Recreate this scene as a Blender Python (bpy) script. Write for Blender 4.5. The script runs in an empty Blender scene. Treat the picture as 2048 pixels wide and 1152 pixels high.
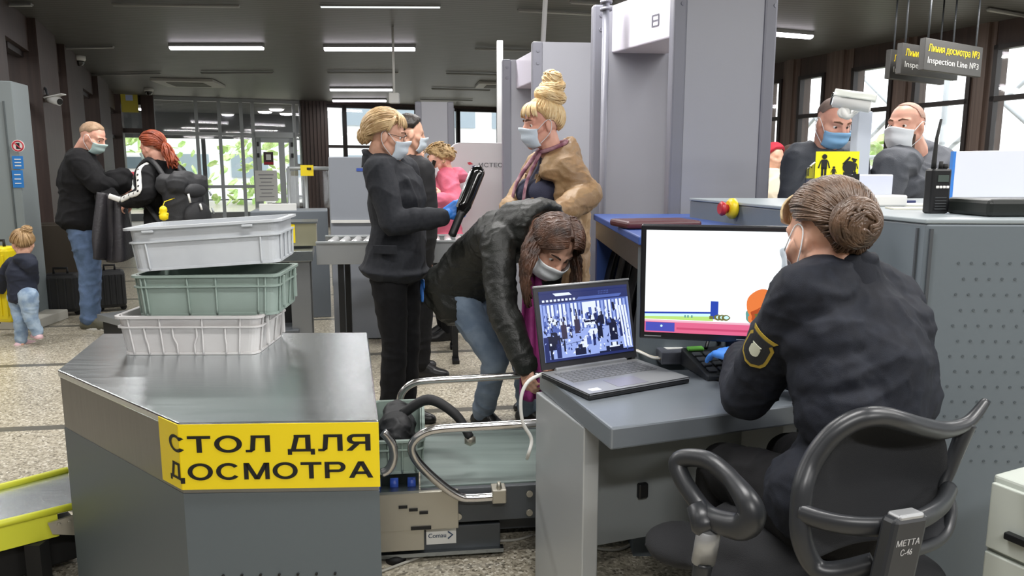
import bpy, bmesh, math, random
from mathutils import Vector as V, Matrix, noise, Euler
from math import sin, cos, pi, radians, atan, tan, sqrt, hypot
random.seed(7)
SC = bpy.context.scene
COL = SC.collection

# ------------------------------------------------------------------ camera, world, lights, exposure
CAM_H, F_PX, PITCH = 1.36, 1500.0, radians(8.87)
cam_d = bpy.data.cameras.new('camera')
cam_d.sensor_width = 36.0
cam_d.lens = 36.0 * F_PX / 2048.0
cam_d.clip_start = 0.05
cam_d.clip_end = 400
cam = bpy.data.objects.new('camera', cam_d)
COL.objects.link(cam)
cam.location = (0, 0, CAM_H)
cam.rotation_euler = (pi / 2 - PITCH, 0, 0)
SC.camera = cam

SC.view_settings.view_transform = 'Standard'
SC.view_settings.look = 'None'
SC.view_settings.exposure = 0.0
SC.view_settings.gamma = 1.0

world = bpy.data.worlds.new('overcast_sky')
SC.world = world
world.use_nodes = True
_bg = world.node_tree.nodes['Background']
_bg.inputs['Color'].default_value = (0.93, 0.97, 1.0, 1)
_bg.inputs['Strength'].default_value = 2.6


def area(loc, sx, sy, power, rot=(0, 0, 0), col=(1, 0.98, 0.96)):
    l = bpy.data.lights.new('ceiling_tube_light', 'AREA')
    l.shape = 'RECTANGLE'
    l.size, l.size_y = sx, sy
    l.energy = power
    l.color = col
    o = bpy.data.objects.new('ceiling_tube_light', l)
    COL.objects.link(o)
    o.location = loc
    o.rotation_euler = rot
    return o


# fluorescent rows on the ceiling over the checkpoint (the lit fixtures in view carry theirs too)
for _x in (-4.6, -2.2, 0.2, 2.6, 4.6):  # rightmost column added to brighten the hanging signs and nearby men
    for _y, _p in ((-1.2, 46), (1.5, 50), (4.2, 50), (6.4, 48)):
        area((_x + 0.36 * -_y * 0.2, _y, 2.93), 1.3, 0.16, _p * (0.3 if _x < -1 and _y < 3 else 1.7 if _y < 0 else 1.0), (0, 0, radians(9)))


# ------------------------------------------------------------------ from the photograph to the place
_F = V((0, cos(PITCH), -sin(PITCH)))
_U = V((0, sin(PITCH), cos(PITCH)))
_C = V((0, 0, CAM_H))


def ray(px, py):
    return _F + V(((px - 1024) / F_PX, 0, 0)) - _U * ((py - 576) / F_PX)


def P(px, py, D):
    """the point seen at a pixel, D metres ahead of the camera"""
    d = ray(px, py)
    return _C + d * (D / d.y)


def G(px, py, z):
    """the point seen at a pixel, at height z"""
    d = ray(px, py)
    return _C + d * ((z - CAM_H) / d.z)


def hit(px, py, p0, n):
    """the point seen at a pixel on a plane"""
    d = ray(px, py)
    return _C + d * ((V(p0) - _C).dot(n) / d.dot(n))


# ------------------------------------------------------------------ materials
def lin(c):
    if isinstance(c, str):
        c = tuple(int(c[i:i + 2], 16) / 255 for i in (0, 2, 4))
    return tuple(x / 12.92 if x <= 0.04045 else ((x + 0.055) / 1.055) ** 2.4 for x in c) + (1,)


_M = {}


def mat(name, col='808080', rough=0.5, metal=0.0, spec=0.5, col2=None, nscale=20, stretch=None, bump=0.0, bscale=200,
        emit=0.0, sheen=0.0, coat=0.0, detail=3, lo=0.35, hi=0.65, rvar=0.0):
    if name in _M:
        return _M[name]
    m = bpy.data.materials.new(name)
    m.use_nodes = True
    nt = m.node_tree
    b = nt.nodes['Principled BSDF']
    b.inputs['Base Color'].default_value = lin(col)
    b.inputs['Roughness'].default_value = rough
    b.inputs['Metallic'].default_value = metal
    b.inputs['Specular IOR Level'].default_value = spec
    if sheen:
        b.inputs['Sheen Weight'].default_value = sheen
        b.inputs['Sheen Roughness'].default_value = 0.5
    if coat:
        b.inputs['Coat Weight'].default_value = coat
        b.inputs['Coat Roughness'].default_value = 0.1
    if emit:
        b.inputs['Emission Color'].default_value = lin(col)
        b.inputs['Emission Strength'].default_value = emit
    tc = mp = None
    if col2 or bump or rvar:
        tc = nt.nodes.new('ShaderNodeTexCoord')
        mp = nt.nodes.new('ShaderNodeMapping')
        nt.links.new(tc.outputs['Object'], mp.inputs['Vector'])
        if stretch:
            mp.inputs['Scale'].default_value = stretch
    if col2 or rvar:
        nz = nt.nodes.new('ShaderNodeTexNoise')
        nz.inputs['Scale'].default_value = nscale
        nz.inputs['Detail'].default_value = detail
        nt.links.new(mp.outputs['Vector'], nz.inputs['Vector'])
        if col2:
            rp = nt.nodes.new('ShaderNodeValToRGB')
            rp.color_ramp.elements[0].position = lo
            rp.color_ramp.elements[0].color = lin(col)
            rp.color_ramp.elements[1].position = hi
            rp.color_ramp.elements[1].color = lin(col2)
            nt.links.new(nz.outputs['Fac'], rp.inputs['Fac'])
            nt.links.new(rp.outputs['Color'], b.inputs['Base Color'])
        if rvar:
            mr = nt.nodes.new('ShaderNodeMapRange')
            mr.inputs['To Min'].default_value = max(0.02, rough - rvar)
            mr.inputs['To Max'].default_value = rough + rvar
            nt.links.new(nz.outputs['Fac'], mr.inputs['Value'])
            nt.links.new(mr.outputs['Result'], b.inputs['Roughness'])
    if bump:
        n2 = nt.nodes.new('ShaderNodeTexNoise')
        n2.inputs['Scale'].default_value = bscale
        n2.inputs['Detail'].default_value = 2
        nt.links.new(mp.outputs['Vector'], n2.inputs['Vector'])
        bp = nt.nodes.new('ShaderNodeBump')
        bp.inputs['Strength'].default_value = bump
        bp.inputs['Distance'].default_value = 0.01
        nt.links.new(n2.outputs['Fac'], bp.inputs['Height'])
        nt.links.new(bp.outputs['Normal'], b.inputs['Normal'])
    _M[name] = m
    return m


def glass(name, tint='ffffff', gloss=0.06, alpha_tint=None):
    if name in _M:
        return _M[name]
    m = bpy.data.materials.new(name)
    m.use_nodes = True
    nt = m.node_tree
    nt.nodes.remove(nt.nodes['Principled BSDF'])
    t = nt.nodes.new('ShaderNodeBsdfTransparent')
    t.inputs['Color'].default_value = lin(tint)
    g = nt.nodes.new('ShaderNodeBsdfGlossy')
    g.inputs['Roughness'].default_value = 0.03
    fr = nt.nodes.new('ShaderNodeLayerWeight')
    fr.inputs['Blend'].default_value = 0.25
    mr = nt.nodes.new('ShaderNodeMapRange')
    mr.inputs['To Min'].default_value = gloss
    mr.inputs['To Max'].default_value = min(1, gloss * 6)
    nt.links.new(fr.outputs['Facing'], mr.inputs['Value'])
    mx = nt.nodes.new('ShaderNodeMixShader')
    nt.links.new(mr.outputs['Result'], mx.inputs['Fac'])
    nt.links.new(t.outputs['BSDF'], mx.inputs[1])
    nt.links.new(g.outputs['BSDF'], mx.inputs[2])
    nt.links.new(mx.outputs['Shader'], nt.nodes['Material Output'].inputs['Surface'])
    _M[name] = m
    return m


def floor_mat():
    m = bpy.data.materials.new('terrazzo')
    m.use_nodes = True
    nt = m.node_tree
    b = nt.nodes['Principled BSDF']
    tc = nt.nodes.new('ShaderNodeTexCoord')
    vo = nt.nodes.new('ShaderNodeTexVoronoi')
    vo.inputs['Scale'].default_value = 105
    nt.links.new(tc.outputs['Object'], vo.inputs['Vector'])
    sep = nt.nodes.new('ShaderNodeSeparateColor')
    nt.links.new(vo.outputs['Color'], sep.inputs['Color'])
    rp = nt.nodes.new('ShaderNodeValToRGB')
    cr = rp.color_ramp
    cr.elements[0].color = lin('706a5c')
    cr.elements[0].position = 0.0
    cr.elements[1].color = lin('e6e1d2')
    cr.elements[1].position = 1.0
    for p, c in ((0.2, 'a29a88'), (0.5, 'b5ad9a'), (0.8, 'c8c0ad')):
        e = cr.elements.new(p)
        e.color = lin(c)
    nt.links.new(sep.outputs['Red'], rp.inputs['Fac'])
    # large soft wear patches
    nz = nt.nodes.new('ShaderNodeTexNoise')
    nz.inputs['Scale'].default_value = 1.3
    nt.links.new(tc.outputs['Object'], nz.inputs['Vector'])
    mw = nt.nodes.new('ShaderNodeMix')
    mw.data_type = 'RGBA'
    mw.blend_type = 'MULTIPLY'
    mw.inputs['Factor'].default_value = 0.25
    nt.links.new(rp.outputs['Color'], mw.inputs[6])
    nt.links.new(nz.outputs['Fac'], mw.inputs[7])
    # inlaid darker divider strips every 1.35 m
    mp = nt.nodes.new('ShaderNodeMapping')
    mp.inputs['Rotation'].default_value = (0, 0, radians(-8))
    nt.links.new(tc.outputs['Object'], mp.inputs['Vector'])
    sx = nt.nodes.new('ShaderNodeSeparateXYZ')
    nt.links.new(mp.outputs['Vector'], sx.inputs['Vector'])
    ad = nt.nodes.new('ShaderNodeMath')
    ad.operation = 'ADD'
    ad.inputs[1].default_value = 40 * 1.42 - 4.13
    nt.links.new(sx.outputs['Y'], ad.inputs[0])
    md = nt.nodes.new('ShaderNodeMath')
    md.operation = 'MODULO'
    md.inputs[1].default_value = 1.42
    nt.links.new(ad.outputs[0], md.inputs[0])
    lt = nt.nodes.new('ShaderNodeMath')
    lt.operation = 'LESS_THAN'
    lt.inputs[1].default_value = 0.075
    nt.links.new(md.outputs[0], lt.inputs[0])
    ml = nt.nodes.new('ShaderNodeMix')
    ml.data_type = 'RGBA'
    nt.links.new(lt.outputs[0], ml.inputs['Factor'])
    nt.links.new(mw.outputs[2], ml.inputs[6])
    ml.inputs[7].default_value = lin('5f5d55')
    nt.links.new(ml.outputs[2], b.inputs['Base Color'])
    b.inputs['Roughness'].default_value = 0.3
    return m


def ceil_mat():
    m = bpy.data.materials.new('dark_slat_ceiling')
    m.use_nodes = True
    nt = m.node_tree
    b = nt.nodes['Principled BSDF']
    tc = nt.nodes.new('ShaderNodeTexCoord')
    mp = nt.nodes.new('ShaderNodeMapping')
    mp.inputs['Rotation'].default_value = (0, 0, radians(-8))
    nt.links.new(tc.outputs['Object'], mp.inputs['Vector'])
    wv = nt.nodes.new('ShaderNodeTexWave')
    wv.bands_direction = 'Y'
    wv.inputs['Scale'].default_value = 3.3
    wv.inputs['Distortion'].default_value = 0.0
    nt.links.new(mp.outputs['Vector'], wv.inputs['Vector'])
    rp = nt.nodes.new('ShaderNodeValToRGB')
    rp.color_ramp.elements[0].color = lin('444443')
    rp.color_ramp.elements[1].color = lin('62625f')
    rp.color_ramp.elements[1].position = 0.3
    nt.links.new(wv.outputs['Fac'], rp.inputs['Fac'])
    nt.links.new(rp.outputs['Color'], b.inputs['Base Color'])
    bp = nt.nodes.new('ShaderNodeBump')
    bp.inputs['Strength'].default_value = 0.3
    nt.links.new(wv.outputs['Fac'], bp.inputs['Height'])
    nt.links.new(bp.outputs['Normal'], b.inputs['Normal'])
    b.inputs['Roughness'].default_value = 0.45
    return m


STEEL = mat('brushed_steel', '9aa0a3', 0.3, 1.0, nscale=6, stretch=(1, 60, 60), rvar=0.07)
TOPSTEEL = mat('table_steel', 'd2d8da', 0.24, 1.0, nscale=5, stretch=(1, 25, 1), rvar=0.06, bump=0.03, bscale=30)
CHROME = mat('polished_tube', 'c8c6c4', 0.2, 1.0)
ZINC = mat('zinc_plate', 'b8b4a8', 0.42, 0.85)
GREYPAINT = mat('grey_paint', '5d666b', 0.45, bump=0.04, bscale=900)
XGREY = mat('scanner_grey', '646d73', 0.42, bump=0.05, bscale=1200)
DARKGREY = mat('dark_grey_paint', '45494d', 0.45)
ARCHGREY = mat('arch_laminate', '9b9ca4', 0.4, bump=0.02, bscale=600)
ARCHEDGE = mat('arch_edge', '7b7c86', 0.4)
ARCHWHITE = mat('arch_header', 'cfcbd8', 0.35)
BLACK = mat('black_plastic', '17181a', 0.38)
BLACKGLOSS = mat('black_gloss', '0b0c0d', 0.1, coat=0.6)
SOFTBLACK = mat('soft_black', '1c1d1f', 0.65)
RUBBER = mat('black_rubber', '151515', 0.7)
WHITE = mat('white_plastic', 'dcdcd8', 0.4)
OFFWHITE = mat('cream_metal', 'bfc5bd', 0.45)
YELLOW = mat('yellow_sticker', 'f4d913', 0.4)
YELLOWPAINT = mat('yellow_paint', 'd9dc3a', 0.45)
INK = mat('black_ink', '101010', 0.55)
BLUE = mat('blue_paint', '2f4a8a', 0.5)
GLOVEBLUE = mat('blue_nitrile', '3f86e0', 0.45, bump=0.15, bscale=60)
BROWN = mat('dark_brown_cladding', '372a26', 0.5, col2='43342f', nscale=3, stretch=(8, 8, 0.3))
BROWNLIGHT = mat('brown_cladding', '55463f', 0.5, col2='6b5b53', nscale=3, stretch=(10, 10, 0.2))
ALU = mat('pale_aluminium', 'a9aeb0', 0.4, 0.3)
PAPER = mat('paper', 'e4e4e0', 0.7)
GLASS = glass('clear_glass')
ACRYLIC = glass('acrylic', 'e4e6f0', 0.1)
FLOOR, CEIL = floor_mat(), ceil_mat()


# ------------------------------------------------------------------ building helpers
class MB:
    """collects shapes for one mesh"""

    def __init__(s):
        s.bm = bmesh.new()
        s.mats = []

    def mi(s, m):
        if m not in s.mats:
            s.mats.append(m)
        return s.mats.index(m)

    def poly(s, pts, m=None):
        f = s.bm.faces.new([s.bm.verts.new(p) for p in pts])
        f.material_index = s.mi(m)
        return f

    def box(s, c, size, rot=None, m=None, bev=0.0):
        R = rot if isinstance(rot, Matrix) else Matrix.Rotation(rot or 0, 3, 'Z')
        c = V(c)
        h = V(size) / 2
        vs = [s.bm.verts.new(c + R @ V((x * h.x, y * h.y, z * h.z))) for x in (-1, 1) for y in (-1, 1) for z in (-1, 1)]
        fs = []
        for q in ((0, 1, 3, 2), (4, 6, 7, 5), (0, 4, 5, 1), (2, 3, 7, 6), (0, 2, 6, 4), (1, 5, 7, 3)):
            f = s.bm.faces.new([vs[i] for i in q])
            f.material_index = s.mi(m)
            fs.append(f)
        if bev:
            es = list({e for f in fs for e in f.edges})
            bmesh.ops.bevel(s.bm, geom=es, offset=bev, segments=2, affect='EDGES', profile=0.5)
        return s

    def prism(s, pts, z0, z1, m=None, bev=0.0, taper=None):
        """vertical prism over a plan polygon"""
        n = len(pts)
        a = [s.bm.verts.new((p[0], p[1], z0)) for p in pts]
        b = [s.bm.verts.new((p[0], p[1], z1)) for p in (taper or pts)]
        fs = [s.bm.faces.new(a[::-1]), s.bm.faces.new(b)]
        for i in range(n):
            j = (i + 1) % n
            fs.append(s.bm.faces.new((a[i], a[j], b[j], b[i])))
        for f in fs:
            f.material_index = s.mi(m)
        if bev:
            es = list({e for f in fs for e in f.edges})
            bmesh.ops.bevel(s.bm, geom=es, offset=bev, segments=2, affect='EDGES', profile=0.5)
        return s

    def slab(s, pts, nvec, m=None, bev=0.0):
        """polygon in space given thickness along a vector"""
        nvec = V(nvec)
        n = len(pts)
        a = [s.bm.verts.new(V(p)) for p in pts]
        b = [s.bm.verts.new(V(p) + nvec) for p in pts]
        fs = [s.bm.faces.new(a[::-1]), s.bm.faces.new(b)]
        for i in range(n):
            j = (i + 1) % n
            fs.append(s.bm.faces.new((a[i], a[j], b[j], b[i])))
        for f in fs:
            f.material_index = s.mi(m)
        if bev:
            es = list({e for f in fs for e in f.edges})
            bmesh.ops.bevel(s.bm, geom=es, offset=bev, segments=2, affect='EDGES', profile=0.5)
        return s

    def tube(s, pts, r, n=10, closed=False, m=None, flat=None, caps=True):
        """tube along a polyline; r a number or a list; flat=(vector, ratio) squashes the section along a vector"""
        pts = [V(p) for p in pts]
        k = len(pts)
        rs = r if isinstance(r, (list, tuple)) else [r] * k
        rings = []
        up = None
        for i in range(k):
            if closed:
                t = pts[(i + 1) % k] - pts[i - 1]
            else:
                t = pts[min(i + 1, k - 1)] - pts[max(i - 1, 0)]
            if t.length < 1e-9:
                t = V((0, 0, 1))
            t.normalize()
            if up is None:
                up = V((0, 0, 1)) if abs(t.z) < 0.9 else V((1, 0, 0))
            x = up.cross(t)
            if x.length < 1e-6:
                x = V((1, 0, 0)).cross(t)
            x.normalize()
            y = t.cross(x)
            up = y
            ring = []
            for j in range(n):
                a = 2 * pi * j / n
                o = x * cos(a) * rs[i] + y * sin(a) * rs[i]
                if flat:
                    fv, q = flat
                    o = o - fv * (o.dot(fv) * (1 - q))
                ring.append(s.bm.verts.new(pts[i] + o))
            rings.append(ring)
        mi = s.mi(m)
        for i in range(k if closed else k - 1):
            a, b = rings[i], rings[(i + 1) % k]
            for j in range(n):
                f = s.bm.faces.new((a[j], a[(j + 1) % n], b[(j + 1) % n], b[j]))
                f.material_index = mi
                f.smooth = True
        if not closed and caps:
            for rg, rev in ((rings[0], True), (rings[-1], False)):
                f = s.bm.faces.new(rg[::-1] if rev else rg)
                f.material_index = mi
        return s

    def cyl(s, a, b, r, r2=None, n=20, m=None):
        return s.tube([a, b], [r, r if r2 is None else r2], n, m=m)

    def lathe(s, c, prof, axis=(0, 0, 1), n=24, m=None):
        """profile [(radius, height)] turned about an axis through c"""
        z = V(axis).normalized()
        x = z.orthogonal().normalized()
        y = z.cross(x)
        c = V(c)
        rings = []
        for r, h in prof:
            rings.append([s.bm.verts.new(c + z * h + (x * cos(2 * pi * j / n) + y * sin(2 * pi * j / n)) * max(r, 1e-5)) for j in range(n)])
        mi = s.mi(m)
        for i in range(len(rings) - 1):
            for j in range(n):
                f = s.bm.faces.new((rings[i][j], rings[i][(j + 1) % n], rings[i + 1][(j + 1) % n], rings[i + 1][j]))
                f.material_index = mi
                f.smooth = True
        for rg in (rings[0][::-1], rings[-1]):
            f = s.bm.faces.new(rg)
            f.material_index = mi
        return s

    def grid(s, fn, nu, nv, m=None, closed_u=False):
        vs = [[s.bm.verts.new(fn(i / nu, j / nv)) for j in range(nv + 1)] for i in range(nu if closed_u else nu + 1)]
        mi = s.mi(m)
        for i in range(nu):
            for j in range(nv):
                a, b = vs[i], vs[(i + 1) % len(vs)]
                f = s.bm.faces.new((a[j], b[j], b[j + 1], a[j + 1]))
                f.smooth = True
                f.material_index = mi
        return s

    def thicken(s, t):
        """give an open sheet thickness"""
        bm = s.bm
        bmesh.ops.recalc_face_normals(bm, faces=bm.faces)
        bm.normal_update()
        vs, fs = list(bm.verts), list(bm.faces)
        bes = [(e.verts[0], e.verts[1], e.link_faces[0]) for e in bm.edges if len(e.link_faces) == 1]
        mp = {v: bm.verts.new(v.co - v.normal * t) for v in vs}
        for f in fs:
            g = bm.faces.new([mp[v] for v in reversed(f.verts)])
            g.smooth, g.material_index = f.smooth, f.material_index
        for a, b, f in bes:
            g = bm.faces.new((a, b, mp[b], mp[a]))
            g.material_index = f.material_index
        return s


def tag(o, label=None, cat=None, group=None, kind=None):
    if label:
        o['label'] = label
    if cat:
        o['category'] = cat
    if group:
        o['group'] = group
    if kind:
        o['kind'] = kind
    return o


def link(o):
    COL.objects.link(o)
    return o


def finish(me, m, smooth_angle=None):
    if m is not None and not len(me.materials):
        me.materials.append(m)


def obj(name, mb, m=None, parent=None, label=None, local=False, autosmooth=True):
    """link the collected shapes as one mesh object; shapes are in place coordinates unless local"""
    bmesh.ops.recalc_face_normals(mb.bm, faces=mb.bm.faces)
    me = bpy.data.meshes.new(name)
    mb.bm.to_mesh(me)
    mb.bm.free()
    for x in (mb.mats or [m]):
        me.materials.append(x or m)
    o = bpy.data.objects.new(name, me)
    link(o)
    if parent is not None:
        o.parent = parent
        if not local and parent.parent is None:
            o.matrix_parent_inverse = parent.matrix_basis.inverted()
    if label:
        o['label'] = label
    return o


def thing(name, label, cat, loc=(0, 0, 0), rz=0.0, group=None):
    o = bpy.data.objects.new(name, None)
    o.empty_display_size = 0.1
    link(o)
    o.location = V(loc)
    o.rotation_euler = (0, 0, rz)
    return tag(o, label, cat, group)


def single(name, mb, m, label, cat, group=None, base=None):
    """a thing that is one mesh: origin moved to its base"""
    vs = mb.bm.verts
    if base is None:
        n = len(vs)
        base = V((sum(v.co.x for v in vs) / n, sum(v.co.y for v in vs) / n, min(v.co.z for v in vs)))
    base = V(base)
    for v in vs:
        v.co -= base
    o = obj(name, mb, m)
    o.location = base
    return tag(o, label, cat, group)


def struct(name, mb, m, label=None, cat=None):
    o = obj(name, mb, m)
    return tag(o, label, cat, None, 'structure')


def copy_tree(o, parent=None):
    c = o.copy()
    link(c)
    if parent is not None:
        c.parent = parent
    for ch in list(o.children):
        copy_tree(ch, c)
    return c


def text_bm(s, height, bold=0.0, width=None, extrude=0.0):
    """lettering as flat mesh in x (from 0) and y (from the baseline): returns a bmesh"""
    cu = bpy.data.curves.new('lettering', 'FONT')
    cu.body = s
    cu.size = 1.0
    cu.resolution_u = 4
    o = bpy.data.objects.new('lettering', cu)
    link(o)
    bpy.context.view_layer.update()
    me = bpy.data.meshes.new_from_object(o.evaluated_get(bpy.context.evaluated_depsgraph_get()))
    bpy.data.objects.remove(o)
    bpy.data.curves.remove(cu)
    bm = bmesh.new()
    bm.from_mesh(me)
    bpy.data.meshes.remove(me)
    xs = [v.co.x for v in bm.verts]
    ys = [v.co.y for v in bm.verts if True]
    x0, x1, y1 = min(xs), max(xs), 0.72
    k = height / y1
    kx = k if width is None else width / (x1 - x0)
    for v in bm.verts:
        v.co.x = (v.co.x - x0) * kx
        v.co.y *= k
        v.co.z = 0
    return bm


def text(mb, s, org, xdir, ydir, height, m, bold=0.0, width=None):
    """stamp lettering into mb as flat faces in the plane xdir, ydir"""
    org, xdir, ydir = V(org), V(xdir).normalized(), V(ydir).normalized()
    mi = mb.mi(m)
    if bold:
        for bx, by in ((-1, 0), (1, 0)):
            text(mb, s, org + xdir * (bx * bold * height * 1.2) + ydir * (by * bold * height), xdir, ydir, height, m, 0.0, width)
        return
    bm = text_bm(s, height, bold, width)
    mp = {v: mb.bm.verts.new(org + xdir * v.co.x + ydir * v.co.y) for v in bm.verts}
    for f in bm.faces:
        try:
            g = mb.bm.faces.new([mp[v] for v in f.verts])
            g.material_index = mi
        except ValueError:
            pass
    bm.free()


def smooth_path(pts, n=6, closed=False):
    """Catmull-Rom through points"""
    pts = [V(p) for p in pts]
    out = []
    k = len(pts)
    rng = range(k) if closed else range(k - 1)
    for i in rng:
        if closed:
            a, b, c, d = pts[i - 1], pts[i], pts[(i + 1) % k], pts[(i + 2) % k]
        else:
            a, b, c, d = pts[max(i - 1, 0)], pts[i], pts[i + 1], pts[min(i + 2, k - 1)]
        for j in range(n):
            t = j / n
            out.append(0.5 * ((2 * b) + (c - a) * t + (2 * a - 5 * b + 4 * c - d) * t * t + (3 * b - a - 3 * c + d) * t ** 3))
    if not closed:
        out.append(pts[-1])
    return out


ZUP = V((0, 0, 1))
# ------------------------------------------------------------------ the hall
CEIL_Z = 3.0
RU = V((0.927, 0.375, 0))      # along the far wall, to the right
RV = V((-0.375, 0.927, 0))     # along the window wall, away from the camera
KC = V((0.61, 20.5, 0))        # corner of the far wall and the window wall


def R(a, b, z=0.0):
    """a metres right of the corner along the far wall, b metres from the far wall towards the camera"""
    return KC + RU * a - RV * b + ZUP * z


m = MB()
m.poly([(-22, -6, 0), (18, -6, 0), (18, 34, 0), (-22, 34, 0)])
struct('floor', m, FLOOR, 'speckled beige terrazzo floor with dark divider strips', 'floor')

m = MB()
m.prism([R(-15.0, 24.5), R(0.35, 24.5), R(0.35, -0.3), R(-15.0, -0.3)], CEIL_Z, CEIL_Z + 0.12)
struct('ceiling', m, CEIL, 'dark grey slatted ceiling', 'ceiling')

RAW = math.atan2(RU.y, RU.x)
EXT = mat('pale_pavement', 'c9c8c2', 0.8)
m = MB()
m.poly([(-60, 21.5, -0.05), (60, -12, -0.05), (60, 80, -0.05), (-60, 80, -0.05)])
struct('exterior_ground', m, EXT)

# ---- window wall on the right: brown pillars, dark frames, glass
sill_z, head_z, trans_z = 0.35, 2.74, 2.13


def wall_b(px, y=200):
    p = hit(px, y, KC, RU)
    return -(p - KC).dot(RV)


bays = [(1532, 1565), (1598, 1650), (1703, 1785), (1826, 1941), (1983, 2105)]
spans = [(wall_b(a), wall_b(b)) for a, b in bays]
b_last = spans[-1][1]
w_bay = 1.55
x = b_last + 0.35
while x < 20:
    spans.append((x, x + w_bay))
    x += w_bay + 0.38
x = spans[0][0] - 0.35
front_spans = []
while x - w_bay > 0.4:
    front_spans.append((x - w_bay, x))
    x -= w_bay + 0.38
spans = front_spans[::-1] + spans
m = MB()
m.box(R(0.12, 11.5, sill_z / 2), (0.24, 24.0, sill_z), RAW)
m.box(R(0.12, 11.5, (head_z + CEIL_Z) / 2), (0.24, 24.0, CEIL_Z - head_z), RAW)
struct('wall_right', m, BROWN)
edges = [0.0] + [v for s_ in spans for v in s_] + [23.5]
for i in range(0, len(edges), 2):
    b0, b1 = edges[i], edges[i + 1]
    m = MB()
    m.box(R(0.1, (b0 + b1) / 2, CEIL_Z / 2), (0.22, b1 - b0, CEIL_Z), RAW)
    m.box(R(-0.025, (b0 + b1) / 2, CEIL_Z / 2), (0.05, (b1 - b0) * 0.45, CEIL_Z), RAW)
    struct('wall_right_pillar', m, BROWNLIGHT)
DARKFRAME = mat('dark_window_frame', '241c1b', 0.45)
for i, (b0, b1) in enumerate(spans):
    m = MB()
    bc, w = (b0 + b1) / 2, b1 - b0
    t = 0.05
    for z0, z1 in ((sill_z, sill_z + t), (trans_z, trans_z + 0.055), (head_z - t, head_z)):
        m.box(R(0.0, bc, (z0 + z1) / 2), (0.08, w, z1 - z0), RAW)
    for bb in (b0 + t / 2, b1 - t / 2):
        m.box(R(0.0, bb, (sill_z + head_z) / 2), (0.08, t, head_z - sill_z), RAW)
    o = struct('window_%d' % (i + 1), m, DARKFRAME)
    g = MB()
    g.box(R(0.0, bc, (sill_z + head_z) / 2), (0.01, w - 0.06, head_z - sill_z - 0.06), RAW)
    obj('pane', g, GLASS, o)

# ---- far wall: windows behind the arches, brown column, glazed partition to the vestibule
def wall_a(px, y=230):
    p = hit(px, y, KC, RV)
    return (p - KC).dot(RU)


m = MB()
m.box(R(-3.4, -0.12, 2.97), (7.0, 0.24, 0.06), RAW)
m.box(R(-3.4, -0.12, 0.3), (7.0, 0.24, 0.6), RAW)
struct('wall_back', m, BROWN)
a_cols = [wall_a(p) for p in (652, 690, 762, 835, 918, 1000, 1066)]
for i in range(len(a_cols) - 1):
    a0, a1 = a_cols[i], a_cols[i + 1]
    m = MB()
    for z in (0.63, 1.95, 2.91):
        m.box(R((a0 + a1) / 2, -0.1, z), (a1 - a0, 0.1, 0.07), RAW)
    for a in (a0, a1):
        m.box(R(a, -0.1, 1.77), (0.09, 0.12, 2.34), RAW)
    o = struct('window_%d' % (len(spans) + i + 1), m, DARKFRAME)
    g = MB()
    g.box(R((a0 + a1) / 2, -0.1, 1.77), (a1 - a0 - 0.06, 0.012, 2.25), RAW)
    obj('pane', g, GLASS, o)
a0, a1 = wall_a(600), wall_a(652)
m = MB()
m.box(R((a0 + a1) / 2, -0.1, 1.5), (a1 - a0, 0.5, 3.0), RAW)
for k in range(7):
    m.box(R(a0 + (k + 0.5) * (a1 - a0) / 7, 0.16, 1.5), ((a1 - a0) / 14, 0.03, 2.98), RAW)
struct('wall_back_column', m, BROWN)

# glazed partition with the swing door
a_left = wall_a(306)
a_mull = [a_left, wall_a(392), wall_a(438), wall_a(482), wall_a(505), wall_a(588), wall_a(602)]
m = MB()
m.box(R((a_left + a1) / 2, -0.04, 2.96), (a1 - a_left, 0.1, 0.08), RAW)
for a in a_mull:
    m.box(R(a, -0.04, 1.5), (0.075, 0.1, 2.9), RAW)
for z in (0.06, 1.0, 2.2):
    m.box(R((a_left + a_mull[4]) / 2, -0.04, z), (a_mull[4] - a_left, 0.09, 0.07), RAW)
m.box(R((a_mull[4] + a_mull[5]) / 2, -0.04, 2.2), (a_mull[5] - a_mull[4], 0.1, 0.12), RAW)
for z in (0.06, 0.75, 1.5, 2.2):
    m.box(R((a_mull[5] + a_mull[6]) / 2, -0.04, z), (a_mull[6] - a_mull[5], 0.09, 0.06), RAW)
o = struct('wall_partition', m, ALU, 'pale aluminium framed glass partition at the entrance', 'partition')
for i in range(len(a_mull) - 1):
    g = MB()
    z0 = 2.24 if i == 4 else 0.08
    g.box(R((a_mull[i] + a_mull[i + 1]) / 2, -0.04, (z0 + 2.94) / 2), (a_mull[i + 1] - a_mull[i] - 0.05, 0.012, 2.94 - z0), RAW)
    obj('pane', g, GLASS, o)
m = MB()
da, db = a_mull[4] + 0.05, a_mull[5] - 0.05
dm = wall_a(560)
for a, w in ((da + 0.05, 0.1), (dm, 0.13), (db - 0.05, 0.1)):
    m.box(R(a, 0.0, 1.07), (w, 0.06, 2.1), RAW)
for z, h in ((0.1, 0.2), (2.07, 0.1)):
    m.box(R((da + db) / 2, 0.0, z), (db - da, 0.06, h), RAW)
o = struct('door_1', m, ALU, 'pale aluminium glass door with notices stuck on it', 'door')
for a_, b_ in ((da + 0.1, dm - 0.06), (dm + 0.06, db - 0.1)):
    g = MB()
    g.box(R((a_ + b_) / 2, 0.0, 1.1), (b_ - a_, 0.012, 1.84), RAW)
    obj('pane', g, GLASS, o)
for a in (da + 0.03, db - 0.03):
    for z in (1.72, 1.98):
        m = MB()
        m.box(R(a, 0.05, z), (0.05, 0.05, 0.1), RAW)
        obj('door_hinge', m, BLACK, o)
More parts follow.
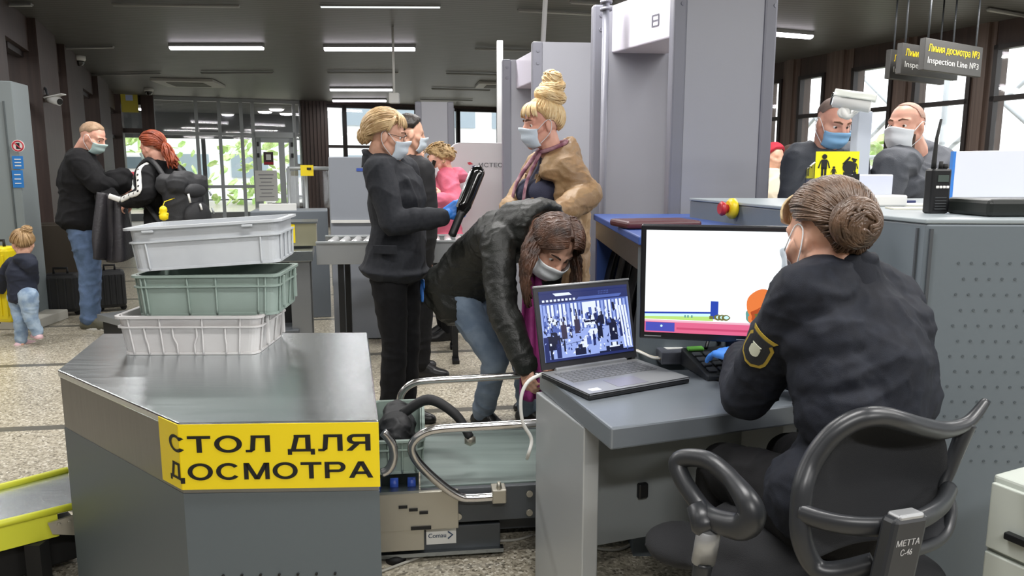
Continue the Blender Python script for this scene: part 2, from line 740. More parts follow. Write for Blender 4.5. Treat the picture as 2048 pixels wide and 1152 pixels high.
# notices on the door
m = MB()
p = hit(533, 372, R(0, 0.03), RV)
m.box(p, (0.50, 0.006, 0.72), RAW, PAPER)
for k in range(7):
    m.box(p + ZUP * (0.26 - 0.085 * k) - RV * 0.005, (0.34 - 0.05 * (k % 3), 0.002, 0.018), RAW, mat('grey_print', '8a8a90', 0.7))
single('door_notice', m, PAPER, 'white printed notice sheet taped on the glass door', 'notice')
m = MB()
p = hit(537, 317, R(0, 0.03), RV)
m.box(p, (0.22, 0.006, 0.30), RAW, mat('poster_dark', '4a3a3c', 0.6))
m.box(p - RV * 0.005 + ZUP * 0.03, (0.11, 0.002, 0.13), RAW, PAPER)
m.box(p - RV * 0.005 - ZUP * 0.11, (0.21, 0.002, 0.06), RAW, mat('poster_red', 'b03040', 0.6))
single('door_poster', m, PAPER, 'small dark poster with red strip high on the glass door', 'poster')
m = MB()
p = hit(535, 418, R(0, 0.03), RV)
for k in range(4):
    m.box(p + RU * (-0.2 + 0.13 * k) + ZUP * (0.06 * ((k * 7) % 3) - 0.05), (0.11, 0.006, 0.17), RAW, (PAPER, mat('cyan_print', 'a8d4d8', 0.6))[k % 2])
single('door_leaflets', m, PAPER, 'pale leaflets stuck low on the glass door', 'leaflet')

# vestibule beyond the partition: dark slat ceiling, outer glazing
m = MB()
m.prism([R(-15, -0.1), R(a1, -0.1), R(a1, -4.2), R(-15, -4.2)], CEIL_Z, CEIL_Z + 0.1)
for k in range(22):
    m.box(R((-15 + a1) / 2, -0.2 - 0.18 * k, CEIL_Z - 0.03), (15 + a1, 0.06, 0.06), RAW)
struct('ceiling_vestibule', m, mat('vestibule_slats', '6d7072', 0.5))
m = MB()
m.box(R((-15 + a1) / 2, -4.2, 2.6), (15 + a1, 0.14, 0.7), RAW)
for k in range(7):
    m.box(R(-15 + 1.35 * k, -4.2, 1.2), (0.11, 0.14, 2.4), RAW)
m.box(R((-15 + a1) / 2, -4.2, 0.1), (15 + a1, 0.14, 0.2), RAW)
struct('wall_vestibule', m, mat('vestibule_frame', '4c4f50', 0.5))

# ---- entrance wall on the left: brown cladding, narrow glazing
LW0 = V((-4.78, 7.3, 0))
lw_len = 11.2
LA = RV.copy()


def L(d, off=0.0, z=0.0):
    """d metres along the left wall away from the camera, off metres into the hall"""
    return LW0 + LA * d + RU * off + ZUP * z


def wall_l(px, y=300):
    return (hit(px, y, LW0, RU) - LW0).dot(LA)


m = MB()
m.box(L(4.2, -0.15, 2.82), (0.3, 11.0, 0.36), RAW)
cuts = [wall_l(p) for p in (50, 78, 116, 133, 164, 196, 218, 246)]
for i in range(1, len(cuts) - 1, 2):
    d0, d1 = cuts[i], cuts[i + 1]
    m.box(L((d0 + d1) / 2, -0.1, 1.5), (0.36, d1 - d0, 3.0), RAW)
m.box(L(-0.35, -0.12, 1.5), (0.3, 0.7, 3.0), RAW)
m.box(L(lw_len - 0.9, -0.1, 1.5), (0.36, 0.5, 3.0), RAW)
m.box(L(-7.2, -2.2, 1.5), (0.3, 13.0, 3.0), RAW)
m.box(R(-7.5, 24.4, 1.5), (16.0, 0.2, 3.0), RAW)
struct('wall_left', m, BROWN, 'dark brown clad entrance wall with narrow glass bays', 'wall')
for i in range(0, len(cuts), 2):
    d0, d1 = cuts[i], cuts[i + 1]
    g = MB()
    for z0, z1 in ((2.05, 2.12), (2.58, 2.64), (0.0, 0.1)):
        g.box(L((d0 + d1) / 2, -0.1, (z0 + z1) / 2), (0.08, d1 - d0, z1 - z0), RAW)
    o = struct('window_%d' % (40 + i), g, DARKFRAME)
    g = MB()
    g.box(L((d0 + d1) / 2, -0.1, 1.35), (0.012, d1 - d0, 2.6), RAW)
    obj('pane', g, GLASS, o)
# far-left stretch of the far wall between the entrance wall and the partition
m = MB()
fa0, fa1 = wall_a(240), a_left
m.box(R((fa0 + fa1) / 2, -0.1, 2.24), (fa1 - fa0, 0.2, 0.1), RAW)
m.box(R((fa0 + fa1) / 2, -0.1, 2.9), (fa1 - fa0, 0.2, 0.2), RAW)
m.box(R(fa1 - 0.1, -0.05, 1.5), (0.25, 0.3, 3.0), RAW)
m.box(R((fa0 + fa1) / 2 + 0.1, -0.1, 1.1), (0.12, 0.2, 2.2), RAW)
m.box(R((fa0 + fa1) / 2, -0.1, 0.06), (fa1 - fa0, 0.2, 0.12), RAW)
struct('wall_back_entry', m, BROWN)
g = MB()
g.box(R((fa0 + fa1) / 2, -0.1, 1.5), (fa1 - fa0, 0.012, 2.9), RAW)
struct('window_50', g, GLASS)
m = MB()
p = hit(259, 205, R(0, 0.15), RV)
m.box(p, (0.33, 0.02, 0.42), RAW, mat('yellow_board', 'b7a83c', 0.5))
m.box(p - RV * 0.012 + ZUP * 0.1, (0.14, 0.004, 0.12), RAW, mat('pale_blue_print', 'a7b4d8', 0.6))
m.cyl(p + ZUP * 0.2, (p.x, p.y, CEIL_Z), 0.006, n=6, m=BLACK)
single('hanging_yellow_sign', m, None, 'small yellow board hung above the far entrance, pale mark on it', 'sign')

# ---- grey partition cabinet at the left edge with stickers
gp = P(46, 400, 6.6)
gm = MB()
gx0, gy0 = -6.6, 6.1
gdir = (V((gx0, gy0, 0)) - V((gp.x, gp.y, 0))).normalized()
gn = V((-gdir.y, gdir.x, 0))
q0, q1 = V((gp.x, gp.y, 0)), V((gx0, gy0, 0))
back = V((gdir.y, -gdir.x, 0)) * 0.35
if back.y < 0:
    back = -back
GREYWALL = mat('pale_grey_laminate', '7f888a', 0.45)
t = thing('partition_cabinet', 'tall pale grey laminate panel at the left edge, stickers on it', 'panel', q0)
gm.prism([q0, q1, q1 + back, q0 + back], 0, 2.12, bev=0.006)
obj('body', gm, GREYWALL, t)
gm = MB()
s0 = q0 + gdir * 0.075
gm.box(s0 - back.normalized() * 0.004 + ZUP * 1.0, (0.012, 0.012, 1.9), 0)
obj('seam_trim', gm, mat('seam_grey', '555c5e', 0.5), t)


def on_panel(px, py):
    return hit(px, py, q0 - back.normalized() * 0.004, back.normalized())


garot = math.atan2(gdir.y, gdir.x)
gm = MB()
p = on_panel(36, 292)
gm.lathe(p, [(0.052, -0.002), (0.052, 0.003)], -back.normalized(), 28, PAPER)
gm.tube([p - back.normalized() * 0.004 + gdir * 0.042 * cos(a) + ZUP * 0.042 * sin(a) for a in [2 * pi * i / 28 for i in range(28)]], 0.006, 6, True, mat('prohibit_red', 'b8283c', 0.5))
gm.box(p - back.normalized() * 0.004, (0.028, 0.004, 0.05), garot, INK)
d_ = (gdir * 0.03 + ZUP * 0.03)
gm.tube([p - back.normalized() * 0.006 - d_, p - back.normalized() * 0.006 + d_], 0.005, 6, m=_M['prohibit_red'])
single('prohibition_sticker', gm, None, 'round white prohibition sticker with red ring on the grey panel', 'sticker')
SIGNBLUE = mat('sign_blue', '2c78c0', 0.45)
for (py, h, lab) in ((325, 0.11, 'upper small blue sticker on the grey panel, under the round one'), (358, 0.15, 'lower taller blue sticker on the grey panel')):
    gm = MB()
    p = on_panel(36, py)
    gm.box(p, (0.085, 0.005, h), garot, SIGNBLUE)
    for k in range(3):
        gm.box(p - back.normalized() * 0.004 + ZUP * (h * (0.25 - 0.25 * k)), (0.05, 0.002, 0.008), garot, PAPER)
    single('blue_sticker', gm, None, lab, 'sticker')

# ---- ceiling lamps
LAMPON = mat('lit_diffuser', 'fdf6ff', 0.4, emit=6.0)
LAMPOFF = mat('unlit_diffuser', 'a9aba8', 0.5)
LAMPDIM = mat('side_lit_diffuser', 'eef4f4', 0.4, emit=0.9)


def lamp(px0, py0, px1, py1, label, on=1, group='ceiling tube lamps'):
    a, b = G(px0, py0, CEIL_Z - 0.05), G(px1, py1, CEIL_Z - 0.05)
    c = (a + b) / 2
    d = (b - a)
    ln = d.length
    rz = math.atan2(d.y, d.x)
    t = thing('ceiling_lamp', label, 'lamp', (c.x, c.y, CEIL_Z), rz, group)
    hm = MB()
    hm.box((0, 0, -0.022), (ln, 0.1 if on == 1 else 0.045, 0.044 if on == 1 else 0.018), bev=0.004)
    obj('housing', hm, mat('lamp_housing', '8b8d8c', 0.45), t, local=True)
    dm_ = MB()
    w = 0.055 if on == 1 else 0.018
    zz = -0.055 if on == 1 else -0.035
    pts = [(-ln / 2 + 0.01, 0, zz), (ln / 2 - 0.01, 0, zz)]
    dm_.tube(pts, w, 14, flat=(V((0, 0, 1)), 0.5))
    obj('diffuser', dm_, (LAMPOFF, LAMPON, LAMPDIM)[on], t, local=True)
    if on == 1:
        l = area((0, 0, -0.1), ln, 0.14, 22)
        l.parent = t
    return t


lamp(340, 95, 527, 95, 'bright ceiling tube lamp above the man in black sweatshirt and red-haired woman', 1)
lamp(648, 97, 831, 97, 'bright ceiling tube lamp above the standing woman officer, large one of three', 1)
lamp(660, 179, 785, 179, 'far bright ceiling tube lamp, upper of the close pair above the far windows', 1)
lamp(665, 201, 773, 201, 'far bright ceiling tube lamp, lower of the close pair above the far windows', 1)
lamp(1537, 66, 1622, 73, 'bright ceiling tube lamp right of the large detector arch', 1)
lamp(640, 17, 882, 18, 'thin glowing ceiling lamp at the top edge above the officer', 2)
lamp(225, 14, 480, 17, 'dim thin ceiling lamp at the top edge above the grey vent', 0)
lamp(1035, 25, 1200, 34, 'unlit ceiling tube lamp above the blonde woman with high bun', 0)
lamp(1140, 9, 1230, 15, 'unlit ceiling tube lamp beside the top of the large detector arch', 0)
lamp(45, 101, 228, 98, 'unlit ceiling tube lamp above the dome camera at left', 0)
lamp(-60, 15, 65, 15, 'unlit ceiling tube lamp cut by the top left corner of the photo', 0)
lamp(175, 153, 322, 150, 'unlit far ceiling tube lamp left of the large grey vent', 0)
lamp(402, 149, 547, 149, 'unlit far ceiling tube lamp right of the large grey vent', 0)
lamp(655, 148, 797, 148, 'unlit far ceiling tube lamp above the bright close pair', 0)
lamp(950, 101, 1060, 105, 'unlit ceiling tube lamp left of the smaller detector arch header', 0)
lamp(892, 150, 1003, 153, 'unlit far ceiling tube lamp next to the far right vent', 0)
lamp(863, 180, 980, 183, 'unlit far ceiling tube lamp behind the slanted thin white pole', 0)
lamp(840, 201, 945, 203, 'unlit farthest ceiling tube lamp over the small white arch', 0)
lamp(1975, 24, 2070, 40, 'unlit ceiling tube lamp at the top right corner over the hanging signs', 0)


for k, (px, py) in enumerate(((455, 228), (530, 222), (553, 217), (573, 226), (203, 232))):
    p = G(px, py, CEIL_Z - 0.06)
    if px < 300:
        p = P(287, 230, 19.5)
        p.z = CEIL_Z - 0.06
    t = thing('vestibule_lamp', ('round lit lamp in the glazed vestibule, %s' % ('big one left of the glass door', 'left of three over the glass door', 'middle of three over the glass door', 'right of three over the glass door', 'by the yellow hanging board')[k]), 'lamp', (p.x, p.y, CEIL_Z), 0, 'vestibule lamps')
    v = MB()
    v.lathe((0, 0, -0.02), [(0.2, 0.0), (0.2, -0.06)])
    obj('housing', v, WHITE, t, local=True)
    v = MB()
    v.lathe((0, 0, -0.08), [(0.18, 0.0), (0.16, -0.03), (0.08, -0.045)])
    obj('diffuser', v, LAMPON, t, local=True)


def vent(px0, py0, px1, py1, label):
    c = G((px0 + px1) / 2, (py0 + py1) / 2, CEIL_Z)
    a, b = G(px0, (py0 + py1) / 2, CEIL_Z), G(px1, (py0 + py1) / 2, CEIL_Z)
    w = (b - a).length * 0.92
    t = thing('ceiling_vent', label, 'air vent', (c.x, c.y, CEIL_Z), RAW * 0.4, 'ceiling air units')
    v = MB()
    v.box((0, 0, -0.025), (w, w, 0.05), bev=0.01)
    obj('frame', v, mat('vent_white', 'b9b9b4', 0.5), t, local=True)
    v = MB()
    for k in range(9):
        v.box((0, -w * 0.28 + k * w * 0.07, -0.055), (w * 0.6, w * 0.03, 0.012))
    obj('grille', v, mat('vent_grey', '73736f', 0.5), t, local=True)


vent(316, 155, 441, 172, 'square white ceiling air unit above the red-haired woman')
vent(950, 160, 1040, 175, 'square white ceiling air unit left of the smaller detector arch')


def dome(px, py, label):
    p = G(px, py, CEIL_Z)
    t = thing('dome_camera', label, 'camera', (p.x, p.y, CEIL_Z), 0, 'ceiling dome cameras')
    v = MB()
    v.lathe((0, 0, 0), [(0.09, 0), (0.09, -0.05), (0.075, -0.07)])
    obj('base', v, WHITE, t, local=True)
    v = MB()
    v.lathe((0, 0, -0.07), [(0.072, 0)] + [(0.072 * cos(a), -0.072 * sin(a)) for a in (0.3, 0.7, 1.1, 1.5)])
    obj('dome_glass', v, BLACKGLOSS, t, local=True)


dome(157, 112, 'white dome camera on the ceiling above the man in black sweatshirt')
dome(297, 176, 'small white dome camera on the far ceiling near the red-haired woman')

# bullet camera on the left wall bracket
p = P(106, 200, 8.6)
t = thing('wall_camera', 'small white bullet camera on a bracket near the left entrance', 'camera', p)
v = MB()
d_ = V((0.93, -0.25, -0.22)).normalized()
v.tube([p - d_ * 0.09, p + d_ * 0.09], 0.045, 14)
v.box(p + ZUP * 0.045 + d_ * 0.02, (0.22, 0.1, 0.012), Matrix.Rotation(-0.2, 3, 'Y'))
obj('body', v, WHITE, t)
v = MB()
v.tube([p - d_ * 0.05, p - d_ * 0.09 + ZUP * 0.1, P(68, 160, 8.8)], 0.014, 8)
obj('bracket', v, DARKGREY, t)
v = MB()
v.tube([p + d_ * 0.09, p + d_ * 0.1], 0.035, 14)
obj('lens', v, BLACKGLOSS, t)

# ---- hanging line signs
SIGNDARK = mat('sign_charcoal', '3d3c3a', 0.5)
SIGNYEL = mat('sign_yellow_letters', 'e8c714', 0.5)
SIGNWHT = mat('sign_white_letters', 'd8d8d4', 0.5)
su = V((0.84, 0.543, 0)).normalized()
for k, (pxl, pyt, D, num, lab) in enumerate((
        (1852, 76, 6.5, '3', 'dark hanging line sign with yellow and white lettering, frontmost of three'),
        (1806, 84, 6.75, '2', 'dark hanging line sign right behind the frontmost one, mostly covered'),
        (1783, 98, 7.1, '1', 'dark hanging line sign, farthest back of the three'))):
    a = P(pxl, pyt, D)
    a.z = 2.46
    Ls, Hs = 0.95, 0.26
    t = thing('hanging_sign', lab, 'sign', (a + su * Ls / 2 - ZUP * Hs), 0, 'hanging inspection line signs')
    v = MB()
    v.slab([a, a + su * Ls, a + su * Ls - ZUP * Hs, a - ZUP * Hs], V((-su.y, su.x, 0)) * 0.05, bev=0.004)
    obj('board', v, SIGNDARK, t)
    v = MB()
    off = V((su.y, -su.x, 0)) * 0.003
    text(v, 'Линия досмотра №' + num, a + off + su * 0.05 - ZUP * 0.105, su, ZUP, 0.06, SIGNYEL, 0.012, 0.84)
    text(v, 'Inspection Line №' + num, a + off + su * 0.05 - ZUP * 0.2, su, ZUP, 0.052, SIGNWHT, 0.012, 0.84)
    obj('lettering', v, None, t)
    v = MB()
    for q in (0.08, Ls - 0.08):
        b_ = a + su * q + V((-su.y, su.x, 0)) * 0.025
        v.cyl(b_, (b_.x, b_.y, CEIL_Z), 0.008, n=8)
    obj('hanger_rod', v, DARKGREY, t)

# ---- outside: greenery, pale facade, lattice frame
LEAF = mat('lightened_leaves', '9cc46c', 0.7, col2='dcecae', nscale=4)  # greens paled so the leaves look washed out by daylight
random.seed(3)


def shrub(c, r, h, label):
    v = MB()
    for k in range(int(150)):
        a = random.uniform(0, 2 * pi)
        z = random.random()
        q = r * (random.random() ** 0.5) * (0.6 + 0.5 * sin(pi * min(1, z + 0.15)))
        pt = V((c.x + cos(a) * q, c.y + sin(a) * q, h * z))
        s_ = random.uniform(0.18, 0.4) * max(0.6, h / 4)
        n_ = V((random.uniform(-1, 1), random.uniform(-1, 1), random.uniform(-1, 1))).normalized()
        x_ = n_.orthogonal().normalized()
        y_ = n_.cross(x_)
        ring = [pt + (x_ * cos(b) + y_ * sin(b) * 0.6) * s_ for b in (0.3, 1.2, 2.2, 3.3, 4.3, 5.4)]
        v.slab(ring, n_ * 0.02)
    v.cyl(V((c.x, c.y, -0.05)), V((c.x, c.y, h * 0.8)), 0.12, 0.05, 8)
    return single('leafy_tree', v, LEAF, label, 'tree', 'trees outside the hall', base=V((c.x, c.y, -0.05)))


shrub(R(-15.5, -13), 2.2, 3.4, 'bright green tree outside, seen behind the red-haired woman')
shrub(R(-10.8, -17.5), 2.4, 3.6, 'bright green tree outside, seen through the glass partition')
shrub(R(-6.2, -14), 2.1, 2.9, 'bright green tree outside, seen through the glass door')
shrub(R(-19.0, -9), 2.6, 3.6, 'bright green tree outside, seen through the narrow left glazing')
shrub(R(9.0, 9.5), 2.2, 2.2, 'pale green tree outside the right windows, behind the bald man')
shrub(R(7.5, 4.5), 1.9, 2.2, 'pale green tree outside the right windows, behind the blue mask man')
shrub(R(10.0, 15.5), 2.4, 2.6, 'pale green tree outside the nearest right window')

m = MB()
FAC = mat('pale_facade', 'eceef0', 0.7)
m.box(R(-1.5, -22, 4.5), (34, 3, 9), RAW, FAC)
for r_ in range(3):
    for k in range(12):
        m.box(R(-17 + 2.7 * k, -20.45, 1.6 + 2.6 * r_), (1.7, 0.1, 1.1), RAW, mat('facade_window', '9aa8b2', 0.2))
single('neighbour_building', m, None, 'pale building with rows of windows seen through the far windows', 'building')
m = MB()
m.box(R(-11.2, -12.0, 1.15), (3.4, 1.8, 1.7), RAW, WHITE, bev=0.1)
m.box(R(-11.2, -11.08, 1.25), (3.2, 0.04, 0.16), RAW, mat('bus_red', 'c03a48', 0.4))
m.box(R(-11.2, -11.08, 1.65), (3.0, 0.04, 0.4), RAW, mat('bus_window', '5c6a70', 0.2))
for k in (-1.0, 1.0):
    m.tube([R(-11.2 + k, -11.05, 0.3), R(-11.2 + k, -11.3, 0.3)], 0.32, 20, m=RUBBER)
single('parked_minibus', m, None, 'white minibus with a red stripe parked outside the partition', 'bus')

m = MB()
LAT = mat('white_lattice_steel', 'dfe6ea', 0.5)
tb = R(3.4, 0)
for k in range(9):
    b0, b1 = 6.0 + 1.9 * k, 7.9 + 1.9 * k
    for z0, z1 in ((0, 1.6), (1.6, 3.2)):
        m.tube([R(3.0, b0, z0), R(3.0, b1, z1)], 0.035, 6)
        m.tube([R(3.0, b1, z0), R(3.0, b0, z1)], 0.035, 6)
    m.tube([R(3.0, b0, 0), R(3.0, b0, 4.2)], 0.05, 8)
for z in (1.6, 3.2, 4.2):
    m.tube([R(3.0, 6.0, z), R(3.0, 23.1, z)], 0.045, 8)
single('steel_lattice', m, LAT, 'white steel lattice frame outside the right windows', 'frame', base=R(3.0, 14, -0.0))
# ------------------------------------------------------------------ checkpoint equipment
ER = radians(9.5)
EX, EY = V((cos(ER), sin(ER), 0)), V((-sin(ER), cos(ER), 0))


def flat_(p):
    return V((p.x, p.y, 0))


# ---- inspection table
TZ = 0.75
tA, tB, tC, tE, tF = [G(px, py, TZ) for px, py in ((735, 665), (757, 841), (356, 846), (115, 740), (206, 667))]
tc_ = (tA + tB + tC + tE + tF) / 5
t = thing('inspection_table', 'grey metal inspection table with brushed steel top and angled corner', 'table', flat_(tc_))
plan = [tA, tB, tC, tE, tF]


def inset(pts, d):
    c = sum(pts, V((0, 0, 0))) / len(pts)
    return [p + (c - p).normalized() * d for p in pts]


m = MB()
m.prism(plan, TZ - 0.022, TZ, bev=0.004)
obj('tabletop', m, TOPSTEEL, t)
m = MB()
m.prism(inset(plan, 0.006), TZ - 0.185, TZ - 0.022)
obj('steel_band', m, mat('steel_band', '8d8d8c', 0.36, 1.0, nscale=5, stretch=(30, 30, 1), rvar=0.08), t)
m = MB()
m.prism(inset(plan, 0.004), 0.0, TZ - 0.185)
fd = (tB - tC).normalized()
fn = V((fd.y, -fd.x, 0))
for k in range(7):
    q = tC + fd * (0.085 + 0.047 * k) + fn * 0.0015
    m.tube([V((q.x, q.y, 0.345)) - fn * 0.004, V((q.x, q.y, 0.345)) + fn * 0.0006], 0.0035, 8, m=INK)
obj('cabinet_body', m, GREYPAINT, t)
# sticker wrapped round the corner
wl = (tE - tC).normalized()
fw = (tB - tC).length
lw_ = 0.10
zt, zb = TZ - 0.004, TZ - 0.172
wn = V((-wl.y, wl.x, 0))
if wn.dot(V((0, -1, 0))) < 0:
    wn = -wn
m = MB()
m.slab([V((tC.x, tC.y, zb)), V((tB.x, tB.y, zb)), V((tB.x, tB.y, zt)), V((tC.x, tC.y, zt))], fn * 0.0025)
cl = tC + wl * lw_
m.slab([V((cl.x, cl.y, zb)), V((tC.x, tC.y, zb)), V((tC.x, tC.y, zt)), V((cl.x, cl.y, zt))], wn * 0.0025)
stk = obj('sticker', m, YELLOW, t, 'yellow wraparound sticker')
m = MB()


# block capitals drawn as thick strokes: each letter (width, [pieces]); a piece is a polygon in a unit-high cell
def arc(cx, cy, rx, ry, t_, a0, a1, n=18):
    out = []
    for i in range(n):
        p = [radians(a0 + (a1 - a0) * (i + k) / n) for k in (0, 1)]
        o = [(cx + rx * cos(a), cy + ry * sin(a)) for a in p]
        q = [(cx + (rx - t_) * cos(a), cy + (ry - t_ * 0.8) * sin(a)) for a in p]
        out.append([o[0], o[1], q[1], q[0]])
    return out


def bar(x0, y0, x1, y1):
    return [[(x0, y0), (x1, y0), (x1, y1), (x0, y1)]]


def slant(x0, y0, x1, y1, w_):
    return [[(x0, y0), (x0 + w_, y0), (x1 + w_, y1), (x1, y1)]]


T_, B_ = 0.21, 0.17
GLY = {
    'С': (1.08, arc(0.54, 0.5, 0.54, 0.52, T_, 38, 322)),
    'Т': (0.92, bar(0, 1 - B_, 0.92, 1) + bar(0.46 - T_ / 2, 0, 0.46 + T_ / 2, 1 - B_)),
    'О': (1.1, arc(0.55, 0.5, 0.55, 0.52, T_, 0, 360, 30)),
    'Л': (0.98, bar(0.22, 1 - B_, 0.98, 1) + bar(0.98 - T_, 0, 0.98, 1 - B_) + slant(0.17, 0.1, 0.22, 1 - B_, T_ * 0.95) + bar(0.0, -0.01, 0.24, 0.14) + [[(0.17, 0.1), (0.24, 0.0), (0.36, 0.12), (0.37, 0.2)]]),
    'Д': (1.08, bar(0.26, 1 - B_, 0.92, 1) + bar(0.92 - T_, 0.14, 0.92, 1 - B_) + slant(0.13, 0.14, 0.26, 1 - B_, T_ * 0.95) + bar(0, -0.01, 1.08, 0.15) + bar(0, -0.2, 0.17, 0.0) + bar(0.91, -0.2, 1.08, 0.0)),
    'Я': (0.98, bar(0.98 - T_, 0, 0.98, 1) + bar(0.34, 1 - B_, 0.8, 1) + bar(0.34, 0.4, 0.8, 0.4 + B_ * 0.9) + arc(0.34, 0.7, 0.3, 0.3, T_, 90, 270) + slant(0.0, 0, 0.32, 0.42, T_ * 1.15)),
    'М': (1.12, bar(0, 0, T_ * 0.95, 1) + bar(1.12 - T_ * 0.95, 0, 1.12, 1) + slant(0.45, 0, 0.02, 1, 0.22) + slant(0.45, 0, 0.88, 1, 0.22)),
    'Р': (0.92, bar(0, 0, T_, 1) + bar(0.15, 1 - B_, 0.58, 1) + bar(0.15, 0.36, 0.58, 0.36 + B_) + arc(0.58, 0.68, 0.34, 0.32, T_, -90, 90)),
    'А': (1.08, slant(0, 0, 0.42, 1, T_ * 1.1) + slant(1.08 - T_ * 1.1, 0, 0.44, 1, T_ * 1.1) + bar(0.25, 0.22, 0.83, 0.22 + B_)),
    ' ': (0.42, []),
}


def wrap_text(mb, s, x0, z0, h, width):
    tot = sum(GLY[c][0] for c in s) + 0.13 * (len(s) - 1)
    kx = width / tot
    bm = bmesh.new()
    x = 0.0
    for c in s:
        w_, pcs = GLY[c]
        for pc in pcs:
            bm.faces.new([bm.verts.new((x0 + (x + px) * kx, py * h, 0)) for px, py in pc])
        x += w_ + (0.02 if s[:2] == 'СТ' and x == 0 else 0.13)
    bmesh.ops.bisect_plane(bm, geom=list(bm.verts) + list(bm.edges) + list(bm.faces), plane_co=(0, 0, 0), plane_no=(1, 0, 0))
    mp = {}
    for v_ in bm.verts:
        xx = v_.co.x
        q = (tC + fd * xx + fn * 0.0034) if xx >= 0 else (tC - wl * xx + wn * 0.0034)
        if abs(xx) < 1e-6:
            q = tC + (fn + wn).normalized() * 0.0042
        mp[v_] = mb.bm.verts.new((q.x, q.y, z0 + v_.co.y))
    for f in bm.faces:
        mb.bm.faces.new([mp[v_] for v_ in f.verts])
    bm.free()


wrap_text(m, 'СТОЛ ДЛЯ', -0.048, TZ - 0.076, 0.043, fw + 0.048 - 0.014)
wrap_text(m, 'ДОСМОТРА', -0.052, TZ - 0.147, 0.043, fw + 0.052 - 0.016)
obj('sticker_lettering', m, INK, stk)

# ---- plastic trays stacked on it
TRW, TRD, TRH = 0.488, 0.325, 0.134


def tray(name, label, material, loc, rz, tilt=(0, 0), style=0, scale=(1, 1, 1), group='plastic trays stacked on the inspection table'):
    t = thing(name, label, 'tray', loc, 0, group)
    t.rotation_euler = (tilt[0], tilt[1], rz)
    sx, sy, sz = scale
    W0, D0, W1, D1, H = TRW * (0.9 if style == 0 else 0.93) * sx, TRD * 0.92 * sy, TRW * sx * 0.97, TRD * sy * 0.97, TRH * sz

    def rect(w, d, z, r=0.03, n=5):
        out = []
        for cx, cy, a0 in ((1, 1, 0), (-1, 1, pi / 2), (-1, -1, pi), (1, -1, 3 * pi / 2)):
            for k in range(n + 1):
                a = a0 + pi / 2 * k / n
                out.append(V((cx * (w / 2 - r) + cos(a) * r, cy * (d / 2 - r) + sin(a) * r, z)))
        return out
    m = MB()
    th = 0.006
    loops = [rect(W0, D0, 0.0), rect(W1, D1, H), rect(W1 - 2 * th, D1 - 2 * th, H), rect(W0 - 2 * th, D0 - 2 * th, th)]
    rs = [[m.bm.verts.new(p) for p in lp] for lp in loops]
    n = len(rs[0])
    for a, b in zip(rs[:-1], rs[1:]):
        for j in range(n):
            m.bm.faces.new((a[j], a[(j + 1) % n], b[(j + 1) % n], b[j]))
    m.bm.faces.new(rs[0][::-1])
    m.bm.faces.new(rs[3])
    shell_mb = m

    def rim(name, z, ext, hh):
        m = MB()
        k = z / H
        w, d = W0 + (W1 - W0) * k, D0 + (D1 - D0) * k
        o = [rect(w - 0.004, d - 0.004, z - hh / 2), rect(w + ext * 2, d + ext * 2, z - hh / 2), rect(w + ext * 2, d + ext * 2, z + hh / 2), rect(w - 0.004, d - 0.004, z + hh / 2)]
        rr = [[m.bm.verts.new(p) for p in lp] for lp in o]
        for i in range(4):
            a, b = rr[i], rr[(i + 1) % 4]
            for j in range(n):
                m.bm.faces.new((a[j], a[(j + 1) % n], b[(j + 1) % n], b[j]))
        obj(name, m, material, t, local=True)
    rim('top_rim', H - 0.004, 0.016 if style == 2 else 0.011, 0.008)
    rim('band', H * 0.72 if style != 2 else H * 0.66, 0.009, 0.005)
    rim('foot_rim', 0.005, 0.004, 0.008)
    m = shell_mb

    def rib(u, side, z0, z1, wob=0):
        pts = []
        for k in range(9):
            z = z0 + (z1 - z0) * k / 8
            f = z / H
            w, d = (W0 + (W1 - W0) * f) / 2, (D0 + (D1 - D0) * f) / 2
            uu = u + (wob * (0.014 if k > 4 else -0.008 if k < 4 else 0.004))
            e = 0.004
            pts.append({'f': V((uu * w * 2, -d - e, z)), 'b': V((uu * w * 2, d + e, z)),
                        'r': V((w + e, uu * d * 2, z)), 'l': V((-w - e, uu * d * 2, z))}[side])
        m.tube(pts, 0.0035, 6, caps=True)
    top, bot = H - 0.006, 0.004
    for sd in 'fb':
        if style == 0:
            for u in (-0.42, -0.2, 0.1, 0.37):
                rib(u, sd, bot, top)
            for u in (-0.31, 0.27):
                rib(u, sd, bot, H * 0.7, -0.4)
            rib(-0.1, sd, bot, H * 0.72, -1)
            rib(0.045, sd, bot, H * 0.72, 1)
        elif style == 1:
            for u in (-0.45, -0.42, -0.13, 0.07, 0.37, 0.42):
                rib(u, sd, bot, top)
        else:
            for u in (-0.4, 0.38):
                rib(u, sd, bot, H * 0.66)
    for sd in 'lr':
        for u in (-0.4, -0.13, 0.13, 0.4):
            rib(u, sd, bot, top if style != 2 else H * 0.66)
    obj('shell', m, material, t, local=True)
    if style == 2:
        m = MB()
        for u in (-0.36, 0.3):
            m.box((u * W1, -D1 / 2 - 0.012, H - 0.014), (0.035, 0.012, 0.008), bev=0.002)
        obj('rim_clip', m, material, t, local=True)
    else:
        for q in (0.09, -0.09):
            m = MB()
            m.box((W1 / 2 + 0.006, q, H * 0.55), (0.012, 0.012, H * 0.75), bev=0.003)
            obj('hand_grip', m, material, t, local=True)
    return t


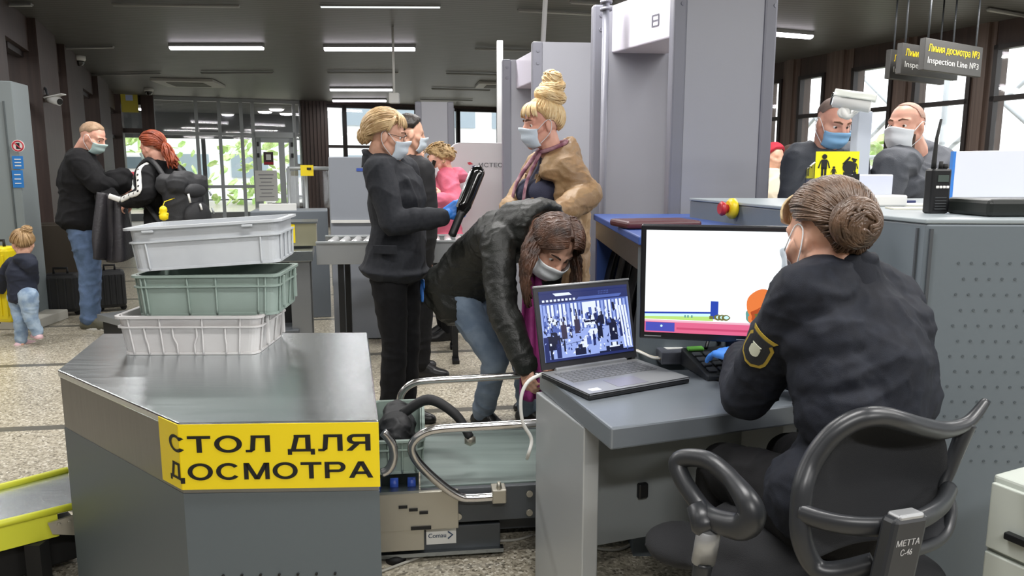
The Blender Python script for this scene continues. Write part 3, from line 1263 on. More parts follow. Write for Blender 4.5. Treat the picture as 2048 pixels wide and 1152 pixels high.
TR1 = mat('warm_grey_plastic', 'bdbab9', 0.42, col2='c6c4c3', nscale=8)
TR2 = mat('green_grey_plastic', '84938b', 0.42, col2='8d9c95', nscale=6)
TR3 = mat('light_grey_plastic', 'b9bdc2', 0.4, col2='c2c6ca', nscale=8)
p1 = G(383, 708, TZ)
p1 = V((p1.x, p1.y + 0.14, TZ))
tray('plastic_tray', 'light grey ribbed plastic tray at the bottom of the stack', TR1, p1, radians(1), style=0)
p2 = P(408, 620, p1.y - 0.13)
tray('plastic_tray', 'greenish grey plastic tray in the middle of the stack', TR2, (p2.x + 0.005, p1.y + 0.01, TZ + TRH - 0.004), radians(4), (0, radians(0.0)), 1, (0.985, 0.95, 1.04))
tray('plastic_tray', 'pale grey smooth plastic tray on top of the stack', TR3, (p2.x + 0.012, p1.y + 0.0, TZ + TRH * 2.04 + 0.022), radians(7), (0, radians(-3.2)), 2, (1.0, 0.96, 1.08))

# ---- low loading conveyor between table and scanner
BZ = 0.27
cn0, cn1 = G(800, 978, BZ), G(1190, 958, BZ)
cdir = flat_(cn1 - cn0).normalized()
cper = V((-cdir.y, cdir.x, 0))
cst = flat_(cn0) - cdir * 0.55          # hidden start behind the table
CL, CW = 1.62, 0.56
crot = math.atan2(cdir.y, cdir.x)


def CV(a, b, z):
    """a along the belt, b across (0 near edge), z up"""
    return cst + cdir * a + cper * b + ZUP * z


t = thing('loading_conveyor', 'low grey belt conveyor leading into the baggage scanner', 'conveyor', CV(CL / 2, CW / 2, 0))
m = MB()
m.box(CV(CL / 2 + 0.31, CW / 2, BZ - 0.012), (CL - 0.62, CW - 0.02, 0.024), crot)
obj('belt', m, mat('belt_rubber', '6f7c78', 0.38, col2='7f8b87', nscale=3, stretch=(0.4, 6, 1)), t)
m = MB()
for b in (-0.012, CW + 0.012):
    m.box(CV(CL / 2 + 0.31, b, BZ - 0.062), (CL - 0.62, 0.022, 0.125), crot, bev=0.003)
obj('side_panel', m, DARKGREY, t)
m = MB()
for a in (0.62, 0.75, 1.0, 1.25):
    for z in (BZ - 0.03, BZ - 0.1):
        m.tube([CV(a, -0.024, z), CV(a, -0.032, z)], 0.012, 10)
obj('bolt', m, ZINC, t)
m = MB()
m.box(CV(0.605, -0.02, BZ - 0.07), (0.29, 0.03, 0.14), crot, bev=0.003)
m.box(CV(0.545, -0.02, BZ - 0.17), (0.17, 0.024, 0.09), crot, bev=0.003)
for k in range(3):
    m.box(CV(0.56 + 0.035 * k, -0.037, BZ - 0.05 - 0.012 * k), (0.03, 0.004, 0.01), crot, INK)
m.box(CV(0.62, -0.037, BZ - 0.13), (0.07, 0.004, 0.012), crot, INK)
obj('end_plate', m, ZINC, t)
m = MB()
m.box(CV(CL / 2 + 0.4, CW / 2, BZ - 0.16), (CL - 0.8, CW - 0.2, 0.12), crot)
m.box(CV(0.68, 0.03, 0.075), (0.44, 0.05, 0.09), crot, bev=0.003)
obj('frame', m, DARKGREY, t)
m = MB()
m.box(CV(0.68, 0.0, 0.028), (0.46, 0.03, 0.014), crot)
obj('frame_strip', m, STEEL, t)
m = MB()
m.box(CV(0.69, 0.003, 0.085), (0.105, 0.004, 0.056), crot, PAPER)
text(m, 'Comau', CV(0.645, -0.0005, 0.082), cdir, ZUP, 0.017, mat('label_navy', '3f5570', 0.6), 0.012, 0.062)
m.tube([CV(0.714, -0.001, 0.103), CV(0.73, -0.001, 0.09), CV(0.714, -0.001, 0.077)], 0.0025, 6, m=_M['label_navy'])
obj('label_plate', m, None, t)
# blue castor wheels of the roller section
for a in (0.47, 0.53, 0.59):
    m = MB()
    m.tube([CV(a - 0.014, 0.02, BZ + 0.012), CV(a + 0.014, 0.02, BZ + 0.012)], 0.02, 14)
    obj('roller', m, mat('blue_roller', '2c4aa0', 0.35), t)
m = MB()
m.box(CV(0.53, -0.01, BZ + 0.0), (0.17, 0.05, 0.012), crot)
m.box(CV(0.53, CW - 0.02, BZ + 0.0), (0.17, 0.05, 0.012), crot)
m.box(CV(0.53, CW / 2, BZ - 0.03), (0.17, CW, 0.02), crot)
obj('roller_bed', m, STEEL, t)
for a, b in ((0.53, 0.01), (0.53, CW - 0.01), (1.5, 0.06), (1.5, CW - 0.06)):
    m = MB()
    m.lathe(CV(a, b, 0), [(0.036, 0), (0.036, 0.02), (0.022, 0.03), (0.012, 0.034), (0.012, 0.08)])
    m.box(CV(a, b, 0.1), (0.07, 0.03, 0.06), crot)
    obj('foot', m, RUBBER, t)
# tube guard rails
D1 = (CV(0, -0.045, 0)).y
for which in (0, 1):
    b = -0.05 if which == 0 else CW + 0.06
    pl0, pn = CV(0, b, 0), cper

    def RP(px, py):
        return hit(px, py, pl0, pn)
    if which == 0:
        seq = [RP(1200, 838), RP(1078, 846), RP(960, 853), RP(880, 858), RP(845, 868), RP(825, 888), RP(828, 912), RP(850, 940), RP(890, 975), RP(920, 993), RP(945, 996), RP(1000, 992)]
    else:
        seq = [RP(1160, 747), RP(1040, 751), RP(940, 757), RP(850, 762), RP(820, 770), RP(803, 788), RP(800, 812), RP(804, 826)]
    m = MB()
    m.tube(smooth_path(seq, 5), 0.0155, 14)
    obj('guard_rail', m, CHROME, t)
    m = MB()
    if which == 0:
        q = RP(998, 990)
        m.box(q + cper * 0.014, (0.05, 0.062, 0.05), crot, bev=0.004)
        m.cyl(q + ZUP * 0.02, q + ZUP * 0.048, 0.012, 0.006, 8)
        # return hoop that shows beside the table
        obj('rail_clamp', m, ZINC, t)
        m = MB()
        m.tube(smooth_path([RP(766, 864), RP(774, 872), RP(785, 890), RP(788, 915), RP(778, 938), RP(764, 946)], 5), 0.0155, 14)
        obj('guard_hoop', m, CHROME, t)
    else:
        q = RP(804, 826)
        m.lathe(q - ZUP * 0.02, [(0.035, 0), (0.035, 0.012), (0.02, 0.02)])
        m.box(q - ZUP * 0.06 - cper * 0.02, (0.06, 0.05, 0.1), crot)
        obj('rail_foot', m, ZINC, t)
# tray riding on the rollers, black bag in it
q = CV(0.535, 0.27, BZ + 0.036)
tray('plastic_tray', 'greenish grey tray on the low conveyor holding a black bag', TR2, q, crot + pi / 2, style=1, scale=(0.98, 0.6, 0.95), group='plastic tray on the conveyor')
m = MB()
bc = q + ZUP * 0.1
for i in range(0):
    m.lathe(bc + cper * (0.12 - 0.1 * i) + ZUP * (0.0 - 0.01 * i), [(0.02, -0.075), (0.062, -0.06), (0.075, 0.0), (0.06, 0.055), (0.02, 0.08)])
single_bag = MB()
sc_pts = [bc + cdir * 0.02 + cper * -0.02 + ZUP * 0.05, bc + cdir * 0.12 + ZUP * 0.11 + cper * -0.04, bc + cdir * 0.22 + ZUP * 0.06 + cper * -0.08, bc + cdir * 0.27 - ZUP * 0.02 + cper * -0.11]
t2 = thing('handbag', 'black bag with curved strap lying in the conveyor tray', 'bag', q + ZUP * 0.01)
BAG_AT = (bc, t2)
single_bag.tube(smooth_path(sc_pts, 6), 0.02, 10, flat=(cdir, 0.8))
obj('strap', single_bag, SOFTBLACK, t2)
m = MB()
m.lathe(sc_pts[-1] - ZUP * 0.01, [(0.012, -0.02), (0.022, 0), (0.012, 0.02)], cdir)
obj('buckle', m, ZINC, t2)

# ---- baggage scanner: main body, blue tunnel hood, curtain
bA = P(1380, 395, 3.55)
bB = P(1855, 432, 1.97)
XZ = 1.235
xl = flat_(bA - bB).normalized()
xd = V((xl.y, -xl.x, 0))
if xd.x < 0:
    xd = -xd
b0_, b1_ = flat_(bB), flat_(bA)
fx = V((0.998, -0.05, 0)).normalized()
XW = 1.9
t = thing('baggage_scanner', 'large grey baggage scanner with blue topped tunnel hood and emergency button', 'scanner', b0_ + fx * 0.6 + xl * 0.7)
m = MB()
m.prism([b0_, b0_ + fx * XW, b1_ + fx * XW, b1_], 0.0, XZ - 0.012, bev=0.006)
body_mb = m
m = MB()
m.prism([b0_ - fx * 0.004, b0_ + fx * XW, b1_ + fx * XW, b1_ - fx * 0.004], XZ - 0.012, XZ, bev=0.003)
obj('top_panel', m, mat('scanner_top', '8e979b', 0.4), t)
m = MB()
m.box(b0_ + fx * 0.012 - xl * 0.002 + ZUP * (XZ / 2 - 0.01), (0.008, 0.008, XZ - 0.03))
m.box(b0_ - fx * 0.002 + xl * 0.03 + ZUP * (XZ / 2 - 0.01), (0.006, 0.008, XZ - 0.03))
obj('corner_seam', m, DARKGREY, t)
fnx = V((fx.y, -fx.x, 0))
m = body_mb
HOLE = mat('hole_grey', '4a5257', 0.6)
for r_ in range(14):
    for k in range(22):
        q = b0_ + fx * (0.09 + 0.033 * k + (0.0165 if r_ % 2 else 0)) + ZUP * (1.12 - 0.042 * r_) + fnx * 0.0004
        m.lathe(q, [(0.004, 0), (0.004, 0.0008)], fnx, 6, HOLE)
obj('body', m, XGREY, t)
# emergency button on the left face
eb = hit(1472, 417, b0_, V((xl.y, -xl.x, 0)))
en = -xd
if en.x > 0:
    en = -en
bm_ = MB()
bm_.lathe(eb, [(0.03, 0.0), (0.042, 0.009), (0.042, 0.024), (0.03, 0.036)], en, 24)
ebo = obj('emergency_button', bm_, mat('button_yellow', 'e3c81f', 0.35), t)
bm_ = MB()
bm_.lathe(eb, [(0.017, 0.03), (0.017, 0.046), (0.026, 0.05), (0.03, 0.062), (0.022, 0.072)], en, 24)
obj('button_head', bm_, mat('button_red', 'b32d33', 0.35), ebo)
# tunnel hood
h0 = P(1192, 440, 3.80)
h1 = P(1283, 480, 2.50)
HZ = 1.115
hn, hf = flat_(h1), flat_(h0)
hd = (hf - hn).normalized()
hx = V((hd.y, -hd.x, 0))
if hx.x < 0:
    hx = -hx
HLn = 0.62


def HP(d, x, z):
    return hn + hd * d + hx * x + ZUP * z


hw = (hf - hn).length
m = MB()
m.prism([HP(-0.01, -0.012, 0), HP(hw + 0.01, -0.012, 0), HP(hw + 0.01, HLn, 0), HP(-0.01, HLn, 0)], HZ, HZ + 0.03, bev=0.005)
obj('hood_top', m, BLUE, t)
m = MB()
hrot = math.atan2(hx.y, hx.x)
wt = 0.06
m.box(HP(hw / 2, HLn / 2, HZ - 0.045), (HLn, hw, 0.09), hrot, STEEL)
for d in (wt / 2, hw - wt / 2):
    m.box(HP(d, HLn / 2, HZ / 2), (HLn, wt, HZ - 0.02), hrot, BLUE if d > 0.5 else XGREY)
m.box(HP(hw / 2, HLn / 2, 0.07), (HLn, hw, 0.14), hrot, XGREY)
obj('tunnel_hood', m, None, t)
m = MB()
nfl = 9
for k in range(nfl):
    w = (hw - 2 * wt) / nfl
    d0 = wt + w * k
    def fl(u, v, d0=d0, w=w, k=k):
        z = 0.29 + (HZ - 0.1 - 0.29) * v
        bulge = -0.09 * sin(pi * min(1, (1 - v) * 0.9 + 0.1)) * (0.4 + 0.6 * sin(1.3 * k + 0.6) ** 2) + 0.03 * sin(pi * u)
        return HP(d0 + w * (u * 1.12 - 0.06) + 0.02 * (1 - v) * sin(k * 2.1), 0.12 - bulge * -1 + 0.0, z)
    m.grid(fl, 6, 10)
m.thicken(0.004)
obj('lead_curtain', m, mat('curtain_rubber', '25272a', 0.4), t)
# leather folder lying on the hood
m = MB()
q = HP(0.55, 0.26, HZ + 0.03)
q = P(1310, 428, 2.9)
m.box((q.x, q.y, HZ + 0.046), (0.3, 0.2, 0.028), hrot + 0.2, bev=0.01)
single('leather_folder', m, mat('oxblood_leather', '4a1c22', 0.4), 'dark red leather folder lying on the blue scanner hood', 'folder')

# ---- things on the scanner body
def on_top(px, py):
    return G(px, py, XZ)


# walkie-talkie
rp_ = G(1864, 429, XZ)
rp_.y += 0.06
rp_.x = (1867 - 1024) / F_PX * rp_.y
rr = radians(8)
t = thing('walkie_talkie', 'black two-way radio with long antenna standing on the scanner', 'radio', rp_)
m = MB()
m.box(rp_ + V((0, 0, 0.066)), (0.062, 0.038, 0.132), rr, bev=0.007)
obj('body', m, BLACK, t)
ry = V((-sin(rr), cos(rr), 0))
rx = V((cos(rr), sin(rr), 0))
m = MB()
m.tube([rp_ - rx * 0.017 + ZUP * 0.13, rp_ - rx * 0.017 + ZUP * 0.152, rp_ - rx * 0.015 + ZUP * 0.22, rp_ - rx * 0.006 + ZUP * 0.275], [0.0072, 0.0068, 0.0048, 0.0036], 12)
obj('antenna', m, RUBBER, t)
m = MB()
m.cyl(rp_ + rx * 0.006 + ZUP * 0.13, rp_ + rx * 0.006 + ZUP * 0.153, 0.0065, 0.0055, 12)
obj('knob', m, RUBBER, t)
m = MB()
m.cyl(rp_ + rx * 0.021 + ZUP * 0.13, rp_ + rx * 0.021 + ZUP * 0.146, 0.008, 0.007, 12)
obj('knob', m, RUBBER, t)
m = MB()
m.box(rp_ - ry * 0.0195 + ZUP * 0.103 + rx * 0.003, (0.034, 0.002, 0.02), rr)
obj('display', m, mat('radio_display', '4b5550', 0.25), t)
m = MB()
for k in range(4):
    m.box(rp_ - ry * 0.0195 + ZUP * 0.078 + rx * (-0.014 + 0.011 * k), (0.0085, 0.003, 0.0075), rr, bev=0.001)
obj('button_row', m, PAPER, t)
m = MB()
for z in (0.047, 0.038, 0.03, 0.022, 0.014):
    m.box(rp_ - ry * 0.0195 + ZUP * z, (0.036, 0.002, 0.0022), rr)
obj('speaker_grille', m, mat('grille_grey', '4a4d4f', 0.4), t)

# black folder at the right edge
q = G(2000, 434, XZ)
m = MB()
m.box((q.x + 0.11, q.y + 0.1, XZ + 0.024), (0.3, 0.2, 0.048), 0.04, bev=0.012)
single('black_pouch', m, mat('black_leather', '1d211f', 0.35), 'thick black leather folder on the scanner, at the right edge', 'folder')

# papers and blue folder
m = MB()
q = on_top(1765, 408)
m.box((q.x, q.y + 0.05, XZ + 0.008), (0.17, 0.22, 0.016), 0.25, bev=0.003)
single('blue_folder', m, mat('navy_folder', '28305c', 0.4), 'navy blue folder lying on the scanner behind the operator', 'folder')
for px, py, s_, r_, z_, lab in ((1830, 412, (0.17, 0.2), 0.1, 0.0, 'loose white paper sheets on the scanner, under the radio'), (1850, 421, (0.14, 0.1), -0.2, 0.0, 'cream paper slip on the scanner in front of the radio'),
                           (1750, 402, (0.15, 0.2), 0.2, 0.017, 'white paper on top of the navy folder')):
    m = MB()
    q = on_top(px, py)
    m.box((q.x, q.y + 0.08, XZ + 0.003 + z_), (s_[0], s_[1], 0.005), r_)
    single('paper_sheet', m, mat('cream_paper', 'd8d6c8', 0.7), lab, 'paper')
m = MB()
q = on_top(1900, 418)
m.tube(smooth_path([(q.x - 0.02, q.y + 0.05, XZ + 0.004), (q.x + 0.0, q.y + 0.0, XZ + 0.02), (q.x + 0.03, q.y + 0.03, XZ + 0.014), (q.x + 0.055, q.y + 0.04, XZ + 0.022), (q.x + 0.075, q.y + 0.03, XZ + 0.004)], 5), 0.0025, 6)
single('radio_lanyard', m, mat('lanyard', '43454a', 0.6), 'thin dark curled cord beside the radio', 'cord')

# acrylic leaflet holder with yellow pictogram
q = P(1671, 352, 3.0)
q0 = V((q.x, q.y, XZ))
hr = radians(-4)
ux, uy = V((cos(hr), sin(hr), 0)), V((-sin(hr), cos(hr), 0))
t = thing('sticker_holder', 'clear acrylic box holder with yellow family pictogram card', 'holder', q0)
m = MB()
zc = 1.30
m.box(q0 + ZUP * 0.08, (0.17, 0.006, 0.16), hr)
m.slab([q0 - ux * 0.085, q0 - ux * 0.085 + ZUP * 0.16, q0 - ux * 0.16 - uy * 0.14 + ZUP * 0.03 + ZUP * 0.1, q0 - ux * 0.16 - uy * 0.14], ux * 0.005)
m.box(q0 - uy * 0.06 + ZUP * 0.003, (0.2, 0.14, 0.006), hr)
obj('acrylic_box', m, ACRYLIC, t)
m = MB()
cz = hit(1671, 330, q0 - uy * 0.01, uy).z
cardc = q0 - uy * 0.008 + ZUP * (cz - XZ)
m.box(cardc, (0.166, 0.003, 0.105), hr)
card = obj('yellow_card', m, mat('card_yellow', 'f2ea10', 0.5), t)
m = MB()


def pic(mb, x, z, s, kid=False):
    o = cardc - uy * 0.0028 + ux * x + ZUP * z
    mb.lathe(o + ZUP * s * 0.9, [(s * 0.13, 0), (s * 0.13, 0.001)], -uy, 14)
    mb.box(o + ZUP * s * 0.5, (s * 0.3, 0.0012, s * 0.5), hr)
    for sx in (-1, 1):
        mb.box(o + ux * sx * s * 0.08 + ZUP * s * 0.12, (s * 0.11, 0.0012, s * 0.45), hr)
        mb.slab([o + ux * sx * s * 0.14 + ZUP * s * 0.72, o + ux * sx * s * 0.2 + ZUP * s * 0.68, o + ux * sx * s * 0.32 + ZUP * s * 0.32, o + ux * sx * s * 0.25 + ZUP * s * 0.3], -uy * 0.0008)


pic(m, -0.05, -0.035, 0.075)
pic(m, -0.012, -0.042, 0.036)
o_ = cardc - uy * 0.0028
m.lathe(o_ + ux * 0.045 + ZUP * -0.008, [(0.024, 0), (0.024, 0.001)], -uy, 18)
m.box(o_ + ux * 0.05 - ZUP * 0.038, (0.05, 0.0012, 0.02), hr)
m.slab([o_ + ux * 0.02 + ZUP * 0.005, o_ + ux * 0.045 + ZUP * 0.033, o_ + ux * 0.05 + ZUP * 0.028, o_ + ux * 0.027 + ZUP * 0.0], -uy * 0.001)
m.slab([o_ + ux * 0.055 + ZUP * 0.028, o_ + ux * 0.075 + ZUP * 0.022, o_ + ux * 0.075 + ZUP * 0.018, o_ + ux * 0.055 + ZUP * 0.02], -uy * 0.001)
pic(m, 0.065, -0.03, 0.05)
obj('pictogram', m, INK, card)

# white box and dark bracket behind her head
q = P(1752, 385, 2.75)
t = thing('card_printer', 'white boxy printer on the scanner behind the operator bun', 'printer', (q.x, q.y, XZ))
m = MB()
m.box((q.x, q.y, XZ + 0.02), (0.16, 0.14, 0.04), 0.05, bev=0.006)
obj('base', m, WHITE, t)
m = MB()
m.box((q.x - 0.005, q.y + 0.03, XZ + 0.075), (0.13, 0.06, 0.075), 0.05, bev=0.005)
obj('cover', m, mat('pale_screen_back', 'c9cede', 0.4), t)
q = P(1700, 365, 2.7)
m = MB()
m.box((q.x, q.y, XZ + 0.004), (0.07, 0.06, 0.008), 0.05, BLACK)
m.box((q.x + 0.02, q.y, XZ + 0.06), (0.01, 0.03, 0.11), 0.05, BLACK)
m.box((q.x - 0.012, q.y, XZ + 0.105), (0.06, 0.035, 0.012), 0.05, BLACK)
m.box((q.x - 0.016, q.y, XZ + 0.09), (0.03, 0.03, 0.03), 0.05, BLACK)
single('small_bracket', m, BLACK, 'small black bracket device beside the yellow pictogram card', 'bracket')

# white screen panel at right
q0_, q1_ = P(1900, 428, 2.55), P(2110, 432, 2.45)
t = thing('screen_panel', 'white privacy panel with blue film edge on the scanner, far right', 'panel', (q0_.x, q0_.y, XZ))
d_ = flat_(q1_ - q0_).normalized()
m = MB()
m.slab([V((q0_.x, q0_.y, XZ)), V((q0_.x, q0_.y, XZ)) + d_ * 0.5, V((q0_.x, q0_.y, XZ + 0.195)) + d_ * 0.5, V((q0_.x, q0_.y, XZ + 0.19))], V((-d_.y, d_.x, 0)) * 0.018, bev=0.002)
obj('board', m, mat('panel_white', 'dfe3ee', 0.35), t)
m = MB()
m.slab([V((q0_.x - 0.006, q0_.y, XZ)), V((q0_.x + 0.004, q0_.y - 0.001, XZ)), V((q0_.x + 0.004, q0_.y - 0.001, XZ + 0.19)), V((q0_.x - 0.006, q0_.y, XZ + 0.19))], V((0, 1, 0)) * 0.017)
obj('film_edge', m, mat('film_blue', '3f7fd0', 0.3), t)

# surveillance camera on a white post
q = P(1708, 330, 3.15)
t = thing('bullet_camera', 'white bullet surveillance camera on a pale post above the scanner', 'camera', (q.x + 0.02, q.y, XZ))
m = MB()
m.box((q.x + 0.02, q.y, (XZ + 1.6) / 2), (0.062, 0.05, 1.6 - XZ), 0.1, bev=0.004)
obj('post', m, mat('pale_post', 'b9c0cc', 0.4), t)
c0, c1 = P(1668, 198, 3.08), P(1742, 208, 3.02)
cd = (c1 - c0).normalized()
m = MB()
m.tube([c0, c0 + (c1 - c0) * 0.5, c1], [0.032, 0.033, 0.034], 18)
obj('housing', m, WHITE, t)
m = MB()


def hoodf(u, v):
    a = radians(150 * u + 15)
    x_ = V((0, 0, 1)).cross(cd).normalized()
    z_ = cd.cross(x_)
    return c0 + (c1 - c0) * (v * 1.12 - 0.02) + (x_ * cos(a) + z_ * sin(a)) * 0.041


m.grid(hoodf, 16, 2)
m.thicken(0.003)
obj('sun_hood', m, mat('cream_plastic', 'd6dad2', 0.4), t)
m = MB()
m.tube([c0 - cd * 0.004, c0 - cd * 0.01], 0.026, 16)
obj('lens', m, BLACKGLOSS, t)
m = MB()
q2 = V((q.x + 0.02, q.y, 1.6))
m.tube(smooth_path([c0 + (c1 - c0) * 0.25 - ZUP * 0.03, c0 + (c1 - c0) * 0.4 - ZUP * 0.06, q2 + ZUP * 0.03, q2], 5), 0.014, 10)
m.lathe(c0 + (c1 - c0) * 0.3 - ZUP * 0.045, [(0.02, -0.015), (0.026, 0), (0.02, 0.015)], cd.cross(ZUP), 14)
m.lathe(q2, [(0.03, 0), (0.03, 0.02), (0.015, 0.03)])
obj('bracket', m, WHITE, t)

# ---- walk-through detector arches
def arch(label, nearL, nearR, nearD, farD, ztop, zhead, name='detector_arch', xshift=None, text_on=False, wtop=None):
    """two wide side panels with a header between them; passage runs left to right"""
    nl, nr = P(nearL, 300, nearD), P(nearR, 300, nearD)
    w = nr.x - nl.x
    c = V(((nl.x + nr.x) / 2, nearD, 0))
    ax = V((cos(radians(6)), sin(radians(6)), 0))
    dp = farD - nearD
    ay = V((-ax.y, ax.x, 0)) if xshift is None else V((xshift / dp, 1, 0)).normalized()
    t = thing(name, label, 'detector', c + ay * dp / 2)
    rot = radians(6)
    th = 0.06
    for k in (0, 1):
        q = c + ay * dp * k
        m = MB()
        m.box(q + ZUP * ztop / 2, (w - 0.14, th, ztop), rot)
        po = obj('side_panel', m, ARCHGREY, t)
        for sx in (-1, 1):
            m = MB()
            m.box(q + ax * sx * (w / 2 - 0.035) + ZUP * ztop / 2, (0.07, th + 0.02, ztop + 0.004), rot, bev=0.012)
            for z in (ztop - 0.06, ztop - 0.14, 0.3):
                m.tube([q + ax * sx * (w / 2 - 0.03) - ay * (th / 2 + 0.008) + ZUP * z, q + ax * sx * (w / 2 - 0.03) - ay * (th / 2 + 0.015) + ZUP * z], 0.011, 10)
            obj('edge_profile', m, ARCHEDGE, po)
    m = MB()
    hc = c + ay * dp / 2 + ZUP * (zhead + ztop) / 2
    hm = Matrix((ax, ay, ZUP)).transposed()
    m.box(hc, (w * 0.62, dp - th, ztop - zhead), hm, bev=0.008)
    ho = obj('header', m, ARCHWHITE, t)
    if text_on:
        m = MB()
        e = hc - ax * (w * 0.31 + 0.002) + ay * text_on[1]
        text(m, text_on[0], e - ZUP * 0.06, -ay, ZUP, text_on[2], mat('logo_grey', '6a6a76', 0.5), 0.02)
        obj('logo', m, None, ho)
    return t


arch('large grey walk-through detector arch behind the scanner', 1332, 1540, 3.95, 4.72, 2.32, 2.05, xshift=-0.36, text_on=('⊟', -0.05, 0.07))
arch('smaller grey walk-through detector arch behind the blonde woman', 1062, 1218, 5.3, 6.15, 2.22, 2.0, xshift=-0.22, text_on=('P', -0.28, 0.1))
m = MB()
q = P(1207, 300, 4.42)
m.cyl(V((q.x, q.y, 0)), V((q.x, q.y, 2.36)), 0.02, n=14)
for z in (2.26, 2.3, 2.34):
    m.lathe(V((q.x, q.y, z)), [(0.034, -0.008), (0.034, 0.008)])
m.lathe(V((q.x, q.y, 0)), [(0.09, 0), (0.09, 0.012)])
single('arch_post', m, ARCHEDGE, 'slim grey post at the left edge of the large detector arch', 'post')

# slanted thin poles hung from the ceiling
for pts, r_, lab in (([(1086, 0), (1083, 97)], 0.018, 'thin pale pole running up from the smaller detector arch'), ):
    m = MB()
    a = P(1085, 100, 5.6)
    m.cyl(V((a.x, a.y, 2.2)), V((a.x + 0.04, a.y, CEIL_Z)), r_, n=10)
    single('cable_pole', m, mat('pale_pole', '9a9a98', 0.5), lab, 'pole', base=V((a.x, a.y, 2.2)))
m = MB()
a = P(1000, 270, 6.9)
m.box((a.x, a.y, 1.25), (0.055, 0.055, 2.5), 0.1, bev=0.006)
single('cable_pole', m, mat('pale_pole2', 'b5b5b6', 0.5), 'tall pale post beside the white branded panel', 'pole')
m = MB()
a = P(789, 215, 9.0)
m.cyl(V((a.x, a.y, CEIL_Z)), V((a.x, a.y, 2.25)), 0.014, n=8)
m.box((a.x, a.y, 2.2), (0.12, 0.08, 0.12), bev=0.01)
single('hanging_sensor', m, WHITE, 'small white box hung on a thin rod above the officer', 'sensor')

# ---- operator desk
DZ = 0.72
dFL = G(1222, 856, DZ)
dBL = G(1086, 762, DZ)
dl = flat_(dBL - dFL).normalized()
dx = V((dl.y, -dl.x, 0))
if dx.x < 0:
    dx = -dx
drot = math.atan2(dx.y, dx.x)
DD, DWd = 0.56, 0.74


def DP(x, y, z):
    return flat_(dFL) + dx * x + dl * y + ZUP * z


t = thing('operator_desk', 'grey metal operator desk carrying laptop and monitor', 'desk', DP(DWd / 2, DD / 2, 0))
DESK = mat('desk_grey', '7d848b', 0.3, 0.25, nscale=4, rvar=0.05, bump=0.03, bscale=500)
m = MB()
dFR = DP(0.72, 0, 0)
m.prism([DP(0, 0, 0), dFR, V((0.97, 2.40, 0)), DP(0.03, 0.56, 0)], DZ - 0.06, DZ, bev=0.006)
obj('desktop', m, DESK, t)
m = MB()
m.box(DP(0.035, 0.36, (DZ - 0.06) / 2), (0.05, 0.36, DZ - 0.06), drot, bev=0.004)
obj('side_panel', m, mat('desk_side', 'b4b8ba', 0.35, 0.3), t)
m = MB()
m.box(DP(DWd - 0.06, 0.24, (DZ - 0.06) / 2), (0.05, 0.2, DZ - 0.06), drot, bev=0.004)
obj('side_panel', m, _M['desk_side'], t)
m = MB()
m.box(DP(DWd / 2, 0.35, 0.43), (DWd - 0.13, 0.02, 0.44), drot)
mo = obj('modesty_panel', m, mat('modesty_grey', '8b9193', 0.45), t)
m = MB()
m.box(DP(0.29, 0.335, 0.37), (0.035, 0.02, 0.05), drot, bev=0.006)
obj('cable_clip', m, BLACK, mo)

# ---- laptop
LZ = DZ + 0.001
lHL, lHR = G(1084, 736, DZ + 0.02), G(1276, 708, DZ + 0.02)
lFL = G(1178, 789, DZ + 0.02)
lxv = flat_(lHR - lHL).normalized()
lyv = V((-lxv.y, lxv.x, 0))
lrot = math.atan2(lxv.y, lxv.x)
LW, LD = 0.37, 0.26
lo = flat_(lFL)


def LP(x, y, z):
    return lo + lxv * x + lyv * y + ZUP * (DZ + z)


t = thing('laptop', 'open silver grey laptop on the desk showing a camera view', 'laptop', LP(LW / 2, LD / 2, 0))
SILVER = mat('laptop_silver', 'a7a9ac', 0.35, 0.5)
m = MB()
m.prism([LP(0, 0, 0), LP(LW, 0, 0), LP(LW, LD, 0), LP(0, LD, 0)], DZ + 0.003, DZ + 0.014, bev=0.003, m=mat('laptop_black', '1a1b1d', 0.4))
m.prism([LP(0, 0, 0), LP(LW, 0, 0), LP(LW, LD, 0), LP(0, LD, 0)], DZ + 0.014, DZ + 0.021, bev=0.002, m=SILVER)
base = obj('base', m, None, t)
m = MB()
for r_ in range(6):
    nk = 16
    for k in range(nk):
        m.box(LP(0.026 + (LW - 0.052) * (k + 0.5) / nk, 0.118 + 0.0185 * (r_ + 0.5), 0.0216), ((LW - 0.052) / nk - 0.0035, 0.0148, 0.0022), lrot)
obj('keyboard', m, mat('key_grey', '77797c', 0.5), base)
m = MB()
m.box(LP(LW / 2 - 0.015, 0.055, 0.0212), (0.11, 0.075, 0.0012), lrot)
obj('touchpad', m, mat('touchpad_grey', '9594a2', 0.3, 0.3), base)
m = MB()
m.box(LP(0.04, 0.03, 0.0214), (0.034, 0.022, 0.001), lrot)
obj('palm_sticker', m, mat('pale_blue_sticker', 'dfe2f4', 0.4), base)
# lid
ls0, ls1 = P(1062, 570, 2.36), P(1258, 553, 2.52)
tiltv = (ZUP * 0.975 + lyv * 0.22).normalized()
LH = 0.268
lidn = lxv.cross(tiltv).normalized()
if lidn.y > 0:
    lidn = -lidn


def LS(x, h, off=0.0):
    return LP(0, LD - 0.006, 0.02) + lxv * x + tiltv * h + lidn * off


m = MB()
m.slab([LS(0, 0.008), LS(LW, 0.008), LS(LW, LH), LS(0, LH)], -lidn * 0.008, m=mat('laptop_bezel', '2d2d31', 0.4), bev=0.002)
m.tube([LS(0, LH), LS(LW, LH)], 0.004, 8, m=SILVER)
lid = obj('lid', m, None, t)
m = MB()
m.box(LS(LW / 2, 0.004), (LW * 0.74, 0.016, 0.014), lrot, bev=0.003)
obj('hinge', m, SILVER, t)
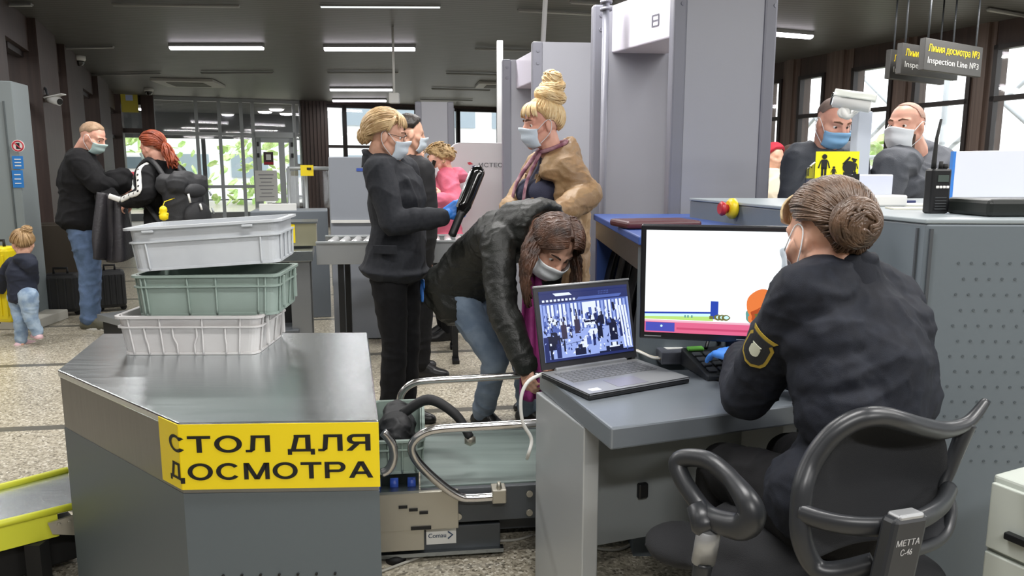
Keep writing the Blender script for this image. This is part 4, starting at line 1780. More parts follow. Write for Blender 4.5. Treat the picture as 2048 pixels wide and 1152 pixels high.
# camera picture on the screen
SCB = {}
for nm, c, e in (('cam_bg', '9db2f2', 1.0), ('cam_light', 'dfe8ff', 1.15), ('cam_mid', '5f78cf', 0.75), ('cam_dark', '1c2450', 0.5), ('cam_navy', '2e3c86', 0.6), ('cam_brown', '53486c', 0.5)):
    SCB[nm] = mat(nm, c, 0.3, emit=e)
    SCB[nm].node_tree.nodes['Principled BSDF'].inputs['Base Color'].default_value = (0.01, 0.01, 0.01, 1)
m = MB()
sx0, sx1, sy0, sy1 = 0.016, LW - 0.012, 0.03, LH - 0.016
layer = [0.0008]


def srect(x0, y0, x1, y1, mm, sl=0.0):
    layer[0] += 0.000006
    X = lambda u: sx0 + (sx1 - sx0) * u
    Y = lambda u: sy0 + (sy1 - sy0) * u
    m.poly([LS(X(x0), Y(y0), layer[0]), LS(X(x1), Y(y0), layer[0]), LS(X(min(1, max(0, x1 + sl))), Y(y1), layer[0]), LS(X(min(1, max(0, x0 + sl))), Y(y1), layer[0])], SCB[mm])


random.seed(11)
srect(0, 0, 1, 1, 'cam_bg')
srect(0, 0.82, 1, 1, 'cam_navy')
srect(0.18, 0.92, 0.36, 0.96, 'cam_light', -0.03)
srect(0.4, 0.84, 0.9, 0.88, 'cam_mid', 0.03)
for k in range(9):
    srect(0.03 + 0.042 * k, 0.845, 0.055 + 0.042 * k, 0.875, 'cam_light')
for k in range(14):
    srect(0.66 + 0.018 * (k % 7), 0.9 + 0.03 * (k // 7), 0.667 + 0.018 * (k % 7), 0.915 + 0.03 * (k // 7), 'cam_mid')
srect(0.02, 0.4, 0.98, 0.82, 'cam_mid')
for k in range(22):
    x_ = 0.03 + 0.043 * k
    srect(x_, 0.42 + 0.1 * random.random(), x_ + 0.026, 0.8, 'cam_light' if k % 3 else 'cam_bg')
srect(0.46, 0.46, 0.6, 0.8, 'cam_light')
srect(0.47, 0.5, 0.59, 0.53, 'cam_dark')
for k in range(70):
    x_, y_ = random.random() * 0.93, 0.25 + random.random() * 0.4
    w_, h_ = random.uniform(0.01, 0.04), random.uniform(0.03, 0.12)
    srect(x_, y_, x_ + w_, y_ + h_, random.choice(['cam_dark', 'cam_navy', 'cam_light', 'cam_mid', 'cam_light']), random.uniform(-0.01, 0.01))
for k in range(170):
    x_, y_ = random.random() * 0.95, 0.12 + random.random() * 0.56
    w_, h_ = random.uniform(0.004, 0.018), random.uniform(0.012, 0.06)
    srect(x_, y_, x_ + w_, y_ + h_, random.choice(['cam_dark', 'cam_light', 'cam_light', 'cam_navy', 'cam_bg']), random.uniform(-0.006, 0.006))
srect(0.22, 0.1, 0.62, 0.42, 'cam_bg', 0.16)
srect(0.3, 0.08, 0.42, 0.4, 'cam_light', 0.22)
srect(0.22, 0.22, 0.26, 0.25, 'cam_dark', 0.2)
for x_, y_, w_, h_, c_ in ((0.2, 0.3, 0.06, 0.2, 'cam_brown'), (0.35, 0.36, 0.06, 0.2, 'cam_brown'), (0.6, 0.25, 0.06, 0.28, 'cam_dark'), (0.64, 0.45, 0.05, 0.14, 'cam_dark'), (0.74, 0.2, 0.09, 0.26, 'cam_dark'),
                           (0.86, 0.24, 0.05, 0.22, 'cam_navy'), (0.04, 0.16, 0.14, 0.2, 'cam_dark'), (0.06, 0.02, 0.03, 0.2, 'cam_dark'), (0.13, 0.04, 0.05, 0.2, 'cam_navy'), (0.33, 0.05, 0.12, 0.1, 'cam_dark'),
                           (0.21, 0.12, 0.02, 0.16, 'cam_dark'), (0.68, 0.06, 0.2, 0.06, 'cam_dark'), (0.72, 0.1, 0.12, 0.02, 'cam_light'), (0.47, 0.18, 0.05, 0.12, 'cam_mid'), (0.54, 0.16, 0.03, 0.16, 'cam_navy')):
    srect(x_, y_, x_ + w_, y_ + h_, c_)
    srect(x_ + w_ * 0.3, y_ + h_, x_ + w_ * 0.7, y_ + h_ + 0.05, c_)
for x_ in (0.9, 0.935, 0.965):
    srect(x_, 0.08, x_ + 0.026, 0.7, 'cam_light', -0.03)
    srect(x_ + 0.022, 0.08, x_ + 0.03, 0.7, 'cam_mid', -0.03)
srect(0.0, 0, 0.05, 0.35, 'cam_navy')
srect(0.6, 0.0, 1.0, 0.06, 'cam_dark')
for y_ in (0.0, 0.965):
    srect(0, y_, 1, y_ + 0.035, 'cam_navy')
for k in range(90):
    x_, y_ = random.random() * 0.95, 0.04 + random.random() * 0.42
    w_, h_ = random.uniform(0.004, 0.02), random.uniform(0.01, 0.045)
    srect(x_, y_, x_ + w_, y_ + h_, random.choice(['cam_dark', 'cam_light', 'cam_mid', 'cam_navy', 'cam_bg', 'cam_light']), random.uniform(-0.01, 0.01))
obj('screen_picture', m, None, lid)

# ---- monitor
mBL = P(1289, 662, 2.25)
mdir = V((0.976, -0.216, 0)).normalized()
mup = V((0.0, 0.03, 1)).normalized()
mn = V((mdir.y, -mdir.x, 0))
if mn.y > 0:
    mn = -mn
MW, MH = 0.56, 0.31
mo0 = mBL.copy()


def MP(x, h, off=0.0):
    return mo0 + mdir * x + mup * h + mn * off


mbase = MP(MW / 2, 0, -0.1)
t = thing('monitor', 'wide black monitor showing a coloured baggage scan', 'monitor', (mbase.x, mbase.y, DZ))
m = MB()
bz = 0.016
m.slab([MP(-bz, -0.022, 0.006), MP(MW + bz, -0.022, 0.006), MP(MW + bz, MH + bz, 0.006), MP(-bz, MH + bz, 0.006)], -mn * 0.03, bev=0.005)
m.slab([MP(0.1, 0.03, -0.02), MP(MW - 0.1, 0.03, -0.02), MP(MW - 0.1, MH - 0.03, -0.02), MP(0.1, MH - 0.03, -0.02)], -mn * 0.035, bev=0.01)
cas = obj('casing', m, mat('monitor_black', '16171b', 0.3), t)
SM = {}
for nm, c, e in (('scan_white', 'f7fdff', 1.25), ('scan_blue', '1f49c8', 0.8), ('scan_indigo', '4650c4', 0.9), ('scan_pink', 'ee6a94', 0.95), ('scan_pinkline', 'd84a78', 0.9), ('scan_palepink', 'f6b8cc', 1.0), ('scan_orange', 'f0803c', 1.0),
                 ('scan_deeporange', 'c8541c', 0.8), ('scan_green', 'bfe87c', 1.0), ('scan_teal', '6ab0a8', 0.8), ('scan_olive', '8a8a3c', 0.6), ('scan_sky', 'c9f1f5', 1.1)):
    SM[nm] = mat(nm, c, 0.3, emit=e)
    SM[nm].node_tree.nodes['Principled BSDF'].inputs['Base Color'].default_value = (0.02, 0.02, 0.02, 1)
m = MB()
ml = [0.0066]


def mr(x0, y0, x1, y1, c, dy=0.0):
    ml[0] += 0.00003
    m.poly([MP(x0 * MW, y0 * MH, ml[0]), MP(x1 * MW, (y0 + dy) * MH, ml[0]), MP(x1 * MW, (y1 + dy) * MH, ml[0]), MP(x0 * MW, y1 * MH, ml[0])], SM[c])


def mell(cx, cy, rx, ry, c, n=30, wob=0.06):
    ml[0] += 0.00003
    m.poly([MP((cx + rx * cos(a) * (1 + wob * sin(5 * a + 1))) * MW, (cy + ry * sin(a) * (1 + wob * cos(4 * a))) * MH, ml[0]) for a in [2 * pi * i / n for i in range(n)]], SM[c])


mr(0, 0, 1, 1, 'scan_white')
mr(0.0, 0.13, 0.36, 0.175, 'scan_green')
mr(0.0, 0.155, 0.36, 0.185, 'scan_sky', 0.02)
mr(0.0, 0.182, 0.355, 0.2, 'scan_blue', 0.02)
mr(0.345, 0.15, 0.385, 0.325, 'scan_blue')
mr(0.34, 0.15, 0.36, 0.18, 'scan_olive')
for k in range(3):
    mell(0.385 + 0.02 * k, 0.168, 0.022, 0.028, 'scan_olive')
    mell(0.388 + 0.02 * k, 0.17, 0.013, 0.016, 'scan_sky')
for x_ in (0.21, 0.225, 0.245):
    mr(x_, 0.155, x_ + 0.008, 0.18, 'scan_teal')
mell(0.555, 0.2, 0.03, 0.075, 'scan_teal')
mell(0.555, 0.17, 0.018, 0.04, 'scan_orange')
mell(0.61, 0.3, 0.083, 0.155, 'scan_orange', wob=0.02)
mell(0.61, 0.2, 0.06, 0.08, 'scan_deeporange', wob=0.12)
mell(0.6, 0.2, 0.03, 0.03, 'scan_olive', wob=0.2)
mell(0.63, 0.25, 0.035, 0.04, 'scan_orange', wob=0.2)
mr(0, 0.0, 1, 0.125, 'scan_pink')
mr(0, 0.105, 1, 0.125, 'scan_palepink')
mr(0.17, 0.035, 1, 0.055, 'scan_pinkline')
mr(0.006, 0.012, 0.16, 0.1, 'scan_indigo')
mell(0.09, 0.065, 0.006, 0.012, 'scan_sky')
obj('scan_picture', m, None, cas)
m = MB()
for x_, w_ in ((0.0, 0.05), (0.27, 0.03)):
    m.box(MP(x_ + w_ / 2, -0.012, 0.0068), (w_, 0.001, 0.003), math.atan2(mdir.y, mdir.x))
obj('bezel_marks', m, mat('mark_silver', '85878b', 0.4), cas)
m = MB()
m.box(MP(MW / 2, 0.0, -0.08) - ZUP * 0.0, (0.07, 0.05, 0.3), math.atan2(mdir.y, mdir.x))
obj('stand_neck', m, BLACK, t)
m = MB()
m.lathe(V((mbase.x, mbase.y, DZ)), [(0.085, 0.0), (0.085, 0.008), (0.04, 0.016)], n=30)
obj('stand_base', m, BLACK, t)

# small converter box with white label and cables
q = G(1350, 724, DZ)
t = thing('converter_box', 'small dark grey box with white label between laptop and keyboard', 'box', (q.x, q.y, DZ))
m = MB()
m.box((q.x, q.y + 0.03, DZ + 0.022), (0.12, 0.13, 0.044), 0.1, bev=0.004)
obj('casing', m, mat('box_grey', '5a5d66', 0.45), t)
m = MB()
m.box((q.x - 0.005, q.y + 0.03, DZ + 0.0445), (0.06, 0.05, 0.0015), 0.25)
obj('paper_label', m, PAPER, t)
for k, (o1, colr) in enumerate(((0.0, WHITE), (0.02, mat('cable_cream', 'd6cfbf', 0.5)))):
    m = MB()
    a = V((q.x - 0.055, q.y - 0.02 + o1, DZ + 0.016))
    m.tube(smooth_path([a, a + V((-0.03, 0.0, 0.004)), a + V((-0.08, 0.03, 0.02)), a + V((-0.15, 0.07, 0.012))], 5), 0.0042, 8, m=colr)
    m.tube([a, a + V((0.018, -0.002, 0))], 0.0055, 8, m=mat('plug_gold', 'b9973f', 0.4, 0.6))
    single('signal_cable', m, None, ('white cable plugged into the small converter box', 'cream cable beside the white one at the converter box')[k], 'cable')

# console keyboard in front of the operator
k0 = G(1383, 690, DZ + 0.05)
k1 = G(1415, 760, DZ + 0.005)
kxv = V((0.97, 0.2, 0)).normalized()
kyv = V((-kxv.y, kxv.x, 0))
ko = flat_(k1)
KW, KD = 0.4, 0.2
t = thing('control_console', 'black sloped operator keyboard console under the gloved hand', 'keyboard', ko + kxv * KW / 2 + ZUP * DZ)
m = MB()


def KP(x, y, z):
    return ko + kxv * x + kyv * y + ZUP * (DZ + z)


m.slab([KP(0, 0, 0.001), KP(0, KD, 0.001), KP(0, KD, 0.06), KP(0, 0, 0.018)], kxv * KW, bev=0.004)
obj('casing', m, mat('console_black', '26292d', 0.4), t)
sl = (KP(0, KD, 0.06) - KP(0, 0, 0.018)).normalized()
sn = kxv.cross(sl).normalized()
KM = Matrix((kxv, sl, sn)).transposed()
kb = MB()
for r_ in range(4):
    for k in range(9):
        kb.box(KP(0.03 + 0.038 * k, 0, 0.018) + sl * (0.035 + 0.036 * r_) + sn * 0.004, (0.028, 0.024, 0.006), KM, bev=0.002)
obj('keys', kb, mat('console_keys', '5c6066', 0.4), t)
kb = MB()
kb.box(KP(0.04, 0, 0.018) + sl * 0.18 + sn * 0.006, (0.055, 0.022, 0.01), KM, bev=0.003)
obj('green_key', kb, mat('key_green', '7ed058', 0.4), t)
kb = MB()
kb.tube(smooth_path([KP(0.08, KD - 0.02, 0.058), KP(0.1, KD, 0.085), KP(0.13, KD + 0.02, 0.08), KP(0.16, KD + 0.04, 0.06)], 5), 0.006, 8)
obj('cable_stub', kb, BLACK, t)

# cables hanging off the desk edge, floor cables
m = MB()
e = DP(0.0, 0.5, DZ)
m.tube(smooth_path([e + ZUP * 0.01 + dx * 0.02, e - dx * 0.03 - ZUP * 0.01, e - dx * 0.055 - ZUP * 0.06, e - dx * 0.05 - ZUP * 0.14, e - dx * 0.02 - ZUP * 0.2, e - dx * 0.03 - ZUP * 0.25, e + dl * 0.09 - ZUP * 0.3], 6), 0.006, 8)
single('hanging_cable', m, WHITE, 'white cable hanging off the back left corner of the desk', 'cable', base=e - ZUP * 0.3)
for pts, lab, cname in ((((762, 1143), (830, 1118), (900, 1093), (970, 1083), (1030, 1080), (1065, 1070)), 'long pale cable lying on the floor below the conveyor', 'floor_cable'),
                 (((1170, 1088), (1200, 1098), (1235, 1100), (1262, 1088), (1275, 1068)), 'short pale cable on the floor under the desk', 'floor_cable')):
    m = MB()
    m.tube(smooth_path([G(px, py, 0.006) for px, py in pts], 6), 0.005, 8)
    single(cname, m, mat('cable_pale', 'aaa89f', 0.5), lab, 'cable')

# ---- white drawer unit lower right
q = G(1987, 948, 0.70)
t = thing('drawer_unit', 'cream metal drawer cabinet at the bottom right corner', 'cabinet', (q.x + 0.2, q.y - 0.1, 0))
wd = V((0.43, -0.9, 0)).normalized()
wb = V((-wd.y, wd.x, 0))
q0_ = flat_(q)
WDW, WDD = 0.4, 0.3
W_ = lambda x, y, z: q0_ + wd * x + wb * y * 1.0 + ZUP * z
m = MB()
m.prism([W_(0, 0, 0), W_(WDW, 0, 0), W_(WDW, WDD, 0), W_(0, WDD, 0)], 0.0, 0.70, bev=0.006)
obj('body', m, OFFWHITE, t)
wrot = math.atan2(wd.y, wd.x)
for k, (z0, z1) in enumerate(((0.535, 0.685), (0.29, 0.525), (0.03, 0.28))):
    m = MB()
    m.box(W_(WDW / 2, -0.006, (z0 + z1) / 2), (WDW - 0.01, 0.014, z1 - z0), wrot, bev=0.003)
    d = obj('drawer', m, OFFWHITE, t)
    m = MB()
    m.box(W_(0.075, -0.02, z0 + 0.05), (0.05, 0.018, 0.016), wrot, bev=0.003)
    obj('handle', m, BLACK, d)

# ---- yellow edged conveyor at the left edge
yz = 0.26
y0, y1 = G(135, 940, yz), G(-140, 1010, yz)
n0, n1 = G(148, 1012, yz), G(-140, 1082, yz)
t = thing('yellow_conveyor', 'low steel conveyor with yellow side rails at the lower left', 'conveyor', flat_((y0 + y1 + n0 + n1) / 4))
yd = flat_(y1 - y0).normalized()
e0 = flat_(y0) - yd * 0.02
m = MB()
m.slab([V((p.x, p.y, yz - 0.014)) for p in (y0, y1, n1, n0)], ZUP * 0.008)
obj('deck', m, TOPSTEEL, t)
for a, b in ((y0, y1), (n0, n1)):
    m = MB()
    m.tube([a, b], 0.013, 8)
    d = flat_(b - a)
    m.box((a + b) / 2 - ZUP * 0.045, (d.length - (0.1 if a is n0 else 0), 0.012, 0.085), math.atan2(d.y, d.x))
    obj('side_rail', m, YELLOWPAINT, t)
m = MB()
d = flat_(n1 - n0).normalized()
nn = V((-d.y, d.x, 0))
if nn.y > 0:
    nn = -nn
m.slab([n0 + nn * 0.01 - ZUP * 0.02 - d * 0.04, n0 + nn * 0.01 + d * 0.08 - ZUP * 0.03, n0 + nn * 0.01 + d * 0.07 - ZUP * 0.07, n0 + nn * 0.01 - d * 0.04 - ZUP * 0.11, n0 + nn * 0.01 - d * 0.16 - ZUP * 0.08], nn * 0.01)
for k in range(3):
    m.tube([n0 + nn * 0.02 + d * (0.05 - 0.03 * k) - ZUP * 0.042, n0 + nn * 0.028 + d * (0.05 - 0.03 * k) - ZUP * 0.042], 0.006, 8)
obj('end_bracket', m, ZINC, t)
for a, b in ((y0, y1), (n0, n1)):
    for k in (0.3, 0.92):
        m = MB()
        c = a + (b - a) * k
        m.box((c.x, c.y, (yz - 0.09) / 2), (0.05, 0.05, yz - 0.09))
        obj('leg', m, RUBBER, t)  # legs coloured black to sink into the shade below the deck
m = MB()
c = flat_((y0 + y1 + n0 + n1) / 4)
m.box(c + ZUP * 0.09, (0.4, 0.2, 0.12), math.atan2(yd.y, yd.x), bev=0.01)  # black block put in for the dark shade under the deck
obj('shade_block', m, RUBBER, t)
# ------------------------------------------------------------------ second checkpoint line in the background
# roller conveyor
RZc = 0.87
ra, rb = P(632, 488, 5.15), P(1010, 488, 5.3)
rd = flat_(rb - ra).normalized()
rp = V((-rd.y, rd.x, 0))
rl = flat_(rb - ra).length
rrot = math.atan2(rd.y, rd.x)
r0 = flat_(ra)


def RC(a, b, z):
    return r0 + rd * a + rp * b + ZUP * z


t = thing('roller_conveyor', 'steel roller conveyor on dark legs behind the woman officer', 'conveyor', RC(rl / 2, 0.25, 0))
m = MB()
for b in (0.0, 0.5):
    m.box(RC(rl / 2, b, RZc - 0.075), (rl, 0.02, 0.15), rrot, bev=0.003)
obj('side_rail', m, mat('satin_steel', 'a4a7a9', 0.4, 0.6), t)
m = MB()
for b in (0.0, 0.5):
    m.box(RC(rl / 2, b, RZc + 0.004), (rl, 0.035, 0.012), rrot)
obj('rail_lip', m, ALU, t)
for k in range(15):
    m = MB()
    a = 0.08 + (rl - 0.14) * k / 14
    m.tube([RC(a, 0.015, RZc - 0.02), RC(a, 0.485, RZc - 0.02)], 0.028, 12)
    obj('roller', m, mat('roller_steel', 'd5d6d6', 0.3, 0.5), t)
for a in (0.16, 0.95):
    for b in (0.03, 0.47):
        m = MB()
        m.box(RC(a, b, (RZc - 0.1) / 2), (0.04, 0.04, RZc - 0.1), rrot)
        m.box(RC(a, b - 0.02, 0.012), (0.05, 0.16, 0.024), rrot)
        obj('leg', m, BLACK, t)

# scanner of the second line
sx0, sx1 = P(656, 315, 5.95), P(735, 315, 5.97)
sd = flat_(sx1 - sx0).normalized()
t = thing('second_scanner', 'pale grey baggage scanner cabinet left of the woman officer', 'scanner', flat_(sx0) + sd * 0.4)
sr = math.atan2(sd.y, sd.x)
sp = V((-sd.y, sd.x, 0))
SGR = mat('second_scanner_grey', '8e939b', 0.42)
q = flat_(sx0) + sd * 0.4 + sp * 0.35
m = MB()
m.box(q - sd * 0.09 + ZUP * 1.1, (0.62, 0.7, 0.74), sr, bev=0.01)
m.box(q - sd * 0.09 + ZUP * 0.36, (0.62, 0.66, 0.7), sr)
obj('cabinet', m, SGR, t)
m = MB()
m.box(flat_(sx0) + sd * 0.26 - sp * 0.004 + ZUP * 1.37, (0.085, 0.004, 0.024), sr)
obj('logo_plate', m, mat('logo_blue', '3a55a8', 0.5), t)
m = MB()
m.box(flat_(sx0) + sd * 0.33 - sp * 0.0 + ZUP * 0.965, (0.64, 0.05, 0.022), sr)
obj('shelf_strip', m, WHITE, t)
m = MB()
m.box(q + sd * 0.05 + ZUP * 1.5, (0.36, 0.3, 0.05), sr, bev=0.01)
obj('top_box', m, WHITE, t)

# stainless packing table with raised back box
ta, tb_ = P(560, 527, 5.0), P(626, 527, 5.05)
td = flat_(tb_ - ta).normalized()
tp = V((-td.y, td.x, 0))
trt = math.atan2(td.y, td.x)
t0 = flat_(tb_)


def TP(a, b, z):
    return t0 - td * a + tp * b + ZUP * z


t = thing('packing_table', 'stainless steel packing table behind the tray stack', 'table', TP(0.35, 0.3, 0))
m = MB()
m.box(TP(0.35, 0.3, 0.79), (0.7, 0.6, 0.07), trt, bev=0.004)
obj('tabletop', m, STEEL, t)
for a, b in ((0.09, 0.06), (0.6, 0.06), (0.09, 0.52), (0.6, 0.52)):
    m = MB()
    m.box(TP(a, b, 0.38), (0.13, 0.05, 0.76), trt)
    obj('leg', m, mat('leg_steel', '8a8d90', 0.4, 0.7), t)
m = MB()
m.box(TP(0.35, 0.4, 0.5), (0.5, 0.25, 0.48), trt)
obj('dark_cabinet', m, BLACK, t)
for k in range(2):
    m = MB()
    m.box(TP(0.32, 0.15, 0.1 + 0.13 * k), (0.42, 0.3, 0.11), trt, bev=0.004)
    d = obj('drawer_box', m, mat('drawer_dark', '55595d', 0.45), t)
    m = MB()
    m.box(TP(0.26 - 0.06 * (1 - k), -0.002, 0.1 + 0.13 * k), (0.11, 0.003, 0.045), trt)
    obj('paper_label', m, PAPER, d)
# metal bin on the table with yellow sticker
m = MB()
qa, qb = P(577, 485, 5.35), P(634, 485, 5.4)
c = flat_(qa + qb) / 2
t = thing('steel_bin', 'shallow steel bin with yellow sticker behind the tray stack', 'bin', (c.x, c.y, 0.825))
w = flat_(qb - qa).length
m.box((c.x, c.y, 0.92), (w, 0.3, 0.16), trt, bev=0.004)
obj('body', m, mat('bin_steel', 'b0ad92', 0.35, 0.7), t)
m = MB()
m.box((c.x, c.y, 1.004), (w + 0.02, 0.32, 0.012), trt)
obj('rim', m, STEEL, t)
m = MB()
m.box(V((c.x, c.y, 0.93)) - td * (w / 2 - 0.02) - tp * 0.153, (0.07, 0.004, 0.13), trt)
m.box(V((c.x, c.y, 0.95)) - td * (w / 2 - 0.02) - tp * 0.156, (0.03, 0.003, 0.035), trt, INK)
m.box(V((c.x, c.y, 0.9)) - td * (w / 2 - 0.02) - tp * 0.156, (0.03, 0.003, 0.035), trt, INK)
obj('warning_sticker', m, YELLOW, t)

# grey desk with white document strip behind
qa, qb = P(505, 428, 7.0), P(655, 428, 7.2)
c = flat_(qa + qb) / 2
w = flat_(qb - qa).length
t = thing('reception_counter', 'grey counter with white document strip in front of the glass door', 'counter', c)
m = MB()
m.box(c + ZUP * 0.5, (w, 0.5, 1.0), trt, bev=0.01)
obj('body', m, mat('counter_grey', '666d74', 0.45), t)
m = MB()
m.box(flat_(P(556, 415, 6.95)) + ZUP * 1.02, (0.33, 0.03, 0.085), trt, bev=0.004)
obj('document_strip', m, WHITE, t)

# rail gate with yellow sticker
ga, gb = P(576, 335, 8.6), P(660, 335, 8.9)
gd = flat_(gb - ga).normalized()
gl = flat_(gb - ga).length
t = thing('barrier_gate', 'pale tube barrier with yellow sticker by the brown column', 'barrier', flat_(ga + gb) / 2)
m = MB()
g0, g1 = flat_(ga), flat_(gb)
for q in (g0, g0 + gd * 0.2, g1):
    m.cyl(q, q + ZUP * 1.39, 0.022, n=10)
for z in (1.39, 0.55):
    m.tube([g0 + ZUP * z, g1 + ZUP * z], 0.022, 10)
obj('frame', m, ALU, t)
m = MB()
m.slab([g0 + gd * 0.02 + ZUP * 0.58, g1 - gd * 0.02 + ZUP * 0.58, g1 - gd * 0.02 + ZUP * 1.36, g0 + gd * 0.02 + ZUP * 1.36], V((0, 0.01, 0)))
obj('glass_panel', m, GLASS, t)
m = MB()
c = hit(614, 341, g0 + V((0, -0.02, 0)), V((0, 1, 0)))
m.box(c, (0.15, 0.006, 0.12), math.atan2(gd.y, gd.x))
m.box(c + V((-0.02, -0.005, 0.02)), (0.03, 0.002, 0.03), 0, INK)
m.box(c + V((0.025, -0.005, 0.02)), (0.05, 0.002, 0.025), 0, INK)
obj('yellow_sticker', m, YELLOW, t)

# white screening panel with lettering
pa = P(898, 285, 6.35)
pb = P(1075, 285, 6.5)
pd = flat_(pb - pa).normalized()
pz = pa.z
pw = flat_(pb - pa).length
pp = V((-pd.y, pd.x, 0))
t = thing('branded_panel', 'pale grey rounded panel with lettering behind the raised black detector', 'panel', flat_(pa + pb) / 2)
m = MB()
pr = 0.09
pts = [flat_(pa), flat_(pb)]
outline = [flat_(pb) + ZUP * 0.1, flat_(pb) + ZUP * pz]
for k in range(6):
    a = pi / 2 + pi / 2 * k / 5
    outline.append(flat_(pa) + pd * (pr + pr * cos(a)) + ZUP * (pz - pr + pr * sin(a)))
outline.append(flat_(pa) + ZUP * 0.1)
m.slab(outline, pp * 0.05, bev=0.006)
obj('board', m, mat('panel_pale', 'c4c2c4', 0.4), t)
m = MB()
for k in (0.1, 0.9):
    m.box(flat_(pa) + pd * pw * k + pp * 0.03 + ZUP * 0.05, (0.08, 0.3, 0.1), math.atan2(pd.y, pd.x))
obj('foot', m, DARKGREY, t)
m = MB()
lo_ = hit(958, 334, flat_(pa) - pp * 0.004, pp)
text(m, 'ИСТЕС', lo_, pd, ZUP, 0.034, mat('letter_grey', '6c6c70', 0.5), 0.012, 0.2)
lo2 = hit(945, 330, flat_(pa) - pp * 0.004, pp)
for k, mm in ((0, mat('logo_red', 'b8404c', 0.5)), (1, mat('logo_navy', '3c4478', 0.5))):
    m.slab([lo2 + pd * (-0.045 + 0.04 * k) + ZUP * (0.02 - 0.03 * k), lo2 + pd * (-0.02 + 0.04 * k) + ZUP * (0.026 - 0.03 * k), lo2 + pd * (0.005 + 0.04 * k) + ZUP * (0.008 - 0.03 * k), lo2 + pd * (-0.03 + 0.04 * k) + ZUP * (0.0 - 0.03 * k)], -pp * 0.001, m=mm)
obj('lettering', m, None, t)

# small white arch far behind
arch('small white detector arch behind the dark-haired man', 832, 908, 8.6, 9.4, 2.12, 1.6, xshift=-0.05)

# ---- luggage on the floor at left
def suitcase(label, c, w, d, h, rz, material, wheels=True):
    t = thing('suitcase', label, 'suitcase', c, rz)
    m = MB()
    m.box((0, 0, h / 2 + 0.04), (w, d, h), bev=0.035)
    obj('shell', m, material, t, local=True)
    m = MB()
    for k in range(5):
        m.box((-w / 2 + w * (k + 0.5) / 5, -d / 2 - 0.004, h / 2 + 0.04), (w * 0.05, 0.012, h * 0.8), bev=0.003)
    obj('rib', m, material, t, local=True)
    m = MB()
    m.tube([(-w * 0.18, 0, h + 0.03), (-w * 0.18, 0, h + 0.09), (w * 0.18, 0, h + 0.09), (w * 0.18, 0, h + 0.03)], 0.012, 8)
    obj('handle', m, RUBBER, t, local=True)
    for sx in (-1, 1):
        m = MB()
        m.tube([(sx * w * 0.38, -0.02, 0.03), (sx * w * 0.38, 0.02, 0.03)], 0.03, 12)
        obj('wheel', m, RUBBER, t, local=True)
    return t


c = G(97, 640, 0)
suitcase('black ribbed suitcase standing behind the man in jeans, at his left', (c.x, c.y + 0.25, 0), 0.33, 0.22, 0.36, 0.2, SOFTBLACK)
c = G(192, 632, 0)
suitcase('black suitcase standing right of the legs of the man in jeans', (c.x, c.y + 0.3, 0), 0.26, 0.22, 0.36, 0.5, SOFTBLACK)
c = P(12, 632, 6.0)
c.z = 0
suitcase('yellow child suitcase standing beside the toddler', (c.x - 0.08, c.y + 0.12, 0.09), 0.26, 0.2, 0.62, -0.1, mat('yellow_plastic', 'e8d21c', 0.35))
c = P(122, 600, 7.6)
m = MB()
m.box((c.x, c.y, 0.42), (0.42, 0.3, 0.84), RAW, bev=0.02)
single('brown_cabinet', m, mat('dark_olive_board', '3c352b', 0.5), 'dark brown cabinet behind the man in jeans', 'cabinet')
# low grey bench edge under the yellow suitcase
c0, c1 = G(-40, 655, 0), G(70, 660, 0)
m = MB()
m.box((c0 + c1) / 2 + ZUP * 0.045 + V((0, 0.2, 0)), ((c1 - c0).length, 0.5, 0.09), 0.05, bev=0.01)
single('floor_ramp', m, mat('ramp_pale', 'b9b7ae', 0.5), 'low pale platform at the left edge behind the toddler', 'platform')
# dark conveyor end near the red-haired woman
c0, c1 = P(212, 612, 5.9), P(275, 585, 6.1)
d = flat_(c1 - c0).normalized()
m = MB()
m.box(flat_(c0 + c1) / 2 + d * 0.15 + V((0, 0.15, 0.16)), (0.7, 0.4, 0.05), math.atan2(d.y, d.x), mat('conveyor_edge', '8c8f90', 0.4, 0.4))
m.box(flat_(c0 + c1) / 2 + d * 0.15 + V((0, 0.15, 0.075)), (0.64, 0.34, 0.14), math.atan2(d.y, d.x), SOFTBLACK)
single('baggage_step', m, None, 'low dark baggage step with steel edge behind the trays', 'step')
